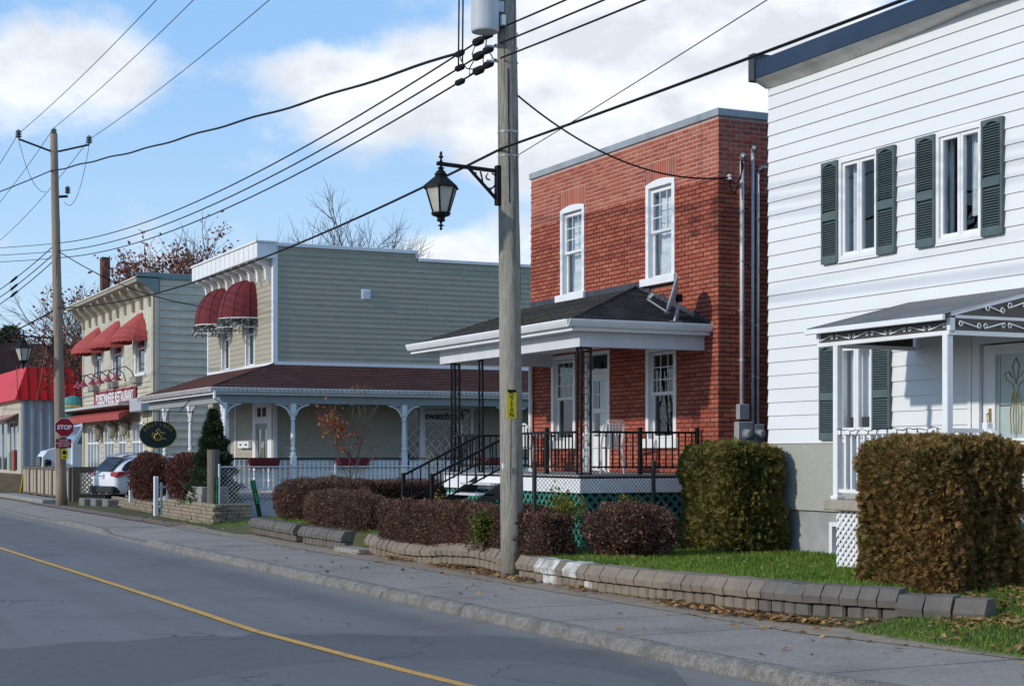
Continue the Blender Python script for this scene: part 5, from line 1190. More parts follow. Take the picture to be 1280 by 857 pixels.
for i in range(58):
    y = RY0 + .3 + (RY1 - RY0 - .4) * i / 58
    segs = [(4.5, 7.6)]
    for o in rwin:
        if o[0] - .1 < y < o[1] + .1: segs = [(4.5, o[2] - .12), (o[3] + .05, 7.6)]
    for z0, z1 in segs: MB().box(RX - .03, RX - .001, y - .025, y + .025, z0, z1).build('batten', CREAM, rf_)
for y0, y1 in ((RY0, RY0 + .35), (RY1 - .3, RY1)): MB().box(RX - .06, RX + .1, y0, y1, .1, 7.75).build('corner_pilaster', M('pilaster_tan', (.46, .43, .34), (.40, .37, .29), 3, .8), rh)
rs = wall('side_wall', RGRAY, rh, 'y', RY0, RX + .2, RXE, .1, 8.2); siding(rs, RGRAY, 'y', RY0 - .002, RX + .18, 19.5, .3, 8.2, .295, [], .035)
b = MB(); b.box(RX + .02, RX + .14, RY0 - .05, RY0 - .004, .2, 8.2); b.build('corner_board', RGRAY, rh)
b = MB(); b.box(RX + .2, RXE, RY1 - .2, RY1, .1, 8.2); b.box(RXE - .2, RXE, RY0 + .2, RY1 - .2, .1, 8.2); b.box(RX + .1, RXE, RY0 + .2, RY1, 7.9, 8.0); b.build('rear_wall', RGRAY, rh)
TEAL = M('verdigris_trim', (.20, .27, .26), (.16, .22, .215), 4, .6)
MB().box(RX - .15, RXE, RY0 - .08, RY0 + .2, 8.2, 8.42, .01).build('parapet_cap', TEAL, rh)
b = MB(); b.prism([(RX + .05, 7.62), (RX - .02, 7.62), (RX - .1, 7.72), (RX - .48, 8.02), (RX - .70, 8.08), (RX - .72, 8.20), (RX + .05, 8.38)], RY0 - .15, RY1 + .3, 'y'); b.build('cornice', M('cornice_tan', (.36, .345, .27), (.30, .29, .23), 3, .7), rh)
MB().box(RX - .76, RX + .1, RY0 - .19, RY1 + .34, 8.205, 8.25).build('cornice_edge', M('cornice_edge', (.62, .61, .56)), rh)
MB().prism([(RX + .1, 7.62), (RX - .02, 7.62), (RX - .1, 7.72), (RX - .48, 8.02), (RX - .70, 8.08), (RX - .72, 8.40), (RX + .1, 8.42)], RY0 - .19, RY0 - .155, 'y').build('cornice_end', TEAL, rh)
for i in range(10):
    y = RY0 + .5 + (RY1 - RY0 - .8) * i / 9; b = MB(); b.prism([(RX - .01, 7.80), (RX - .60, 8.06), (RX - .56, 7.92), (RX - .35, 7.72), (RX - .15, 7.55), (RX - .10, 7.25), (RX - .01, 7.22)], y - .13, y + .13, 'y'); b.build('bracket', M('cornice_tan', (.36, .345, .27)), rh)
RAWN = M('faded_red_canvas', (.40, .075, .065), (.34, .065, .058), 3, .85, .2, 30)
for y0, y1, z0, z1 in rwin:
    win_hung(rh, RX, y0, y1, z0, z1, 0, (.04, .12), (1, 1), 'side'); drape(rh, RX + .25, y0 + .35, y0 + .6, z0, z1, waves=3)
    cy = (y0 + y1) / 2; hw = 1.28; d_ = 1.05; zb_ = 6.18; zt_ = 7.12; NA, NB = 10, 5; vs = []
    for i in range(NA + 1):
        a = math.pi * i / NA
        for j in range(NB + 1):
            e = j / NB; k = (1 - e ** 1.15); vs.append((RX - .03 - d_ * (abs(math.sin(a)) ** .6) * k, cy + hw * math.cos(a) * (.35 + .65 * k), zb_ + (zt_ - zb_) * (e ** .95)))
    aw = MB(); aw.add(vs, [(i * (NB + 1) + j, (i + 1) * (NB + 1) + j, (i + 1) * (NB + 1) + j + 1, i * (NB + 1) + j + 1) for i in range(NA) for j in range(NB)])
    rim = [vs[i * (NB + 1)] for i in range(NA + 1)]; m = 40; va = []
    for k in range(m + 1):
        u = k / m * NA; i = min(NA - 1, int(u)); p = Vector(rim[i]).lerp(Vector(rim[i + 1]), u - i); va += [p, p - Vector((0, 0, .16 + .05 * abs(math.sin(k * .8))))]
    aw.add(va, [(2 * k, 2 * k + 2, 2 * k + 3, 2 * k + 1) for k in range(m)]); aw.build('awning', RAWN, rh)
# stone and storefront below
rg = wall('lower_front_wall', STONE, rh, 'x', RX - .01, RY0 + .35, RY1 - .3, .1, 4.5, [(61.2, 63.2, .7, 3.0), (64.2, 65.6, .3, 3.0), (66.4, 68.4, .7, 3.0), (69.2, 72.0, .7, 3.0)])
random.seed(2); z = 3.32; row = 0
while z < 4.5:
    y = RY0 + .37
    while y < RY1 - .35:
        w_ = random.uniform(.4, .8); MB().box(RX - .045 - random.uniform(0, .02), RX - .008, y, min(y + w_ - .02, RY1 - .31), z, z + .17, .012).build('stone', STONE, rg); y += w_
    z += .19; row += 1
random.seed(6)
for (a, c) in ((59.97, 61.18), (63.22, 64.18), (65.62, 66.38), (68.42, 69.18)):
    z = .3
    while z < 3.2:
        y = a
        while y < c - .08:
            w_ = min(random.uniform(.3, .6), c - y); MB().box(RX - .045 - random.uniform(0, .02), RX - .008, y, y + w_ - .02, z, z + .2, .012).build('stone', STONE, rg); y += w_
        z += .22
for (y0, y1, z0, n) in ((61.2, 63.2, .7, 3), (64.2, 65.6, .3, 2), (66.4, 68.4, .7, 3), (69.2, 72.0, .7, 4)):
    b = MB(); b.box(RX - .04, RX + .06, y0, y0 + .1, z0, 3.0); b.box(RX - .04, RX + .06, y1 - .1, y1, z0, 3.0); b.box(RX - .04, RX + .06, y0, y1, 2.9, 3.0); b.box(RX - .04, RX + .06, y0, y1, z0, z0 + .15)
    for i in range(1, n): y = y0 + (y1 - y0) * i / n; b.box(RX - .035, RX + .06, y - .05, y + .05, z0, 3.0)
    b.box(RX - .03, RX + .05, y0, y1, 2.2, 2.27); w = b.build('shop_window', WHITE, rh); MB().box(RX + .02, RX + .026, y0 + .1, y1 - .1, z0 + .15, 2.9).build('pane', GLASS, w); drape(w, RX + .2, y0 + .2, y1 - .2, 1.4, 2.9, waves=6)
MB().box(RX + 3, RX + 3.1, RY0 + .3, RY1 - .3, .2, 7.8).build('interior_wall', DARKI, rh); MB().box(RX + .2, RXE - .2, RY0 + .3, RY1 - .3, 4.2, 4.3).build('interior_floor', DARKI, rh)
b = MB(); b.add([(RX - .05, 61.8, 3.60), (RX - .05, 73.3, 3.60), (RX - .85, 73.3, 3.32), (RX - .85, 61.8, 3.32), (RX - .85, 73.3, 3.08), (RX - .85, 61.8, 3.08)], [(0, 1, 2, 3), (3, 2, 4, 5), (0, 3, 5)]); b.build('long_awning', RAWN, rh)
MB().box(RX - .9, RX - .02, 61.6, 73.4, 3.62, 3.72).build('awning_box', M('awning_box_grey', (.45, .46, .46)), rh)
MB().box(RX - .5, RX - .02, RY0 + .1, 61.55, 3.35, 3.85, .03).build('ac_unit', M('ac_unit_grey', (.40, .42, .44), (.35, .37, .39)), rh)
# sign board
rsg = thing('restaurant_sign', 'long burgundy fish restaurant sign with white capital letters', 'sign', (RX - .1, 66, 3.7))
MB().box(RX - .12, RX - .05, 62.25, 69.95, 3.72, 4.35, .01).build('board', M('sign_burgundy', (.20, .015, .03), (.17, .012, .025), 3, .6), rsg)
b = MB(); b.box(RX - .14, RX - .115, 62.2, 70.0, 4.33, 4.38); b.box(RX - .14, RX - .115, 62.2, 70.0, 3.69, 3.74); b.box(RX - .14, RX - .115, 62.2, 62.26, 3.74, 4.33); b.box(RX - .14, RX - .115, 69.94, 70.0, 3.74, 4.33); b.build('border', M('sign_border', (.45, .12, .12)), rsg)
SWHT = M('sign_white', (.8, .8, .8)); text('POISSONNERIE RESTAURANT', .60, SWHT, rsg, (RX - .125, 66.1, 4.03), '-x', bold=.006, sx=.90, ext=.01)
LRED = M('lamp_red', (.34, .07, .09), (.28, .05, .07), 4, .5)
for k, px in enumerate((118, 125, 137, 146, 157, 168)):
    p = onX(px, 478 - (px - 118) * .16, RX - .05); y = p.y; z = 4.42
    t = thing('gooseneck_lamp', 'red gooseneck lamp arching over the restaurant sign', 'lamp', (RX, y, 4.5), 'gooseneck lamps over the restaurant sign')
    MB().tube([(RX - .02, y, 4.55), (RX - .15, y, 4.95), (RX - .40, y, 5.14), (RX - .66, y, 5.05), (RX - .74, y, 4.86)], .022, 6).build('arm', BLACKM, t); MB().lathe((RX - .74, y, 4.60), [(.21, 0), (.17, .06), (.08, .15), (.05, .27), (.03, .29)], 12).build('shade', LRED, t); MB().lathe((RX - .74, y, 4.56), [(.05, 0), (.06, .04), (.03, .08)], 8).build('bulb', SWHT, t)
b = MB()
for k, (y, z) in enumerate([(61.9, 4.68), (66.0, 4.66), (69.9, 4.64)]):
    t = thing('window_planter', ['grey window box under the restaurant window nearest the gray house', 'grey window box under the middle upper restaurant window', 'grey window box under the upper restaurant window by the red shop'][k], 'planter', (RX - .2, y, z - .2), 'window boxes of the restaurant'); MB().box(RX - .32, RX - .06, y - .5, y + .5, z - .22, z - .0, .02).build('box', M('planter_grey', (.30, .29, .25)), t); MB().box(RX - .30, RX - .08, y - .47, y + .47, z - .02, z + .02).build('soil', GRD, t)
for k, (px, py) in enumerate([(122, 541), (140, 537), (155, 534)]):
    p = onX(px, py, RX - .25); t = thing('wall_lantern', ['wall lantern on the restaurant stonework by the far shop window', 'wall lantern on the restaurant stonework between two shop windows', 'wall lantern on the restaurant stonework nearest the gray house'][k], 'lantern', p, 'wall lanterns of the restaurant')
    MB().lathe(p, [(.04, -.35), (.12, -.28), (.2, .1), (.24, .14), (.1, .3), (.02, .4)], 8).build('body', M('lantern_glass', (.40, .38, .30), (.30, .28, .2), 9, .3), t); MB().tube([(RX - .04, p.y, p.z - .1), (RX - .15, p.y, p.z - .45), (p.x, p.y, p.z - .34)], .025, 5).build('arm', BRASS, t)
# projecting teal shop sign at the far corner
p = onY(92, 510, RY1 + .4); t = thing('round_sign', 'round teal sign hanging off the far corner of the restaurant', 'sign', (p.x, RY1 + .4, p.z))
MB().lathe((p.x, RY1 + .4, p.z), [(.1, -.62), (.42, -.5), (.52, -.2), (.52, .2), (.42, .45), (.1, .55)], 16).build('globe', M('teal_sign', (.03, .17, .16), (.05, .24, .22), 4, .5), t); b = MB(); b.lathe((p.x, RY1 + .4, p.z + .08), [(.53, -.05), (.535, .05)], 16); b.build('band', GOLD, t); MB().tube([(p.x, RY1 + .4, p.z + .5), (RX + .1, RY1 - .0, p.z + .6)], .03, 5).build('arm', BLACKM, t)
p = onX(126, 345, 20); tag(MB().box(20, 20.5, p.y - .3, p.y + .3, 7.9, onX(125, 322, 20).z, .02).build('chimney', M('chimney_brick', (.14, .075, .055), (.10, .055, .04), 9, .9, .4, 40), rh))
# terrace in front of the restaurant: panelled fence, posts, lattice
TW = M('terrace_wood', (.38, .33, .25), (.31, .265, .20), 4, .85, st=(1, 1, .3)); TD = M('terrace_dark_wood', (.15, .11, .085), (.11, .085, .065), 5, .85, st=(4, 1, .3))
tf = thing('terrace_fence', 'tan panelled wooden terrace fence along the restaurant pavement', 'fence', (10.9, 60, .1))
for i in range(6):
    y0, y1 = 59.3 + i * 1.72, 59.3 + (i + 1) * 1.72; MB().box(10.88, 10.93, y0 + .1, y1 - .1, .25, 1.16).build('panel', TW, tf); b = MB(); b.box(10.83, 10.98, y0 - .08, y0 + .08, .05, 1.30, .02); b.build('post', TD, tf)
    b = MB(); b.box(10.84, 10.97, y0 + .08, y1 - .08, 1.18, 1.27); b.box(10.86, 10.95, y0 + .08, y1 - .08, .18, .25); b.box(10.865, 10.945, (y0 + y1) / 2 - .03, (y0 + y1) / 2 + .03, .25, 1.18); b.build('rail', TD, tf)
tl = thing('lattice_fence', 'dark wooden fence with lattice panel beside the white car', 'fence', (11, 58.9, .1))
b = MB(); b.box(10.9, 12.1, 58.85, 58.95, 1.10, 1.32); b.box(10.9, 11.15, 58.82, 58.98, .05, 1.10); b.box(12.0, 12.1, 58.85, 58.95, .05, 1.1); b.box(11.15, 12.0, 58.87, 58.93, .1, .35); b.build('frame', TD, tl); lattice_panel('lattice', M('lattice_tan', (.42, .36, .28)), tl, 'y', 58.86, 11.15, 12.0, .35, 1.10, .05, .07)
for k, (x, y) in enumerate([(10.75, 55.3), (10.95, 54.4), (11.15, 53.5)]): tag(MB().box(x - .22, x + .22, y - .42, y + .42, .02, .30, .03).build('concrete_block', M('kerb_block_grey', (.20, .185, .165), (.15, .14, .125), 9, .9, .5, 60), origin=(x, y, .02)), ['grey concrete kerb block touching the far utility pole foot', 'middle grey concrete kerb block beside the far utility pole', 'grey concrete kerb block in front of the rear bumper of the white car'][k], 'concrete block', 'concrete blocks by the terrace')
tag(MB().box(9.9, 10.7, 59.2, 70, .0, .16, .03).build('terrace_kerb', CONC, origin=(10.3, 60, 0)), 'low concrete edge of the restaurant terrace', 'kerb')
# ================================================================== RED SHOP
SX, SY0 = 14.0, 90.3
sh = thing('red_shop', 'shop with bright red sloping metal roof and corrugated gray side', 'building', (SX, SY0, .7))
REDM = M('red_metal', (.60, .016, .014), (.54, .014, .012), 2, .5); CORR = M('corrugated_gray', (.40, .42, .45), (.34, .36, .39), 3, .5, metal=.2)
b = MB(); b.add([(SX - .35, SY0 - .3, 4.7), (SX - .35, 112, 4.7), (SX + .35, 112, 6.5), (SX + .35, SY0 + .3, 6.5), (30, SY0 - .3, 4.7), (30, SY0 + .3, 6.5), (30, 112, 6.5)], [(0, 1, 2, 3), (0, 3, 5, 4), (3, 2, 6, 5), ]); b.add([(SX - .35, SY0 - .3, 4.69), (SX - .35, 112, 4.69), (SX + .4, 112, 4.69), (SX + .4, SY0 + .3, 4.69), (30, SY0 - .3, 4.69), (30, SY0 + .3, 4.69)], [(0, 1, 2, 3), (0, 3, 5, 4)]); sroof = b.build('roof', REDM, sh)
for i in range(30): x = SX - .2 + i * .5; MB().bar((x, SY0 - .31, 4.72), (x + .02, SY0 + .29, 6.5), .04).build('roof_seam', REDM, sroof)
b = MB(); n = 120; vs = []
for i in range(n + 1): x = SX + 14 * i / n; y = SY0 - (.05 if i % 4 in (1, 2) else 0); vs += [(x, y, .5), (x, y, 4.7)]
b.add(vs, [(2 * i, 2 * i + 2, 2 * i + 3, 2 * i + 1) for i in range(n)]); b.build('side_wall', CORR, sh)
wall('front_wall', M('shop_beige', (.48, .44, .36), (.42, .39, .32)), sh, 'x', SX, SY0 + .02, 112, .5, 4.7, [(91.2, 94.2, .9, 3.6), (94.8, 99, .9, 3.6), (100, 106, .9, 3.6)])
for y0, y1 in ((91.2, 94.2), (94.8, 99), (100, 106)): w = MB(); w.box(SX - .03, SX + .05, y0, y0 + .1, .9, 3.6); w.box(SX - .03, SX + .05, y1 - .1, y1, .9, 3.6); w.box(SX - .03, SX + .05, y0, y1, 3.5, 3.6); w.box(SX - .03, SX + .05, (y0 + y1) / 2 - .05, (y0 + y1) / 2 + .05, .9, 3.6); w = w.build('shop_window', VINYL, sh); MB().box(SX + .02, SX + .03, y0, y1, .9, 3.6).build('pane', GLASS, w)
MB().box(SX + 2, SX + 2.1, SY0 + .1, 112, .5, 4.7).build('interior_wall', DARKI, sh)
b = MB(); b.add([(SX, 91.0, 4.0), (SX, 101, 4.0), (SX - 1.0, 101, 3.6), (SX - 1.0, 91.0, 3.6), (SX - 1.0, 101, 3.4), (SX - 1.0, 91.0, 3.4)], [(0, 1, 2, 3), (3, 2, 4, 5), (0, 3, 5)]); b.build('awning', M('shop_awning', (.45, .25, .2)), sh)
MB().box(SX - .1, SX + .0, 92.0, 93.0, .9, 2.0).build('poster', M('poster_red', (.35, .08, .06)), sh); MB().box(SX - .1, SX, 93.3, 93.9, .9, 1.9).build('poster', M('poster_teal', (.06, .25, .22)), sh)
# dark roof far behind the shop
hb = thing('distant_house', 'distant house with dark brown pitched roof behind the red shop', 'house', (20, 118, .5)); b = MB(); b.prism([(13, 7.0), (27, 7.0), (24.5, 9.3), (15.5, 9.3)], 114, 126, 'y'); b.build('roof', M('distant_roof', (.085, .055, .045), (.065, .045, .038), .8), hb); MB().box(14, 26, 115, 125, .5, 7.0).build('wall', M('distant_wall', (.35, .33, .30)), hb)
# ================================================================== vehicles
TYRE = M('tyre', (.018, .018, .019), (.03, .03, .03), 20, .85); CARW = M('white_car_paint', (.74, .76, .78), None, rough=.18, spec=.6); BPLA = M('black_plastic', (.022, .022, .024), (.03, .03, .03), 9, .6); RIM = M('alloy_rim', (.50, .51, .52), None, rough=.3, metal=.8); CGL = M('car_glass', (.012, .014, .016), None, rough=.1, spec=.25); TAIL = M('tail_lamp', (.42, .012, .015), (.30, .01, .012), 20, .15, spec=.7)
def wheel(t, x, y, r, w, spokes=5):
    b = MB(); b.lathe((x, y, r), [(r * .66, -w / 2), (r * .95, -w / 2), (r, -w / 2 + .03), (r, w / 2 - .03), (r * .95, w / 2), (r * .66, w / 2)], 24, 'y'); ty = b.build('wheel', TYRE, t, smooth=False)
    s = -1 if y < 0 else 1; b = MB(); yo = y + s * (w / 2 - .02)
    b.lathe((x, yo, r), [(r * .66, -.05), (r * .68, .01), (r * .60, .012), (r * .58, -.04)], 24, 'y'); b.lathe((x, yo - .0, r), [(.07, -.03), (.07, .012), (.0, .016)], 10, 'y')
    for k in range(spokes): a = 2 * math.pi * k / spokes + .3; b.bar((x + .04 * math.cos(a), yo, r + .04 * math.sin(a)), (x + r * .62 * math.cos(a), yo, r + r * .62 * math.sin(a)), .05, .03)
    b.build('rim', RIM, ty); MB().lathe((x, yo - s * .06, r), [(r * .62, -.005), (r * .62, .005)], 20, 'y').build('hub_shadow', BPLA, ty)
def suv(loc, rz):
    t = thing('parked_car', 'white crossover car parked nose-in beside the restaurant', 'car', loc, None, rz, local=True)
    ST = [(-2.38, .52, .90, .74, .92, .60), (-2.30, .36, 1.02, .88, 1.05, .68), (-2.12, .30, 1.07, .93, 1.28, .64), (-1.75, .28, 1.09, .95, 1.52, .66), (-1.2, .26, 1.09, .955, 1.63, .67), (-.4, .26, 1.07, .955, 1.66, .67), (.4, .26, 1.05, .955, 1.60, .66), (.95, .26, 1.03, .95, 1.32, .65), (1.3, .27, 1.01, .94, 1.06, .70), (1.9, .30, .95, .90, .99, .68), (2.25, .36, .84, .80, .87, .6), (2.38, .45, .70, .66, .72, .5)]
    def sec(s): x, zb_, bel, w, rf, wr = s; return [(0, zb_), (w * .86, zb_), (w * .97, zb_ + .12), (w, zb_ + (bel - zb_) * .5), (w * 1.0, bel - .10), (w * .97, bel), (wr + .03, rf - .07), (wr * .86, rf - .005), (0, rf + .03)]
    vs, fs = [], []; K = 9
    for s in ST:
        h = sec(s); vs += [(s[0], y, z) for y, z in h] + [(s[0], -y, z) for y, z in h[1:-1]]
    R_ = K + K - 2
    order = list(range(K)) + [K + i for i in range(K - 2)][::-1]
    for i in range(len(ST) - 1):
        for k in range(R_): a, c = order[k], order[(k + 1) % R_]; fs.append((i * R_ + a, i * R_ + c, (i + 1) * R_ + c, (i + 1) * R_ + a))
    fs += [tuple(order), tuple((len(ST) - 1) * R_ + o for o in order)]
    b = MB(); b.add(vs, fs); body = b.build('body', CARW, t, smooth=True); m = body.modifiers.new('s', 'SUBSURF'); m.levels = 2; m.render_levels = 2
    for s in (-1, 1):
        for i0, i1 in ((2, 4), (4, 5), (5, 7)):
            b = MB(); P = []
            for i in range(i0, i1 + 1): h = sec(ST[i]); lo, hi = Vector((ST[i][0], h[5][0], h[5][1] + .02)), Vector((ST[i][0], h[6][0], h[6][1] - .03)); P.append((lo, hi))
            P[0] = (P[0][0] + Vector((.06, 0, 0)), P[0][1] + Vector((.06, 0, 0))); P[-1] = (P[-1][0] - Vector((.04, 0, 0)), P[-1][1] - Vector((.04, 0, 0)))
            v2 = []
            for lo, hi in P: v2 += [(lo.x, s * (lo.y + .018), lo.z), (hi.x, s * (hi.y + .018), hi.z)]
            b.add(v2, [(2 * k, 2 * k + 2, 2 * k + 3, 2 * k + 1) for k in range(len(P) - 1)]); b.build('side_window', CGL, t)
        for x in (-1.45, 1.42): MB().lathe((x, s * .90, .37), [(.43, -.075), (.43, .068), (.0, .07)], 24, 'y').build('wheel_arch', BPLA, t); wheel(t, x, s * .87, .37, .24)
        MB().tube([(-1.9, s * .60, 1.60), (-1.2, s * .62, 1.71), (0, s * .62, 1.73), (.5, s * .61, 1.66)], .02, 6).build('roof_rail', RIM, t)
        b = MB(); b.add([(-2.33, s * .60, .93), (-2.30, s * .62, 1.04), (-2.15, s * .93, 1.06), (-1.82, s * .975, 1.03), (-2.10, s * .965, .92), (-2.30, s * .90, .90)], [(0, 1, 2, 5), (5, 2, 3, 4)]); b.add([(-2.38, s * .60, .93), (-2.36, s * .62, 1.05), (-2.20, s * .955, 1.08), (-1.84, s * .99, 1.05), (-2.12, s * .985, .91), (-2.36, s * .92, .89)], [(0, 1, 2, 5), (5, 2, 3, 4)]); b.build('tail_lamp', TAIL, t)
        b = MB(); b.box(-1.0, 1.0, s * .93 - .04, s * .93 + .04, .22, .36, .02); b.build('sill', BPLA, t)
        MB().box(.55, .72, s * 1.0 - .1, s * 1.0 + .1, 1.05, 1.20, .03).build('mirror', CARW, t)
    b = MB(); b.add([(-2.37, -.62, 1.10), (-2.37, .62, 1.10), (-1.88, .58, 1.57), (-1.88, -.58, 1.57)], [(0, 1, 2, 3)]); b.build('rear_window', CGL, t)
    b = MB(); b.prism([(-1.9, 1.57), (-1.62, 1.66), (-1.62, 1.62), (-1.85, 1.53)], -.58, .58, 'y'); b.build('spoiler', CARW, t); MB().box(-1.93, -1.88, -.22, .22, 1.55, 1.575).build('brake_light', TAIL, t)
    MB().box(-2.46, -2.1, -.86, .86, .33, .58, .05).build('bumper', BPLA, t); pl = MB().box(-2.42, -2.37, -.16, .16, .84, .99, .004).build('number_plate', SWHT, t); text('U82 KRD', .085, M('plate_blue', (.03, .06, .25)), pl, (-2.424, 0, .915), '-x', ext=.001)
    for s in (-1, 1): MB().tube([(-2.5, s * .55, .33), (-2.3, s * .55, .33)], .04, 8).build('exhaust', RIM, t)
    MB().box(-1.5, -1.35, -.03, .03, 1.66, 1.74, .02).build('antenna_fin', CARW, t); b = MB(); b.box(2.30, 2.41, -.4, .4, .5, .75, .02); b.build('grille', BPLA, t)
    for s in (-1, 1): MB().box(2.1, 2.32, s * .72 - .14, s * .72 + .14, .72, .88, .04).build('headlight', CGL, t)
    return t
cp = onZ(146, 622.5, .1); suv((13.75, 57.1, .10), R(15))
def truck(loc, rz):
    t = thing('tractor_truck', 'white long-nosed tractor truck on the side street behind the terrace', 'truck', loc, None, rz, local=True)
    b = MB(); b.prism([(3.2, .75), (3.15, 1.55), (2.95, 1.82), (1.85, 2.12), (1.85, .75)], -.85, .85, 'y'); h = b.build('hood', CARW, t)
    b = MB(); b.prism([(1.85, .8), (1.85, 2.14), (1.35, 3.05), (1.0, 3.18), (-2.4, 3.25), (-2.4, .8)], -1.15, 1.15, 'y'); b.build('cab', CARW, t)
    b = MB(); b.add([(1.86, -1.0, 2.18), (1.86, 1.0, 2.18), (1.40, .95, 3.0), (1.40, -.95, 3.0)], [(0, 1, 2, 3)]); b.build('windscreen', M('truck_glass', (.10, .22, .32), (.06, .14, .22), 2, .08, spec=.8), t)
    for s in (-1, 1):
        b = MB(); b.add([(1.65, s * 1.16, 2.15), (1.22, s * 1.16, 2.95), (.4, s * 1.16, 2.95), (.4, s * 1.16, 2.1)], [(0, 1, 2, 3)]); b.build('side_window', MATS['truck_glass'], t)
        n = 12; b = MB(); b.prism([(2.2 + .72 * math.cos(math.pi * k / n), .62 + .62 * math.sin(math.pi * k / n)) for k in range(n + 1)] + [(1.5, 1.7), (2.9, 1.6)][:0], s * .80, s * 1.18, 'y'); b.build('fender', CARW, t); wheel(t, 2.2, s * .98, .52, .3); wheel(t, -1.6, s * .98, .52, .3); MB().lathe((3.0, s * .92, 1.25), [(.0, .1), (.15, .09), (.18, 0), (.15, -.2)], 12, 'x').build('headlight', CGL, t); MB().bar((1.2, s * 1.45, 1.9), (1.2, s * 1.45, 2.6), .22, .1).build('mirror', BPLA, t)
    g = MB(); g.box(3.16, 3.24, -.55, .55, .85, 1.55, .02); gr = g.build('grille', BPLA, t)
    for k in range(7): MB().box(3.24, 3.26, -.52, .52, .9 + k * .09, .93 + k * .09).build('grille_bar', RIM, gr)
    MB().box(3.1, 3.4, -1.15, 1.15, .35, .75, .05).build('bumper', CARW, t); MB().box(-5.5, 3.0, -.45, .45, .55, .8).build('chassis', BPLA, t); MB().box(-3.2, -2.45, -1.1, 1.1, .8, 3.6, .1).build('fairing', CARW, t)
    return t
tk = onY(46, 590, 79.5); truck((tk.x + 3.3, 79.5, ROADZ + .25), R(180))
# ================================================================== utility poles, lamps, wires
POLE = M('weathered_pole', (.40, .375, .31), (.26, .24, .20), 9, .9, .9, 45, st=(8, 8, .45), lo=.42, hi=.58, c3=(.47, .44, .37), s3=.9, f3=.6, bd=.02)
POLE2 = M('brown_pole', (.36, .28, .21), (.26, .20, .15), 9, .9, .7, 45, st=(6, 6, .5), c3=(.18, .13, .10), s3=.5, f3=.5)
INSU = M('insulator_grey', (.10, .12, .13), (.14, .16, .17), 9, .3, spec=.6)
P1 = Vector((10.0, 20.85, 0)); P2 = Vector((10.16, 56.83, 0)); P0 = Vector((9.7, -15.5, 0))
rt = Vector((CA, -SA, 0))                                   # sideways in the picture: used only for the lean of the poles
def pole_at(P, lean, z): return P + rt * (lean * z) + Vector((0, 0, z))
L1, L2 = -.0105, -.021
def utility_pole(P, lean, h, r0, r1, mat, label):
    t = thing('utility_pole', label, 'utility pole', P, 'utility poles along the pavement')
    n = 14; pts = [pole_at(P, lean, -.1 + (h + .1) * k / n) for k in range(n + 1)]
    MB().tube(pts, r0, 18, r1).build('shaft', mat, t, smooth=True)
    rr = random.Random(h); ck = MB()
    for k in range(26):                        # drying cracks
        z0 = rr.uniform(.3, h - 2.5); a = rr.uniform(0, 6.28); ln = rr.uniform(.4, 1.6)
        ck.tube([pole_at(P, lean, z0 + ln * j / 5) + Vector((math.cos(a + .03 * j), math.sin(a + .03 * j), 0)) * ((r0 + (r1 - r0) * (z0 + ln * j / 5) / h) + .001) for j in range(6)], [.001, .004, .005, .005, .004, .001], 4)
    tag(ck.build('drying_cracks', M('crack_dark', (.07, .06, .05)), t), kind='stuff'); return t
up1 = utility_pole(P1, L1, 12.6, .170, .118, POLE, 'grey weathered utility pole with a yellow tag and lantern in front of the brick house')
up2 = utility_pole(P2, L2, 12.7, .195, .12, POLE2, 'brown utility pole with stop sign and crossarm beside the restaurant terrace')
def insulator(t, p, s=1.0):
    MB().lathe(p, [(.03 * s, -.12 * s), (.05 * s, -.10 * s), (.11 * s, -.07 * s), (.05 * s, -.03 * s), (.11 * s, 0), (.05 * s, .04 * s), (.10 * s, .07 * s), (.05 * s, .13 * s), (.02, .15 * s)], 10).build('insulator', INSU, t, smooth=False)
def crossarm(t, P, lean, z, half):
    c = pole_at(P, lean, z)
    for s in (-1, 1):
        e = c + Vector((s * half, 0, .28)); MB().tube([c + Vector((s * .1, 0, -.05)), e], .035, 6).build('crossarm', BLACKM, t); insulator(t, e + Vector((0, 0, .16)), 1.1)
    insulator(t, pole_at(P, lean, 12.62) + Vector((0, 0, .12)), 1.1)
    return [c + Vector((-half, 0, .46)), pole_at(P, lean, 12.9), c + Vector((half, 0, .46))]
T1 = crossarm(up1, P1, L1, 11.9, 1.15); T2 = crossarm(up2, P2, L2, 12.15, 1.18)
c = pole_at(P2, L2, 10.55); MB().bar(c, c + Vector((.42, 0, .05)), .08).build('stub_arm', BLACKM, up2); insulator(up2, c + Vector((.42, 0, .25)), 1.0)
b = MB(); b.tube([pole_at(P1, L1, z) + Vector((-.05, -.128 - .003 * (7 - z), 0)) for z in (7.2, 6.5, 5.9, 5.3)], .011, 5); b.build('ground_wire', BLACKM, up1)
for z in (5.98, 6.32): b = MB(); b.lathe(pole_at(P1, L1, z), [(.150, -.012), (.153, .012)], 16); b.build('band', STEEL, up1)
for z in (7.74, 7.53, 7.32): MB().bar(pole_at(P1, L1, z) + Vector((-.3, .05, 0)), pole_at(P1, L1, z) + Vector((.17, 0, 0)), .025).build('bolt', STEEL, up1)
tg = pole_at(P1, L1, 0); fdir = Vector((-SA, -CA, 0))
def on_pole(px, py, off=.17):   # a spot on the camera side of pole 1
    q = onY(px, py, P1.y - .14); return Vector((q.x, P1.y - off, q.z))
a, c = on_pole(632.3, 522.5, .155), on_pole(644.3, 488, .155); a.y = c.y = P1.y - .168
tgp = tag(MB().box(a.x, c.x, a.y - .006, a.y, a.z, c.z).build('pole_tag', M('tag_yellow', (.78, .58, .02), None, rough=.5), up1)); MB().box(a.x + .01, c.x - .005, a.y - .009, a.y - .0062, c.z - .028, c.z + .012).build('tag_top', BLACKM, tgp)
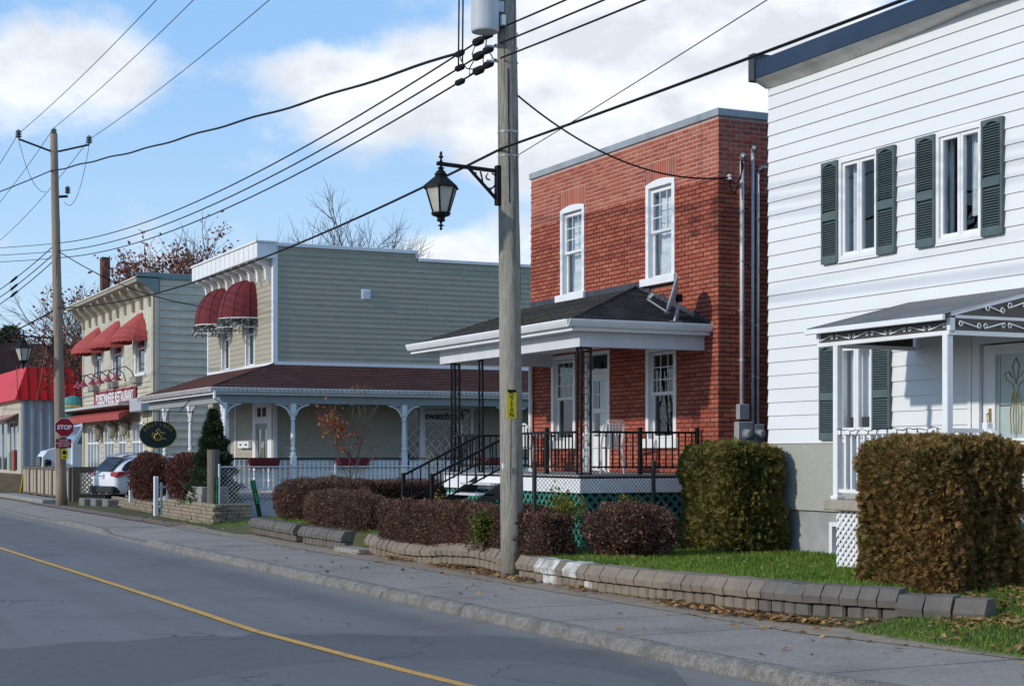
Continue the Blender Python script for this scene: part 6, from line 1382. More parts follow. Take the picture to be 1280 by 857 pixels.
for k, ch in enumerate('D7F0N'): text(ch, .088, INK, tgp, ((a.x + c.x) / 2, a.y - .008, c.z - .065 - k * .070), '-y', ext=.001, bold=.002)
q = on_pole(628.5, 582, .17); MB().box(q.x - .015, q.x + .03, q.y - .01, q.y + .02, q.z - .035, q.z + .035).build('small_tag', SWHT, up1)
# transformer
t = thing('transformer', 'light grey cylindrical transformer hung on the near utility pole', 'transformer', pole_at(P1, L1, 7.6) + Vector((-.42, 0, 0)))
pt = onY(605.5, 40, P1.y); TC = Vector((pt.x, P1.y - .02, 0)); zb_ = 1.75 + (568 - 44) / 88.2
MB().lathe((TC.x, TC.y, zb_), [(.19, 0), (.198, .02), (.198, .85), (.18, .92), (.05, .97)], 28).build('tank', M('transformer_grey', (.50, .52, .54), (.44, .46, .48), 4, .5), t, smooth=False)
MB().box(TC.x + .17, P1.x - .1, TC.y - .05, TC.y + .05, zb_ + .3, zb_ + .45).build('bracket', STEEL, t); MB().box(TC.x + .2, TC.x + .26, TC.y - .14, TC.y - .08, zb_ + .10, zb_ + .24).build('lug_box', SWHT, t); MB().lathe((TC.x, TC.y, zb_ + .97), [(.03, 0), (.05, .05), (.03, .1), (.05, .15), (.02, .22)], 8).build('bushing', INSU, t)
# street lantern on a scrolled bracket
def lantern(P, lean, z, arm, label, sc=1.0):
    """bracket lamp; z = height of the arm; arm points to the street (-X)"""
    c = pole_at(P, lean, z); pr = .15 + .03; t = thing('street_lantern', label, 'street lamp', c + Vector((-arm, 0, -.9 * sc)), 'lantern street lamps on the poles')
    b = MB(); w = .05 * sc; b.box(c.x - pr - .02, c.x - pr + .055, c.y - .05, c.y + .05, c.z - .62 * sc, c.z + .10 * sc, .006)
    b.bar((c.x - pr, c.y, c.z), (c.x - arm - .06, c.y, c.z + .05 * sc), .05, .05); b.bar((c.x - pr, c.y, c.z - .52 * sc), (c.x - pr - .56 * sc, c.y, c.z + .01), .04, .035)
    T_ = lambda pts: b.tube([(c.x - pr - u * sc, c.y, c.z + v * sc) for u, v in pts], .017 * sc, 5)
    T_([(.33, -.03), (.30, -.14), (.28, -.26), (.2, -.33), (.1, -.32), (.02, -.24)]); T_([(.42, -.05), (.43, -.11), (.39, -.15)]); T_([(.18, -.06), (.22, -.11), (.20, -.16), (.14, -.17)]); T_([(.1, -.05), (.03, -.08), (.01, -.14)]); T_([(.13, -.34), (.12, -.40), (.06, -.43), (.02, -.42)])
    b.build('bracket', BLACKM, t); lx, ly, lz = c.x - arm, c.y, c.z + .05 * sc
    V = lambda prof: [(r * sc * 1.3, h * sc * .9) for r, h in prof]
    MB().lathe((lx, ly, lz), V([(.012, .24), (.02, .2), (.014, .17), (.03, .15), (.035, .125), (.012, .10), (.018, .06), (.03, .03), (.018, 0), (.018, -.06), (.055, -.09), (.02, -.11)][::-1]), 12).build('finial', BLACKM, t)
    MB().lathe((lx, ly, lz), V([(.27, -.49), (.262, -.46), (.085, -.25), (.10, -.22), (.06, -.15), (.022, -.10)]), 6).build('roof', BLACKM, t)
    g = MB(); n = 6; ang = [2 * math.pi * k / 6 + math.pi / 6 * 0 for k in range(7)]
    for k in range(6):
        q = [(lx + r * sc * 1.3 * math.cos(a), ly + r * sc * 1.3 * math.sin(a), lz + h * sc * .9) for r, h, a in ((.225, -.49, ang[k]), (.225, -.49, ang[k + 1]), (.115, -.98, ang[k + 1]), (.115, -.98, ang[k]))]
        pn = MB(); pn.add(q, [(0, 1, 2, 3)]); pn.build('pane', M('frosted_pane', (.42, .40, .34), (.52, .50, .44), 6, .35, spec=.4), t); g.bar(q[0], q[3], .028 * sc)
    g.build('frame', BLACKM, t)
    MB().lathe((lx, ly, lz), V([(.01, -1.32), (.022, -1.29), (.012, -1.25), (.05, -1.225), (.012, -1.20), (.02, -1.16), (.065, -1.13), (.05, -1.10), (.06, -1.06), (.12, -1.03), (.14, -.98), (.125, -.97)]), 12).build('base', BLACKM, t)
    return t
lantern(P1, L1, 5.76, 1.04, 'black street lantern on scroll bracket fixed to the grey near pole', .78); lantern(P2, L2, 5.72, 1.15, 'black street lantern on the brown pole in front of the red shop', .95)
# ---- wires
WIR = M('cable_black', (.012, .012, .013), None, rough=.6, spec=.1)
def wire(p, q, sag, r, label, grp='overhead wires', n=26, wob=0.0, nm='overhead_wire'):
    p, q = Vector(p), Vector(q); pts = []
    for i in range(n + 1):
        u = i / n; v = p.lerp(q, u); v.z -= sag * 4 * u * (1 - u); v.z += wob * math.sin(u * 46) + wob * .6 * math.sin(u * 17 + 1); pts.append(v)
    return tag(MB().tube(pts, r, 5).build(nm, WIR, origin=p), label, 'wire', grp)
for k in range(3): nm = ('street side', 'pole top', 'house side')[k]; wire(T1[k], T2[k], .35, .010, 'thin high wire from the %s insulator of the crossarm' % nm); wire(T2[k], T2[k] + Vector((-.4, 40, -.6)), .9, .011, 'thin high wire running on beyond the brown pole, %s' % nm); wire(T1[k], P0 + Vector((T1[k].x - 10, 0, 12.3)), .5, .010, 'high wire above the grey pole running over the street, %s' % nm)
zz1 = (7.76, 7.55, 7.34); zz2 = (8.95, 8.68, 8.45); S1 = []
for k in range(3):
    a = pole_at(P1, L1, zz1[k]) + Vector((-.17, .0, 0)); c = pole_at(P2, L2, zz2[k]) + Vector((0, -.2, 0)); nm = ('upper', 'middle', 'lower')[k]; S1.append(a)
    wire(a, c, .62, .0145, '%s black cable of the three strung between the two poles' % nm); wire(a + Vector((.02, -.1, 0)), P0 + Vector((0, 0, 7.9 - .2 * k)), .55, .014, '%s black cable of the three leaving the grey pole over the lawn' % nm)
    for j, (dx, dl, rr) in enumerate([(.28, .10, .055), (.62, .08, .062), (1.30, .10, .048)]):   # splices hanging by the pole
        u = dx / 36 * 1.0; d = (c - a).normalized(); m_ = a + d * dx; m_.z -= .62 * 4 * ((m_ - a).length / (c - a).length)
        tag(MB().tube([m_ - d * .17, m_ - d * .09, m_ + d * .09, m_ + d * .17], [.014, rr, rr, .014], 8).build('cable_splice', WIR, origin=m_), '%s splice on the %s cable next to the grey pole' % (('inner', 'middle', 'outer')[j], nm), 'splice', 'cable splices by the grey pole')
jm = MB(); d_ = (pole_at(P2, L2, 8.7) - S1[1]).normalized()
def jp(k, s, dz=0.0): return S1[k] + d_ * s + Vector((-.02, 0, dz - .05 * s))
for a_, m1, m2, c_ in ((jp(0, .62), jp(0, .8, -.16), jp(1, .7, -.06), jp(1, .62)), (jp(0, .28), jp(1, .30, .10), jp(1, .42, -.14), jp(2, .30)), (jp(1, .62), jp(1, .9, -.13), jp(2, .9, -.02), jp(2, .62)), (jp(0, 1.3), jp(1, 1.2, .05), jp(2, 1.0, .1), jp(2, .62)), (jp(1, .28), jp(1, .1, -.14), jp(2, .1, .04), jp(2, .0))):
    jm.tube([Vector(a_).lerp(Vector(m1), .0), m1, m2, c_], .009, 5)
tag(jm.build('jumper_wires', WIR, origin=S1[1]), 'tangle of thin jumper loops between the splices at the grey pole', 'wire', 'overhead wires')
bz = S1[0] + Vector((0, 1.35, -.04)); wire(bz, pole_at(P2, L2, 11.42) + Vector((-.15, 0, 0)), .12, .024, 'thick twisted cable rising from the splices to the top of the brown pole', wob=.014, n=60); wire(pole_at(P2, L2, 11.42) + Vector((-.15, 0, 0)), pole_at(P2, L2, 11.2) + Vector((-6.5, 18, -.4)), .3, .02, 'twisted cable leaving the brown pole towards the red shop')
cz1, cz2 = pole_at(P1, L1, 6.06) + Vector((-.16, -.08, 0)), pole_at(P2, L2, 6.75) + Vector((.0, -.18, 0))
wire(cz1, cz2, .55, .020, 'heavy black cable at lantern height between the two poles'); wire(cz1, P0 + Vector((0, 0, 6.35)), .25, .019, 'heavy black cable at lantern height from the grey pole over the lawn'); wire(cz2, cz2 + Vector((-1.5, 40, .2)), .5, .026, 'heavy black cable leaving the brown pole towards the red shop')
wire(pole_at(P1, L1, 6.0) + Vector((.12, -.1, 0)), Vector((8.2, -12, 8.9)), .2, .0065, 'thin wire rising from the grey pole at lantern height')
ins_w = Vector((ins.x - .02, ins.y, ins.z)); wire(pole_at(P1, L1, 6.95) + Vector((.0, .14, .1)), ins_w, .42, .014, 'service wire sagging from the grey pole to the brick house')
wire(pole_at(P2, L2, 8.75), onX(262, 384, 13.9), .35, .017, 'service wire from the brown pole down to the gray house cornice')
for k in range(3):
    c = pole_at(P2, L2, zz2[k]); e = onZ(-260, 330 + k * 3, 9.0) if False else None
    wire(c + Vector((-.1, 0, 0)), onY(-160, 312 + k * 8, 62), .1, .011, ('upper', 'middle', 'lower')[k] + ' thin wire running level across the street from the brown pole')
    wire(c + Vector((-.1, .1, -.1)), onY(-80, 402 + k * 9, 75), .35, .017, ('upper', 'middle', 'lower')[k] + ' dark cable dropping from the brown pole across the side street')
    m_ = (c + Vector((-.1, .1, -.1))).lerp(onY(-80, 402 + k * 9, 75), .28); m_.z -= .35 * 4 * .28 * .72; d = Vector((-.4, .75, -.4)).normalized()
    tag(MB().tube([m_ - d * .25, m_ - d * .15, m_ + d * .15, m_ + d * .25], [.02, .045, .045, .02], 6).build('cable_splice', WIR, origin=m_), 'splice on the %s cable dropping past the brown pole' % ('upper', 'middle', 'lower')[k], 'splice', 'cable splices by the brown pole')
wire(T2[0] + Vector((0, 0, -.2)), pole_at(P2, L2, 10.5) + Vector((-.3, 0, .2)), .5, .009, 'loose jumper wire drooping below the street end of the crossarm'); wire(T2[2] + Vector((0, 0, -.2)), pole_at(P2, L2, 10.4) + Vector((.3, 0, .0)), .8, .009, 'loose jumper wire drooping below the house end of the crossarm')
for k in range(2): q = onY(573 + 5 * k, 82 - 4 * k, 22.0); wire(Vector((q.x + .02, q.y, 9.6)), q, .0, .013, ('left', 'right')[k] + '-hand black lead hanging beside the transformer', 'transformer leads')
for k, (gx, gy, z) in enumerate([(9.2, 72.5, 8.0), (11.6, 75, 7.6)]):
    g = thing('guy_wire', ['guy wire with yellow guard anchored past the terrace towards the street', 'guy wire with yellow guard anchored behind the terrace near the truck'][k], 'guy wire', (gx, gy, 0), 'guy wires of the brown pole'); a = pole_at(P2, L2, z); e = Vector((gx, gy, -.1)); MB().tube([a, e], .010, 5).build('strand', STEEL, g); d = (a - e).normalized(); MB().tube([e + d * .2, e + d * 3.0], .055, 7).build('guard', M('guard_yellow', (.70, .45, .02), None, rough=.5), g)
# ---- stop sign and plates on the brown pole
REDS = M('sign_red', (.36, .012, .025), (.32, .01, .022), 4, .4)
so = onY(80.5, 534, P2.y - .24); Ys = P2.y - .24
ss = thing('stop_sign', 'red octagonal stop sign mounted on the brown utility pole', 'sign', (so.x, Ys, so.z))
def octo(r, y0, y1): b = MB(); b.prism([(so.x + r * math.cos(math.pi / 8 + k * math.pi / 4), so.z + r * math.sin(math.pi / 8 + k * math.pi / 4)) for k in range(8)], y0, y1, 'y'); return b
octo(.345, Ys, Ys + .01).build('border', SWHT, ss); octo(.325, Ys - .004, Ys - .0005).build('face', REDS, ss); text('STOP', .20, SWHT, ss, (so.x, Ys - .006, so.z), '-y', bold=.008, ext=.001)
MB().box(so.x - .1, so.x + .1, Ys + .012, Ys + .06, so.z - .2, so.z + .2).build('mount', STEEL, ss)
p = onY(79.5, 554, Ys); t = thing('plate_sign', 'small red sign with white lines of text under the stop sign', 'sign', p); MB().box(p.x - .26, p.x + .26, Ys, Ys + .01, p.z - .155, p.z + .155).build('plate', REDS, t)
for k, (s_, z) in enumerate([('ARRET', .085), ('TOUTES', 0), ('DIRECTIONS', -.085)]): text(['TOUTES', 'DIRECTIONS', 'ALL WAY'][k], .085, SWHT, t, (p.x, Ys - .004, p.z + z), '-y', ext=.001)
p = onY(80.5, 567, Ys); t = thing('yellow_plate', 'small yellow plate with dark symbol at the bottom of the pole signs', 'sign', p); MB().box(p.x - .11, p.x + .11, Ys, Ys + .01, p.z - .17, p.z + .17).build('plate', MATS['tag_yellow'], t); MB().lathe((p.x, Ys - .006, p.z + .05), [(.07, 0), (.07, .005)], 16, 'y').build('symbol', INK, t); MB().box(p.x - .05, p.x + .05, Ys - .006, Ys - .0005, p.z - .12, p.z - .08).build('symbol', INK, t)
# ================================================================== fences
def chain_link(label, p, q, z0, z1, mat, grp, posts, wr=.0035, step=.075, post_r=.03, rail=True):
    """diamond mesh between two plan points, posts at fractions"""
    p, q = Vector((*p, 0)), Vector((*q, 0)); L_ = (q - p).length; d = (q - p) / L_; t = thing('chain_link_fence', label, 'fence', (p.x, p.y, z0), grp); b = MB(); h = z1 - z0
    k = -h
    V, F = [], []
    def seg(a0, e0, a1, e1):
        n = Vector((-d.y, d.x, 0)) * wr; A = p + d * a0 + Vector((0, 0, z0 + e0)); B = p + d * a1 + Vector((0, 0, z0 + e1)); up_ = d.cross(Vector((0, 0, 1)))
        w = (B - A).cross(up_).normalized() * wr; o = len(V); V.extend([A - w, A + w, B + w, B - w, A + n, B + n]); F.extend([(o, o + 1, o + 2, o + 3), (o + 4, o, o + 3, o + 5), (o + 1, o + 4, o + 5, o + 2)])
    while k < L_:
        for sg in (1, -1):
            a0, a1 = k, k + h; e0, e1 = (0, h) if sg > 0 else (h, 0)
            if a0 < 0: e0 = e0 + (e1 - e0) * (-a0 / h); a0 = 0
            if a1 > L_: e1 = e0 + (e1 - e0) * ((L_ - a0) / (a1 - a0)); a1 = L_
            if a1 > a0: seg(a0, e0, a1, e1)
        k += step
    tag(fast('wire_mesh', V, F, mat, t), kind='stuff')
    if rail: MB().tube([p + Vector((0, 0, z1)), q + Vector((0, 0, z1))], post_r * .6, 8).build('top_rail', mat, t)
    for u in posts: c = p.lerp(q, u); MB().tube([c + Vector((0, 0, z0 - .1)), c + Vector((0, 0, z1 + .08))], post_r, 10).build('post', mat, t)
    return t
BLKF = M('black_fence', (.014, .016, .015), (.02, .022, .02), 9, .5, spec=.3); GALV = M('galvanised_mesh', (.60, .62, .64), (.50, .52, .54), 7, .4, metal=.6)
chain_link('black chain-link fence from the grey pole back to the clipped cedar beside the brick house', tuple(onZ(668, 693, .35))[:2], (12.9, 20.92), .35, 1.58, BLKF, 'chain-link fences', (.0, .78), .003, .065, .032, rail=False)
chain_link('silver chain-link fence in front of the gray house porch', (11.05, 40.1), (18.5, 39.4), .10, 1.44, GALV, 'chain-link fences', (.0, .4, .8), .0055, .11, .03)
tp = onZ(277, 655, .06); tag(MB().tube([(11.02, 40.55, 0), (11.02, 40.55, 1.88)], .155, 14).build('wooden_post', M('grey_brown_post', (.17, .145, .12), (.12, .10, .085), 6, .9, .5, 30, st=(5, 5, .5)), origin=(11.02, 40.55, 0)), 'thick round grey-brown wooden post at the start of the silver fence', 'post')
STK = M('stake_dark', (.015, .03, .022)); DIG = M('digit_green', (.03, .42, .12))
for k, (px, yb, yt, px2, dg, lab) in enumerate([(270.5, 655, 596, 270.5, '2316824', 'upright dark stake with green house numbers beside the thick wooden post'), (325, 643, 600, 316, '231682', 'leaning dark stake with green numbers beside the silver fence')]):
    Yk = (38.9, 38.0)[k]; a, c = onY(px, yb, Yk), onY(px2, yt, Yk); a.z -= .05; t = thing('number_stake', lab, 'sign', a, 'house number stakes'); d = (c - a).normalized(); s_ = d.cross(Vector((0, 1, 0)))
    b = MB(); b.add([a - s_ * .055, a + s_ * .055, c + s_ * .055, c - s_ * .055] + [v + Vector((0, .03, 0)) for v in (a - s_ * .055, a + s_ * .055, c + s_ * .055, c - s_ * .055)], [(0, 1, 2, 3), (7, 6, 5, 4), (0, 4, 5, 1), (1, 5, 6, 2), (2, 6, 7, 3), (3, 7, 4, 0)]); b.build('stake', STK, t)
    n = len(dg); L_ = (c - a).length
    for i, ch in enumerate(dg): m_ = c - d * (L_ * (.06 + .085 * 1.0 * i * (1 if k == 0 else 1.25))); o = text(ch, .12, DIG, t, m_ + Vector((0, -.006, 0)), '-y', ext=.001, bold=.004); o.rotation_euler = (0, math.atan2(d.x, d.z), 0)
# ---- low stacked-stone planters
PST = M('planter_stone', (.29, .235, .165), (.22, .18, .13), 7, .9, .5, 60, c3=(.15, .13, .10), s3=1.5, f3=.5)
random.seed(31); stone_me = [MB().box(-.09, .09, -.16, .16, 0, .085, .012).mesh('stone') for _ in range(2)]
for m_ in stone_me: fix_normals(m_)
def planter(label, A, Bp, rows, dep):
    A, Bp = Vector((*A, 0)), Vector((*Bp, 0)); t = thing('stone_planter', label, 'planter', (A.x, A.y, 0), 'stacked stone planters'); d = (Bp - A); L_ = d.length; d /= L_; yaw = math.atan2(-d.x, d.y)
    nrm = Vector((d.y, -d.x, 0)); nrm = nrm if nrm.x < 0 else -nrm
    for r in range(rows):
        s = -.16 * (r % 2)
        while s < L_ - .1 + (.12 * (rows - r)) * 0:
            m_ = A + d * (s + .16); piece('stone', random.choice(stone_me), PST, t, (m_.x - nrm.x * .015 * r + random.uniform(-.012, .012), m_.y, .01 + r * .09), (0, 0, yaw + random.uniform(-.04, .04)), (1, random.uniform(.9, 1.0), 1)); s += .335
        m_ = A - nrm * .0
        for j in range(int(dep / .3)): e = A - nrm * (.1 + .3 * j + .03 * r) + d * .02; piece('stone', stone_me[0], PST, t, (e.x, e.y + .03 * r, .01 + r * .09), (0, 0, yaw + math.pi / 2), (1, .9, 1))
    b = MB(); z = rows * .09 - .03; b.poly([A - nrm * .05 + Vector((0, .1, z)), Bp - nrm * .05 + Vector((0, 0, z)), Bp - nrm * dep + Vector((0, 0, z)), A - nrm * dep + Vector((0, .1, z))]); b.build('soil', M('mulch', (.13, .07, .045), (.09, .05, .035), 9, .95, .6, 30), t); return t
planter('low stacked-stone planter at the white car, under the dark red bush', (11.05, 47.2), (11.45, 54.6), 4, .9); planter('taller stacked-stone planter below the conifer beside the number stake', (10.55, 38.75), (10.75, 44.6), 6, 1.1)
t = thing('block_pedestal', 'pair of flat concrete slabs stacked on the stone planter by the conifer', 'pedestal', (11.0, 41.2, .5)); MB().box(10.75, 11.5, 40.75, 42.2, .50, .72, .015).build('slab', CONC, t); MB().box(10.78, 11.47, 40.78, 42.15, .722, .93, .015).build('slab', CONC, t)
# white picket gate pieces between the planters
gt = thing('picket_gate', 'small white picket gate between the stone planters', 'gate', (10.95, 46, 0))
p = onZ(197, 648, .03); g0 = Vector((11.15, 46.8, 0)); 
MB().box(10.54, 10.66, 44.9, 45.02, 0, 1.15, .01).build('post', WHITE, gt); MB().box(10.94, 11.06, 49.85, 49.97, .3, 1.1, .01).build('post', WHITE, gt)
b = MB(); b.bar((10.66, 45.0, .85), (11.7, 45.6, .85), .06); b.bar((10.66, 45.0, .25), (11.7, 45.6, .25), .06); b.bar((10.66, 45.0, .25), (11.7, 45.6, .85), .06); b.build('frame', WHITE, gt)
for k in range(5): u = (k + .5) / 5; MB().box(10.66 + 1.04 * u - .03, 10.66 + 1.04 * u + .03, 44.94 + .6 * u, 44.98 + .6 * u, .12, .98).build('picket', WHITE, gt)
# ================================================================== hedges, shrubs, trees
def shell_points(n, k=8.0, depth=.18, bias=2.0, top_only=False):
    """points near the surface of a superellipsoid in [-1,1]^3, plus the outward direction"""
    p = RNG.normal(size=(n, 3)); p /= (np.abs(p) ** k).sum(1)[:, None] ** (1 / k)
    d = RNG.random((n, 1)) ** bias * depth
    nr = np.sign(p) * np.abs(p) ** (k - 1); nr /= np.linalg.norm(nr, axis=1)[:, None]
    return p * (1 - d), nr
def box_points(n, dims, depth):
    """points on five faces of a box by area, in [-1,1]^3, corners rounded"""
    a, b_, c_ = dims; ar = np.array([b_ * c_, b_ * c_, a * c_, a * c_, a * b_]); f_ = RNG.choice(5, n, p=ar / ar.sum())
    p = RNG.uniform(-1, 1, (n, 3)); nr = np.zeros((n, 3)); dp = RNG.random(n) ** 1.7 * depth
    for i, (ax, s) in enumerate(((0, -1), (0, 1), (1, -1), (1, 1), (2, 1))):
        m = f_ == i; p[m, ax] = s; nr[m, ax] = s
    h = np.array(dims) / 2; q = p * h; r = .2                 # round the corners
    inner = np.clip(q, -(h - r), h - r); inner[:, 2] = np.clip(q[:, 2], -h[2], h[2] - r); d = q - inner; L_ = np.linalg.norm(d, axis=1)[:, None] + 1e-9
    nr = d / L_; q = inner + nr * r - nr * dp[:, None]; return q, nr
def lump(P, amp, fr, seed):
    return np.array([mnoise.noise((p[0] * fr + seed, p[1] * fr, p[2] * fr)) for p in P])[:, None] * amp
def sprays(P, size, aspect, nr):
    """flat fans of five narrow leaflets, as on cedar"""
    n = len(P); d = nr + RNG.normal(size=(n, 3)) * .55; d[:, 2] += RNG.uniform(-.1, .5, n); d /= np.linalg.norm(d, axis=1)[:, None]
    w = np.cross(d, RNG.normal(size=(n, 3))); w /= np.linalg.norm(w, axis=1)[:, None]; m = np.cross(d, w); Vs = []
    sz = size * RNG.uniform(.6, 1.35, (n, 1))
    for a, l, o in ((0, 1.0, 0), (.75, .7, .15), (-.75, .7, .15), (.65, .5, .5), (-.65, .5, .5)):
        dd = d * math.cos(a) + w * math.sin(a); ww = (w * math.cos(a) - d * math.sin(a)) * sz * l / aspect / 2; L_ = dd * sz * l; b0 = P + d * sz * o
        Vs.append(np.stack([b0, b0 + L_ * .5 + ww, b0 + L_, b0 + L_ * .5 - ww], 1))
    V = np.stack(Vs, 1).reshape(-1, 3); return V, np.arange(len(V)).reshape(-1, 4)
def make_hedge(name, label, cat, x0, x1, y0, y1, z0, z1, n, size, mat, core, grp, aspect=1.9, amp=.06, fr=2.2, depth=.16, boxy=True, up=.15, twig=None, k=3.0, rotz=0.0):
    c = np.array([(x0 + x1) / 2, (y0 + y1) / 2, (z0 + z1) / 2]); dims = (x1 - x0, y1 - y0, z1 - z0)
    t = thing(name, label, cat, (c[0], c[1], z0), grp)
    if boxy: q, nr = box_points(n, dims, depth)
    else:
        q, nr = shell_points(n, k, depth / min(dims) * 2.0); q = q * np.array(dims) / 2
    P = q + c; P += nr * lump(P, amp, fr, sum(map(ord, label)) % 97); P[:, 2] = np.maximum(P[:, 2], z0 + .02)
    P += nr * lump(P, amp * .6, fr * 3.5, 31)
    if boxy and cat == 'hedge' and size > .04: V, F = sprays(P, size, aspect, nr)
    else: V, F = leaves(P, size, aspect, up, dirs=nr)
    tag(fast('foliage', V, F, mat, t), kind='stuff')
    if twig:
        V, F = leaves(P[: n // 3] - nr[: n // 3] * .08, size * 3.2, 14, .4, dirs=nr[: n // 3]); tag(fast('twigs', V, F, twig, t), kind='stuff')
    # solid dark core added so nothing shows through the leaves
    b = MB(); NU, NV = 14, 8; s = .86 if not boxy else 1; vs = []
    if boxy:
        i_ = depth * .75; b.box(x0 + i_, x1 - i_, y0 + i_, y1 - i_, z0 - .05, z1 - i_, .1)
    else:
        for j in range(NV + 1):
            e = -math.pi / 2 + math.pi * j / NV
            for i in range(NU):
                a = 2 * math.pi * i / NU; d = np.array([math.cos(a) * math.cos(e), math.sin(a) * math.cos(e), math.sin(e)]); d /= (np.abs(d) ** k).sum() ** (1 / k); vs.append(c + d * np.array(dims) / 2 * .72)
        b.add(vs, [(j * NU + i, j * NU + (i + 1) % NU, (j + 1) * NU + (i + 1) % NU, (j + 1) * NU + i) for j in range(NV) for i in range(NU)])
    b.build('dark_core', core, t); return t
CED = leaf_mat('cedar_leaf', [(0.058, 0.075, 0.019), (0.117, 0.138, 0.030), (0.166, 0.163, 0.038), (0.243, 0.179, 0.049), (0.293, 0.179, 0.067)], .2, s=2.2)
CED2 = leaf_mat('cedar_leaf_brown', [(0.058, 0.066, 0.018), (0.125, 0.107, 0.028), (0.223, 0.143, 0.046), (0.300, 0.174, 0.058), (0.329, 0.153, 0.065)], .2, s=2.0)
CORE = M('hedge_core', (.020, .016, .010), (.035, .026, .015), 12, .95, .8, 30)
BAR = leaf_mat('barberry_leaf', [(0.059, 0.033, 0.025), (0.122, 0.062, 0.045), (0.195, 0.094, 0.066), (0.274, 0.154, 0.095)], .2, s=4); BTW = M('barberry_twig', (.10, .065, .05), (.07, .045, .035), 30, .9, isl=.3)
cg = 'clipped cedar hedges'; bgp = 'clipped brown barberry hedges'
make_hedge('cedar_hedge', 'square clipped green-brown cedar between the brick house and the white house', 'hedge', 12.86, 13.88, 19.66, 21.06, .30, 1.85, 38000, .075, CED, CORE, cg, 3.6, .11, 2.4, .26)
make_hedge('cedar_hedge', 'large browned clipped cedar in front of the white house porch steps', 'hedge', 11.28, 12.55, 13.36, 14.72, .22, 1.86, 44000, .072, CED2, CORE, cg, 3.6, .11, 2.4, .26)
make_hedge('barberry_hedge', 'long low brown hedge along the retaining wall, either side of the grey pole', 'hedge', 9.98, 10.62, 20.0, 26.25, .30, .97, 60000, .030, BAR, CORE, bgp, 1.8, .09, 2.2, .14, twig=BTW)
make_hedge('barberry_hedge', 'small rounded brown hedge in front of the larger brown hedge', 'hedge', 10.25, 11.05, 27.9, 31.3, .30, 1.03, 36000, .032, BAR, CORE, bgp, 1.8, .09, 2.0, .16, False, twig=BTW, k=4.5)
make_hedge('barberry_hedge', 'wide rounded brown hedge between the silver fence and the small brown hedge', 'hedge', 10.75, 12.6, 32.9, 35.0, .25, 1.20, 40000, .036, BAR, CORE, bgp, 1.8, .10, 1.8, .16, False, twig=BTW, k=4.0)
make_hedge('barberry_hedge', 'narrow brown hedge running from the rounded hedge back towards the porch stairs', 'hedge', 12.2, 16.2, 33.7, 34.6, .25, 1.17, 30000, .036, BAR, CORE, bgp, 1.8, .06, 1.6, .12, twig=BTW)
make_hedge('barberry_bush', 'loose dark brown bush in front of the black chain-link fence', 'bush', 10.68, 11.85, 19.1, 20.2, .28, 1.02, 26000, .036, BAR, CORE, 'shrubs in front of the brick porch', 1.8, .20, 2.6, .34, False, twig=BTW, k=2.1)
GLD = leaf_mat('golden_leaf', [(.06, .085, .012), (.14, .16, .02), (.30, .26, .03), (.42, .33, .05)], .35, s=5); GRL = leaf_mat('shrub_green', [(.035, .06, .012), (.08, .11, .02), (.15, .17, .03), (.22, .20, .04)], .35, s=5)
def loose_shrub(label, c, r, h, n, size, mat, grp='shrubs in front of the brick porch', stems=9):
    t = thing('garden_shrub', label, 'shrub', (c[0], c[1], c[2]), grp); b = MB(); P = []; rr = random.Random(label)
    for i in range(stems):
        a = rr.uniform(0, 6.28); d = rr.uniform(.25, 1) * r; tip = Vector((c[0] + d * math.cos(a), c[1] + d * math.sin(a), c[2] + h * rr.uniform(.6, 1))); mid = Vector((c[0] + d * .35 * math.cos(a), c[1] + d * .35 * math.sin(a), c[2] + h * .5)); b.tube([(c[0], c[1], c[2] - .05), mid, tip], .008, 4, .003)
        m = n // stems; u = RNG.uniform(.25, 1, m); base = np.array([c[0], c[1], c[2]]); P.append(np.where(u[:, None] < .5, base + (np.array(mid) - base) * u[:, None] * 2, np.array(mid) + (np.array(tip) - np.array(mid)) * (u[:, None] - .5) * 2) + RNG.normal(size=(m, 3)) * .07)
    b.build('stems', M('shrub_stem', (.10, .07, .05)), t); V, F = leaves(np.concatenate(P), size, 1.7); tag(fast('foliage', V, F, mat, t), kind='stuff'); return t
loose_shrub('yellow-green shrub touching the grey pole at the brown hedge', (9.96, 21.75, .32), .32, .62, 1500, .05, GRL)
loose_shrub('golden shrub at the near front corner of the brick porch', (11.25, 21.75, .33), .42, .95, 1500, .05, GLD); loose_shrub('golden shrub against the green lattice beside the black fence post', (12.35, 21.55, .33), .35, .85, 1100, .05, GLD); loose_shrub('golden shrub in the middle of the green lattice front', (11.35, 23.2, .33), .35, .65, 900, .05, GLD); loose_shrub('golden shrub beside the foot of the iron stair rails', (11.2, 26.4, .33), .5, .75, 1200, .05, GLD); loose_shrub('green and yellow shrub beneath the porch stairs', (10.85, 24.2, .33), .45, .6, 1200, .05, GRL)
# twiggy dark red bushes by the car
REDB = leaf_mat('dark_red_leaf', [(0.060, 0.020, 0.017), (0.128, 0.037, 0.027), (0.204, 0.060, 0.037), (0.170, 0.102, 0.076)], .2, s=5)
make_hedge('red_bush', 'rounded dark red bush standing by the rear wheel of the white car', 'bush', 10.75, 11.75, 47.6, 49.5, .42, 1.78, 14000, .050, REDB, CORE, 'dark red bushes on the stone planters', 1.7, .10, 1.6, .35, False, twig=BTW, k=2.6)
make_hedge('red_bush', 'rounded dark red bush between the picket gate and the conifer', 'bush', 10.72, 11.8, 43.2, 44.8, .55, 1.78, 15000, .050, REDB, CORE, 'dark red bushes on the stone planters', 1.7, .10, 1.6, .35, False, twig=BTW, k=2.6)
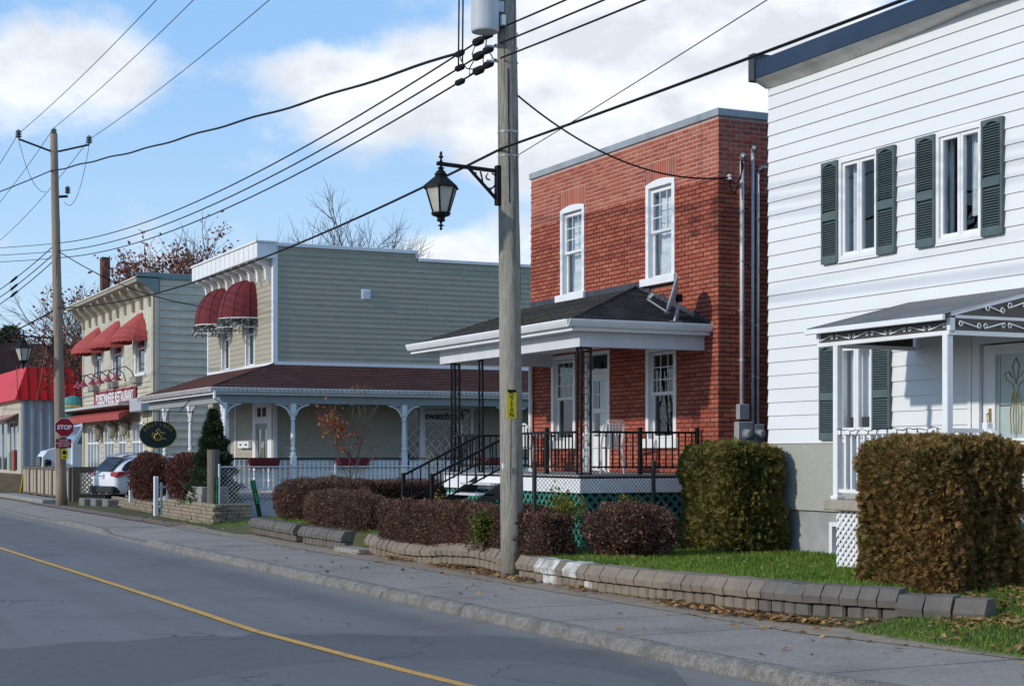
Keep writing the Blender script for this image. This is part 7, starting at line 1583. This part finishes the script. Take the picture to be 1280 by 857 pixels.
# conifer
def conifer(label, c, h, r, n, size, mat):
    t = thing('conifer', label, 'tree', c, 'conifers'); b = MB(); b.tube([(c[0], c[1], c[2] - .1), (c[0], c[1], c[2] + h * .95)], .05 * h / 2.5, 7, .01); b.build('trunk', M('bark_brown', (.07, .05, .035), (.05, .035, .025), 20, .95), t)
    P, D = [], []
    for i in range(n):
        u = RNG.random() ** .75; z = u * h; rr = r * (1 - u) ** .85 * (.55 + .45 * RNG.random() ** .5) * (1 + .18 * math.sin(u * 40 + 3 * math.sin(RNG.random() * .2))); a = RNG.uniform(0, 6.283); rr *= 1 + .15 * math.sin(a * 5 + u * 23)
        P.append((c[0] + rr * math.cos(a), c[1] + rr * math.sin(a), c[2] + z)); D.append((math.cos(a), math.sin(a), .55))
    V, F = leaves(np.array(P), size, 3.2, 0, dirs=np.array(D) * 1.6); tag(fast('crown', V, F, mat, t), kind='stuff'); b = MB(); b.lathe((c[0], c[1], c[2]), [(r * .62, .1), (r * .5, h * .3), (r * .25, h * .65), (.02, h * .93)], 12); b.build('inner_crown', M('conifer_core', (.010, .016, .008)), t); return t
FIR = leaf_mat('fir_needles', [(0.017, 0.031, 0.017), (0.037, 0.065, 0.031), (0.065, 0.102, 0.044), (0.102, 0.145, 0.060)], .15, s=3)
conifer('small dark conical conifer beside the thick wooden post', (11.3, 41.6, .45), 2.45, .70, 20000, .085, FIR); conifer('distant dark evergreen behind the brown roof by the red shop', onY(12, 568, 138) - Vector((0, 0, 1.0)), 11.2, 4.2, 9000, .5, FIR); conifer('second distant dark evergreen beyond the red shop', onY(-14, 568, 133) - Vector((0, 0, 1.0)), 10.4, 4.0, 8000, .5, FIR)
# broadleaf trees: recursive limbs, leaves at the twigs
def grow(b, tips, p, d, L_, r, lev, maxl, rr, spread, bend=.25, nsub=(2, 4), gn=.0):
    n = 4; pts = [p]; dd = d.copy()
    for i in range(n): dd = (dd + Vector((rr.uniform(-1, 1), rr.uniform(-1, 1), rr.uniform(-.6, 1) * .7 + gn)) * bend * .5).normalized(); pts.append(pts[-1] + dd * (L_ / n))
    b.tube(pts, r, 6 if lev < 2 else (4 if lev < 4 else 3), r * .55, cap=False)
    if lev >= maxl: tips.extend(pts[1:]); return
    if lev >= maxl - 1: tips.extend(pts[2:])
    for i in range(rr.randint(*nsub) + (1 if lev == 0 else 0)):
        k = rr.uniform(.45, 1.0) if lev else rr.uniform(.35, 1.0); j = min(n - 1, int(k * n)); q = pts[j].lerp(pts[j + 1], k * n - j)
        a = rr.uniform(0, 6.283); ax = dd.orthogonal().normalized(); ax.rotate(Matrix.Rotation(a, 3, dd)); nd = (dd + ax * spread * rr.uniform(.6, 1.3)).normalized(); grow(b, tips, q, nd, L_ * rr.uniform(.62, .82), r * .55, lev + 1, maxl, rr, spread, bend, nsub, gn)
    grow(b, tips, pts[-1], dd, L_ * .75, r * .6, lev + 1, maxl, rr, spread, bend, nsub, gn)
def tree(label, base, trunk, r, maxl, spread, seed, leafn, leafs, mat, bark, grp=None, nm='tree', nsub=(2, 4), gn=.12, frac=1.0, bend=.25, lean=(0, 0)):
    rr = random.Random(seed); t = thing(nm, label, 'tree', base, grp); b = MB(); tips = []; grow(b, tips, Vector(base) - Vector((0, 0, .2)), Vector((lean[0], lean[1], 1)).normalized(), trunk, r, 0, maxl, rr, spread, bend, nsub, gn)
    me = b.mesh('limbs', ORG[t.name], True); link('trunk', me, bark, t)
    if leafn:
        T = np.array(tips); keep = RNG.random(len(T)) < frac; cl = np.array([mnoise.noise((p[0] * .55, p[1] * .55, p[2] * .55)) for p in T]) > -.05; T = T[keep & cl]
        P = T[RNG.integers(0, len(T), leafn)] + RNG.normal(size=(leafn, 3)) * leafs * 1.1; V, F = leaves(P, leafs, 1.5, -.3); tag(fast('crown', V, F, mat, t), kind='stuff')
    return t, b
BARK = M('grey_bark', (.13, .11, .095), (.09, .078, .068), 12, .95); RUS = leaf_mat('russet_leaf', [(0.135, 0.032, 0.023), (0.254, 0.064, 0.040), (0.359, 0.108, 0.064), (0.299, 0.143, 0.086)], .35, s=1.0); ORL = leaf_mat('orange_red_leaf', [(.22, .03, .015), (.36, .07, .022), (.46, .14, .035), (.30, .13, .05)], .35, s=5)
btg = 'trees behind the shops'
tree('tall tree with russet leaves rising behind the restaurant roof', (20.9, 87.6, .6), 4.35, .26, 5, .62, 5, 4200, .20, RUS, BARK, btg, gn=.10); tree('spreading tree with reddish leaves between the restaurant and the red shop', (18.1, 88.2, .7), 3.9, .22, 5, .75, 9, 3600, .19, RUS, BARK, btg, gn=.02); tree('nearly bare grey tree rising behind the red shop roof', (20.0, 114, .7), 4.2, .2, 5, .7, 14, 500, .15, RUS, BARK, btg, gn=.04)
tree('second russet tree showing above the gray house cornice', (23.4, 88.5, .5), 4.6, .24, 5, .62, 23, 3600, .20, RUS, BARK, btg, gn=.10)
tree('bare round-topped tree showing above the gray house roof', (27.2, 75.5, .1), 4.5, .25, 6, .72, 31, 0, .1, RUS, BARK, btg, gn=.10)
tree('slender young tree with sparse red-orange leaves behind the silver fence', (13.97, 38.3, .08), 1.22, .03, 4, .62, 12, 460, .07, ORL, BARK, None, 'young_tree', gn=.28)
tree('thin leafless shrub twigs beside the porch stairs', (13.2, 29.4, .3), .9, .014, 3, .5, 3, 0, .1, ORL, M('pale_twig', (.36, .30, .26)), None, 'bare_shrub', gn=.25)
# ================================================================== lawn grass and fallen leaves
GRS = leaf_mat('grass_blade', [(0.056, 0.112, 0.017), (0.102, 0.196, 0.026), (0.159, 0.270, 0.036), (0.281, 0.317, 0.065)], .3, s=1.5)
def field(n, x0, x1, y0, y1, keep=None):
    P = np.stack([RNG.uniform(x0, x1, n), RNG.uniform(y0, y1, n), np.zeros(n)], 1)
    z = np.array([lawn_z(p[0], p[1]) for p in P]); P[:, 2] = z - .004
    k = np.array([(p[0] > WALLX(p[1]) + .22 or p[1] < 12.9) for p in P]) & (z > .0); dens = np.array([mnoise.noise((p[0] * 1.5, p[1] * 1.5, 3)) for p in P]); k &= (dens > -.55)
    return P[k]
def grass(name, P, size):
    d = RNG.normal(size=(len(P), 3)) * .45; d[:, 2] = 1; V, F = leaves(P, size, 8, 0, dirs=d * 3); return tag(fast(name, V, F, GRS), kind='stuff')
grass('grass', np.concatenate([field(120000, 9.85, 14.0, 10.2, 20.4), field(30000, 10.4, 13.9, 26.8, 34), field(26000, 10.3, 15.5, 34, 41.5), field(9000, 9.8, 13, 6, 10.2)]), .050)
FAL = leaf_mat('fallen_leaf', [(.14, .065, .025), (.28, .13, .05), (.40, .22, .09), (.48, .30, .11), (.30, .19, .12)], .15, s=6)
def litter(n, f):
    out = []
    while len(out) < n:
        p = f()
        if mnoise.noise((p[0] * 1.3, p[1] * .9, 9)) + RNG.normal() * .22 > .02: out.append(p)
    return np.array(out)
U = lambda a, c: float(RNG.uniform(a, c))
def lz(x, y): return max(.012, lawn_z(x, y) + .015 if (x > WALLX(y) + .2 or y < 13.2) and x > 9.85 else .014)
def near_wall():
    y = 13.2 + 14 * RNG.random() ** 1.8; x = WALLX(y) - abs(float(RNG.normal())) * .13 - .03; return (x, y, .03 + .04 * RNG.random())
def wall_end():
    y = U(10.3, 13.4); x = WALLX(max(y, 12.3)) - .08 - abs(float(RNG.normal())) * .22 if y > 12 else U(10.0, 12.0); return (x, y, lz(x, y) + .01)
def lawnp(): x, y = U(10.1, 13.8), U(10.5, 20.2); return (x, y, lz(x, y) + .025)
def walkp(): y = U(9, 30); x = KX(y) + .25 + (XIN(y) - KX(y) - .25) * (1 - RNG.random() ** 2.2); return (x, y, .008)
def cnr(): y = U(36, 47); x = U(9.6, 10.6); return (x, y, .03)
def right(): x, y = U(10.6, 13.0), U(11.0, 13.4); return (x, y, lz(x, y) + .02)
Pf = np.concatenate([litter(1500, near_wall), litter(900, wall_end), litter(130, lawnp), litter(150, walkp), litter(120, cnr), litter(900, right)])
d = RNG.normal(size=(len(Pf), 3)); d[:, 2] *= .28; n = len(Pf); d /= np.linalg.norm(d, axis=1)[:, None]; w = np.cross(d, np.array([0, 0, 1.0]) + RNG.normal(size=(n, 3)) * .25); w /= np.linalg.norm(w, axis=1)[:, None]; sz = RNG.uniform(.035, .095, (n, 1))
up_ = np.cross(w, d); V = np.stack([Pf - d * sz * .5, Pf - d * sz * .1 + w * sz * .42 + up_ * sz * .12, Pf + d * sz * .5 + up_ * sz * .1, Pf - d * sz * .1 - w * sz * .42 + up_ * sz * .12], 1).reshape(-1, 3)
tag(fast('fallen_leaves', V, np.arange(4 * n).reshape(-1, 4), FAL), kind='stuff')
# a few leaves and a dark drain line by the kerb
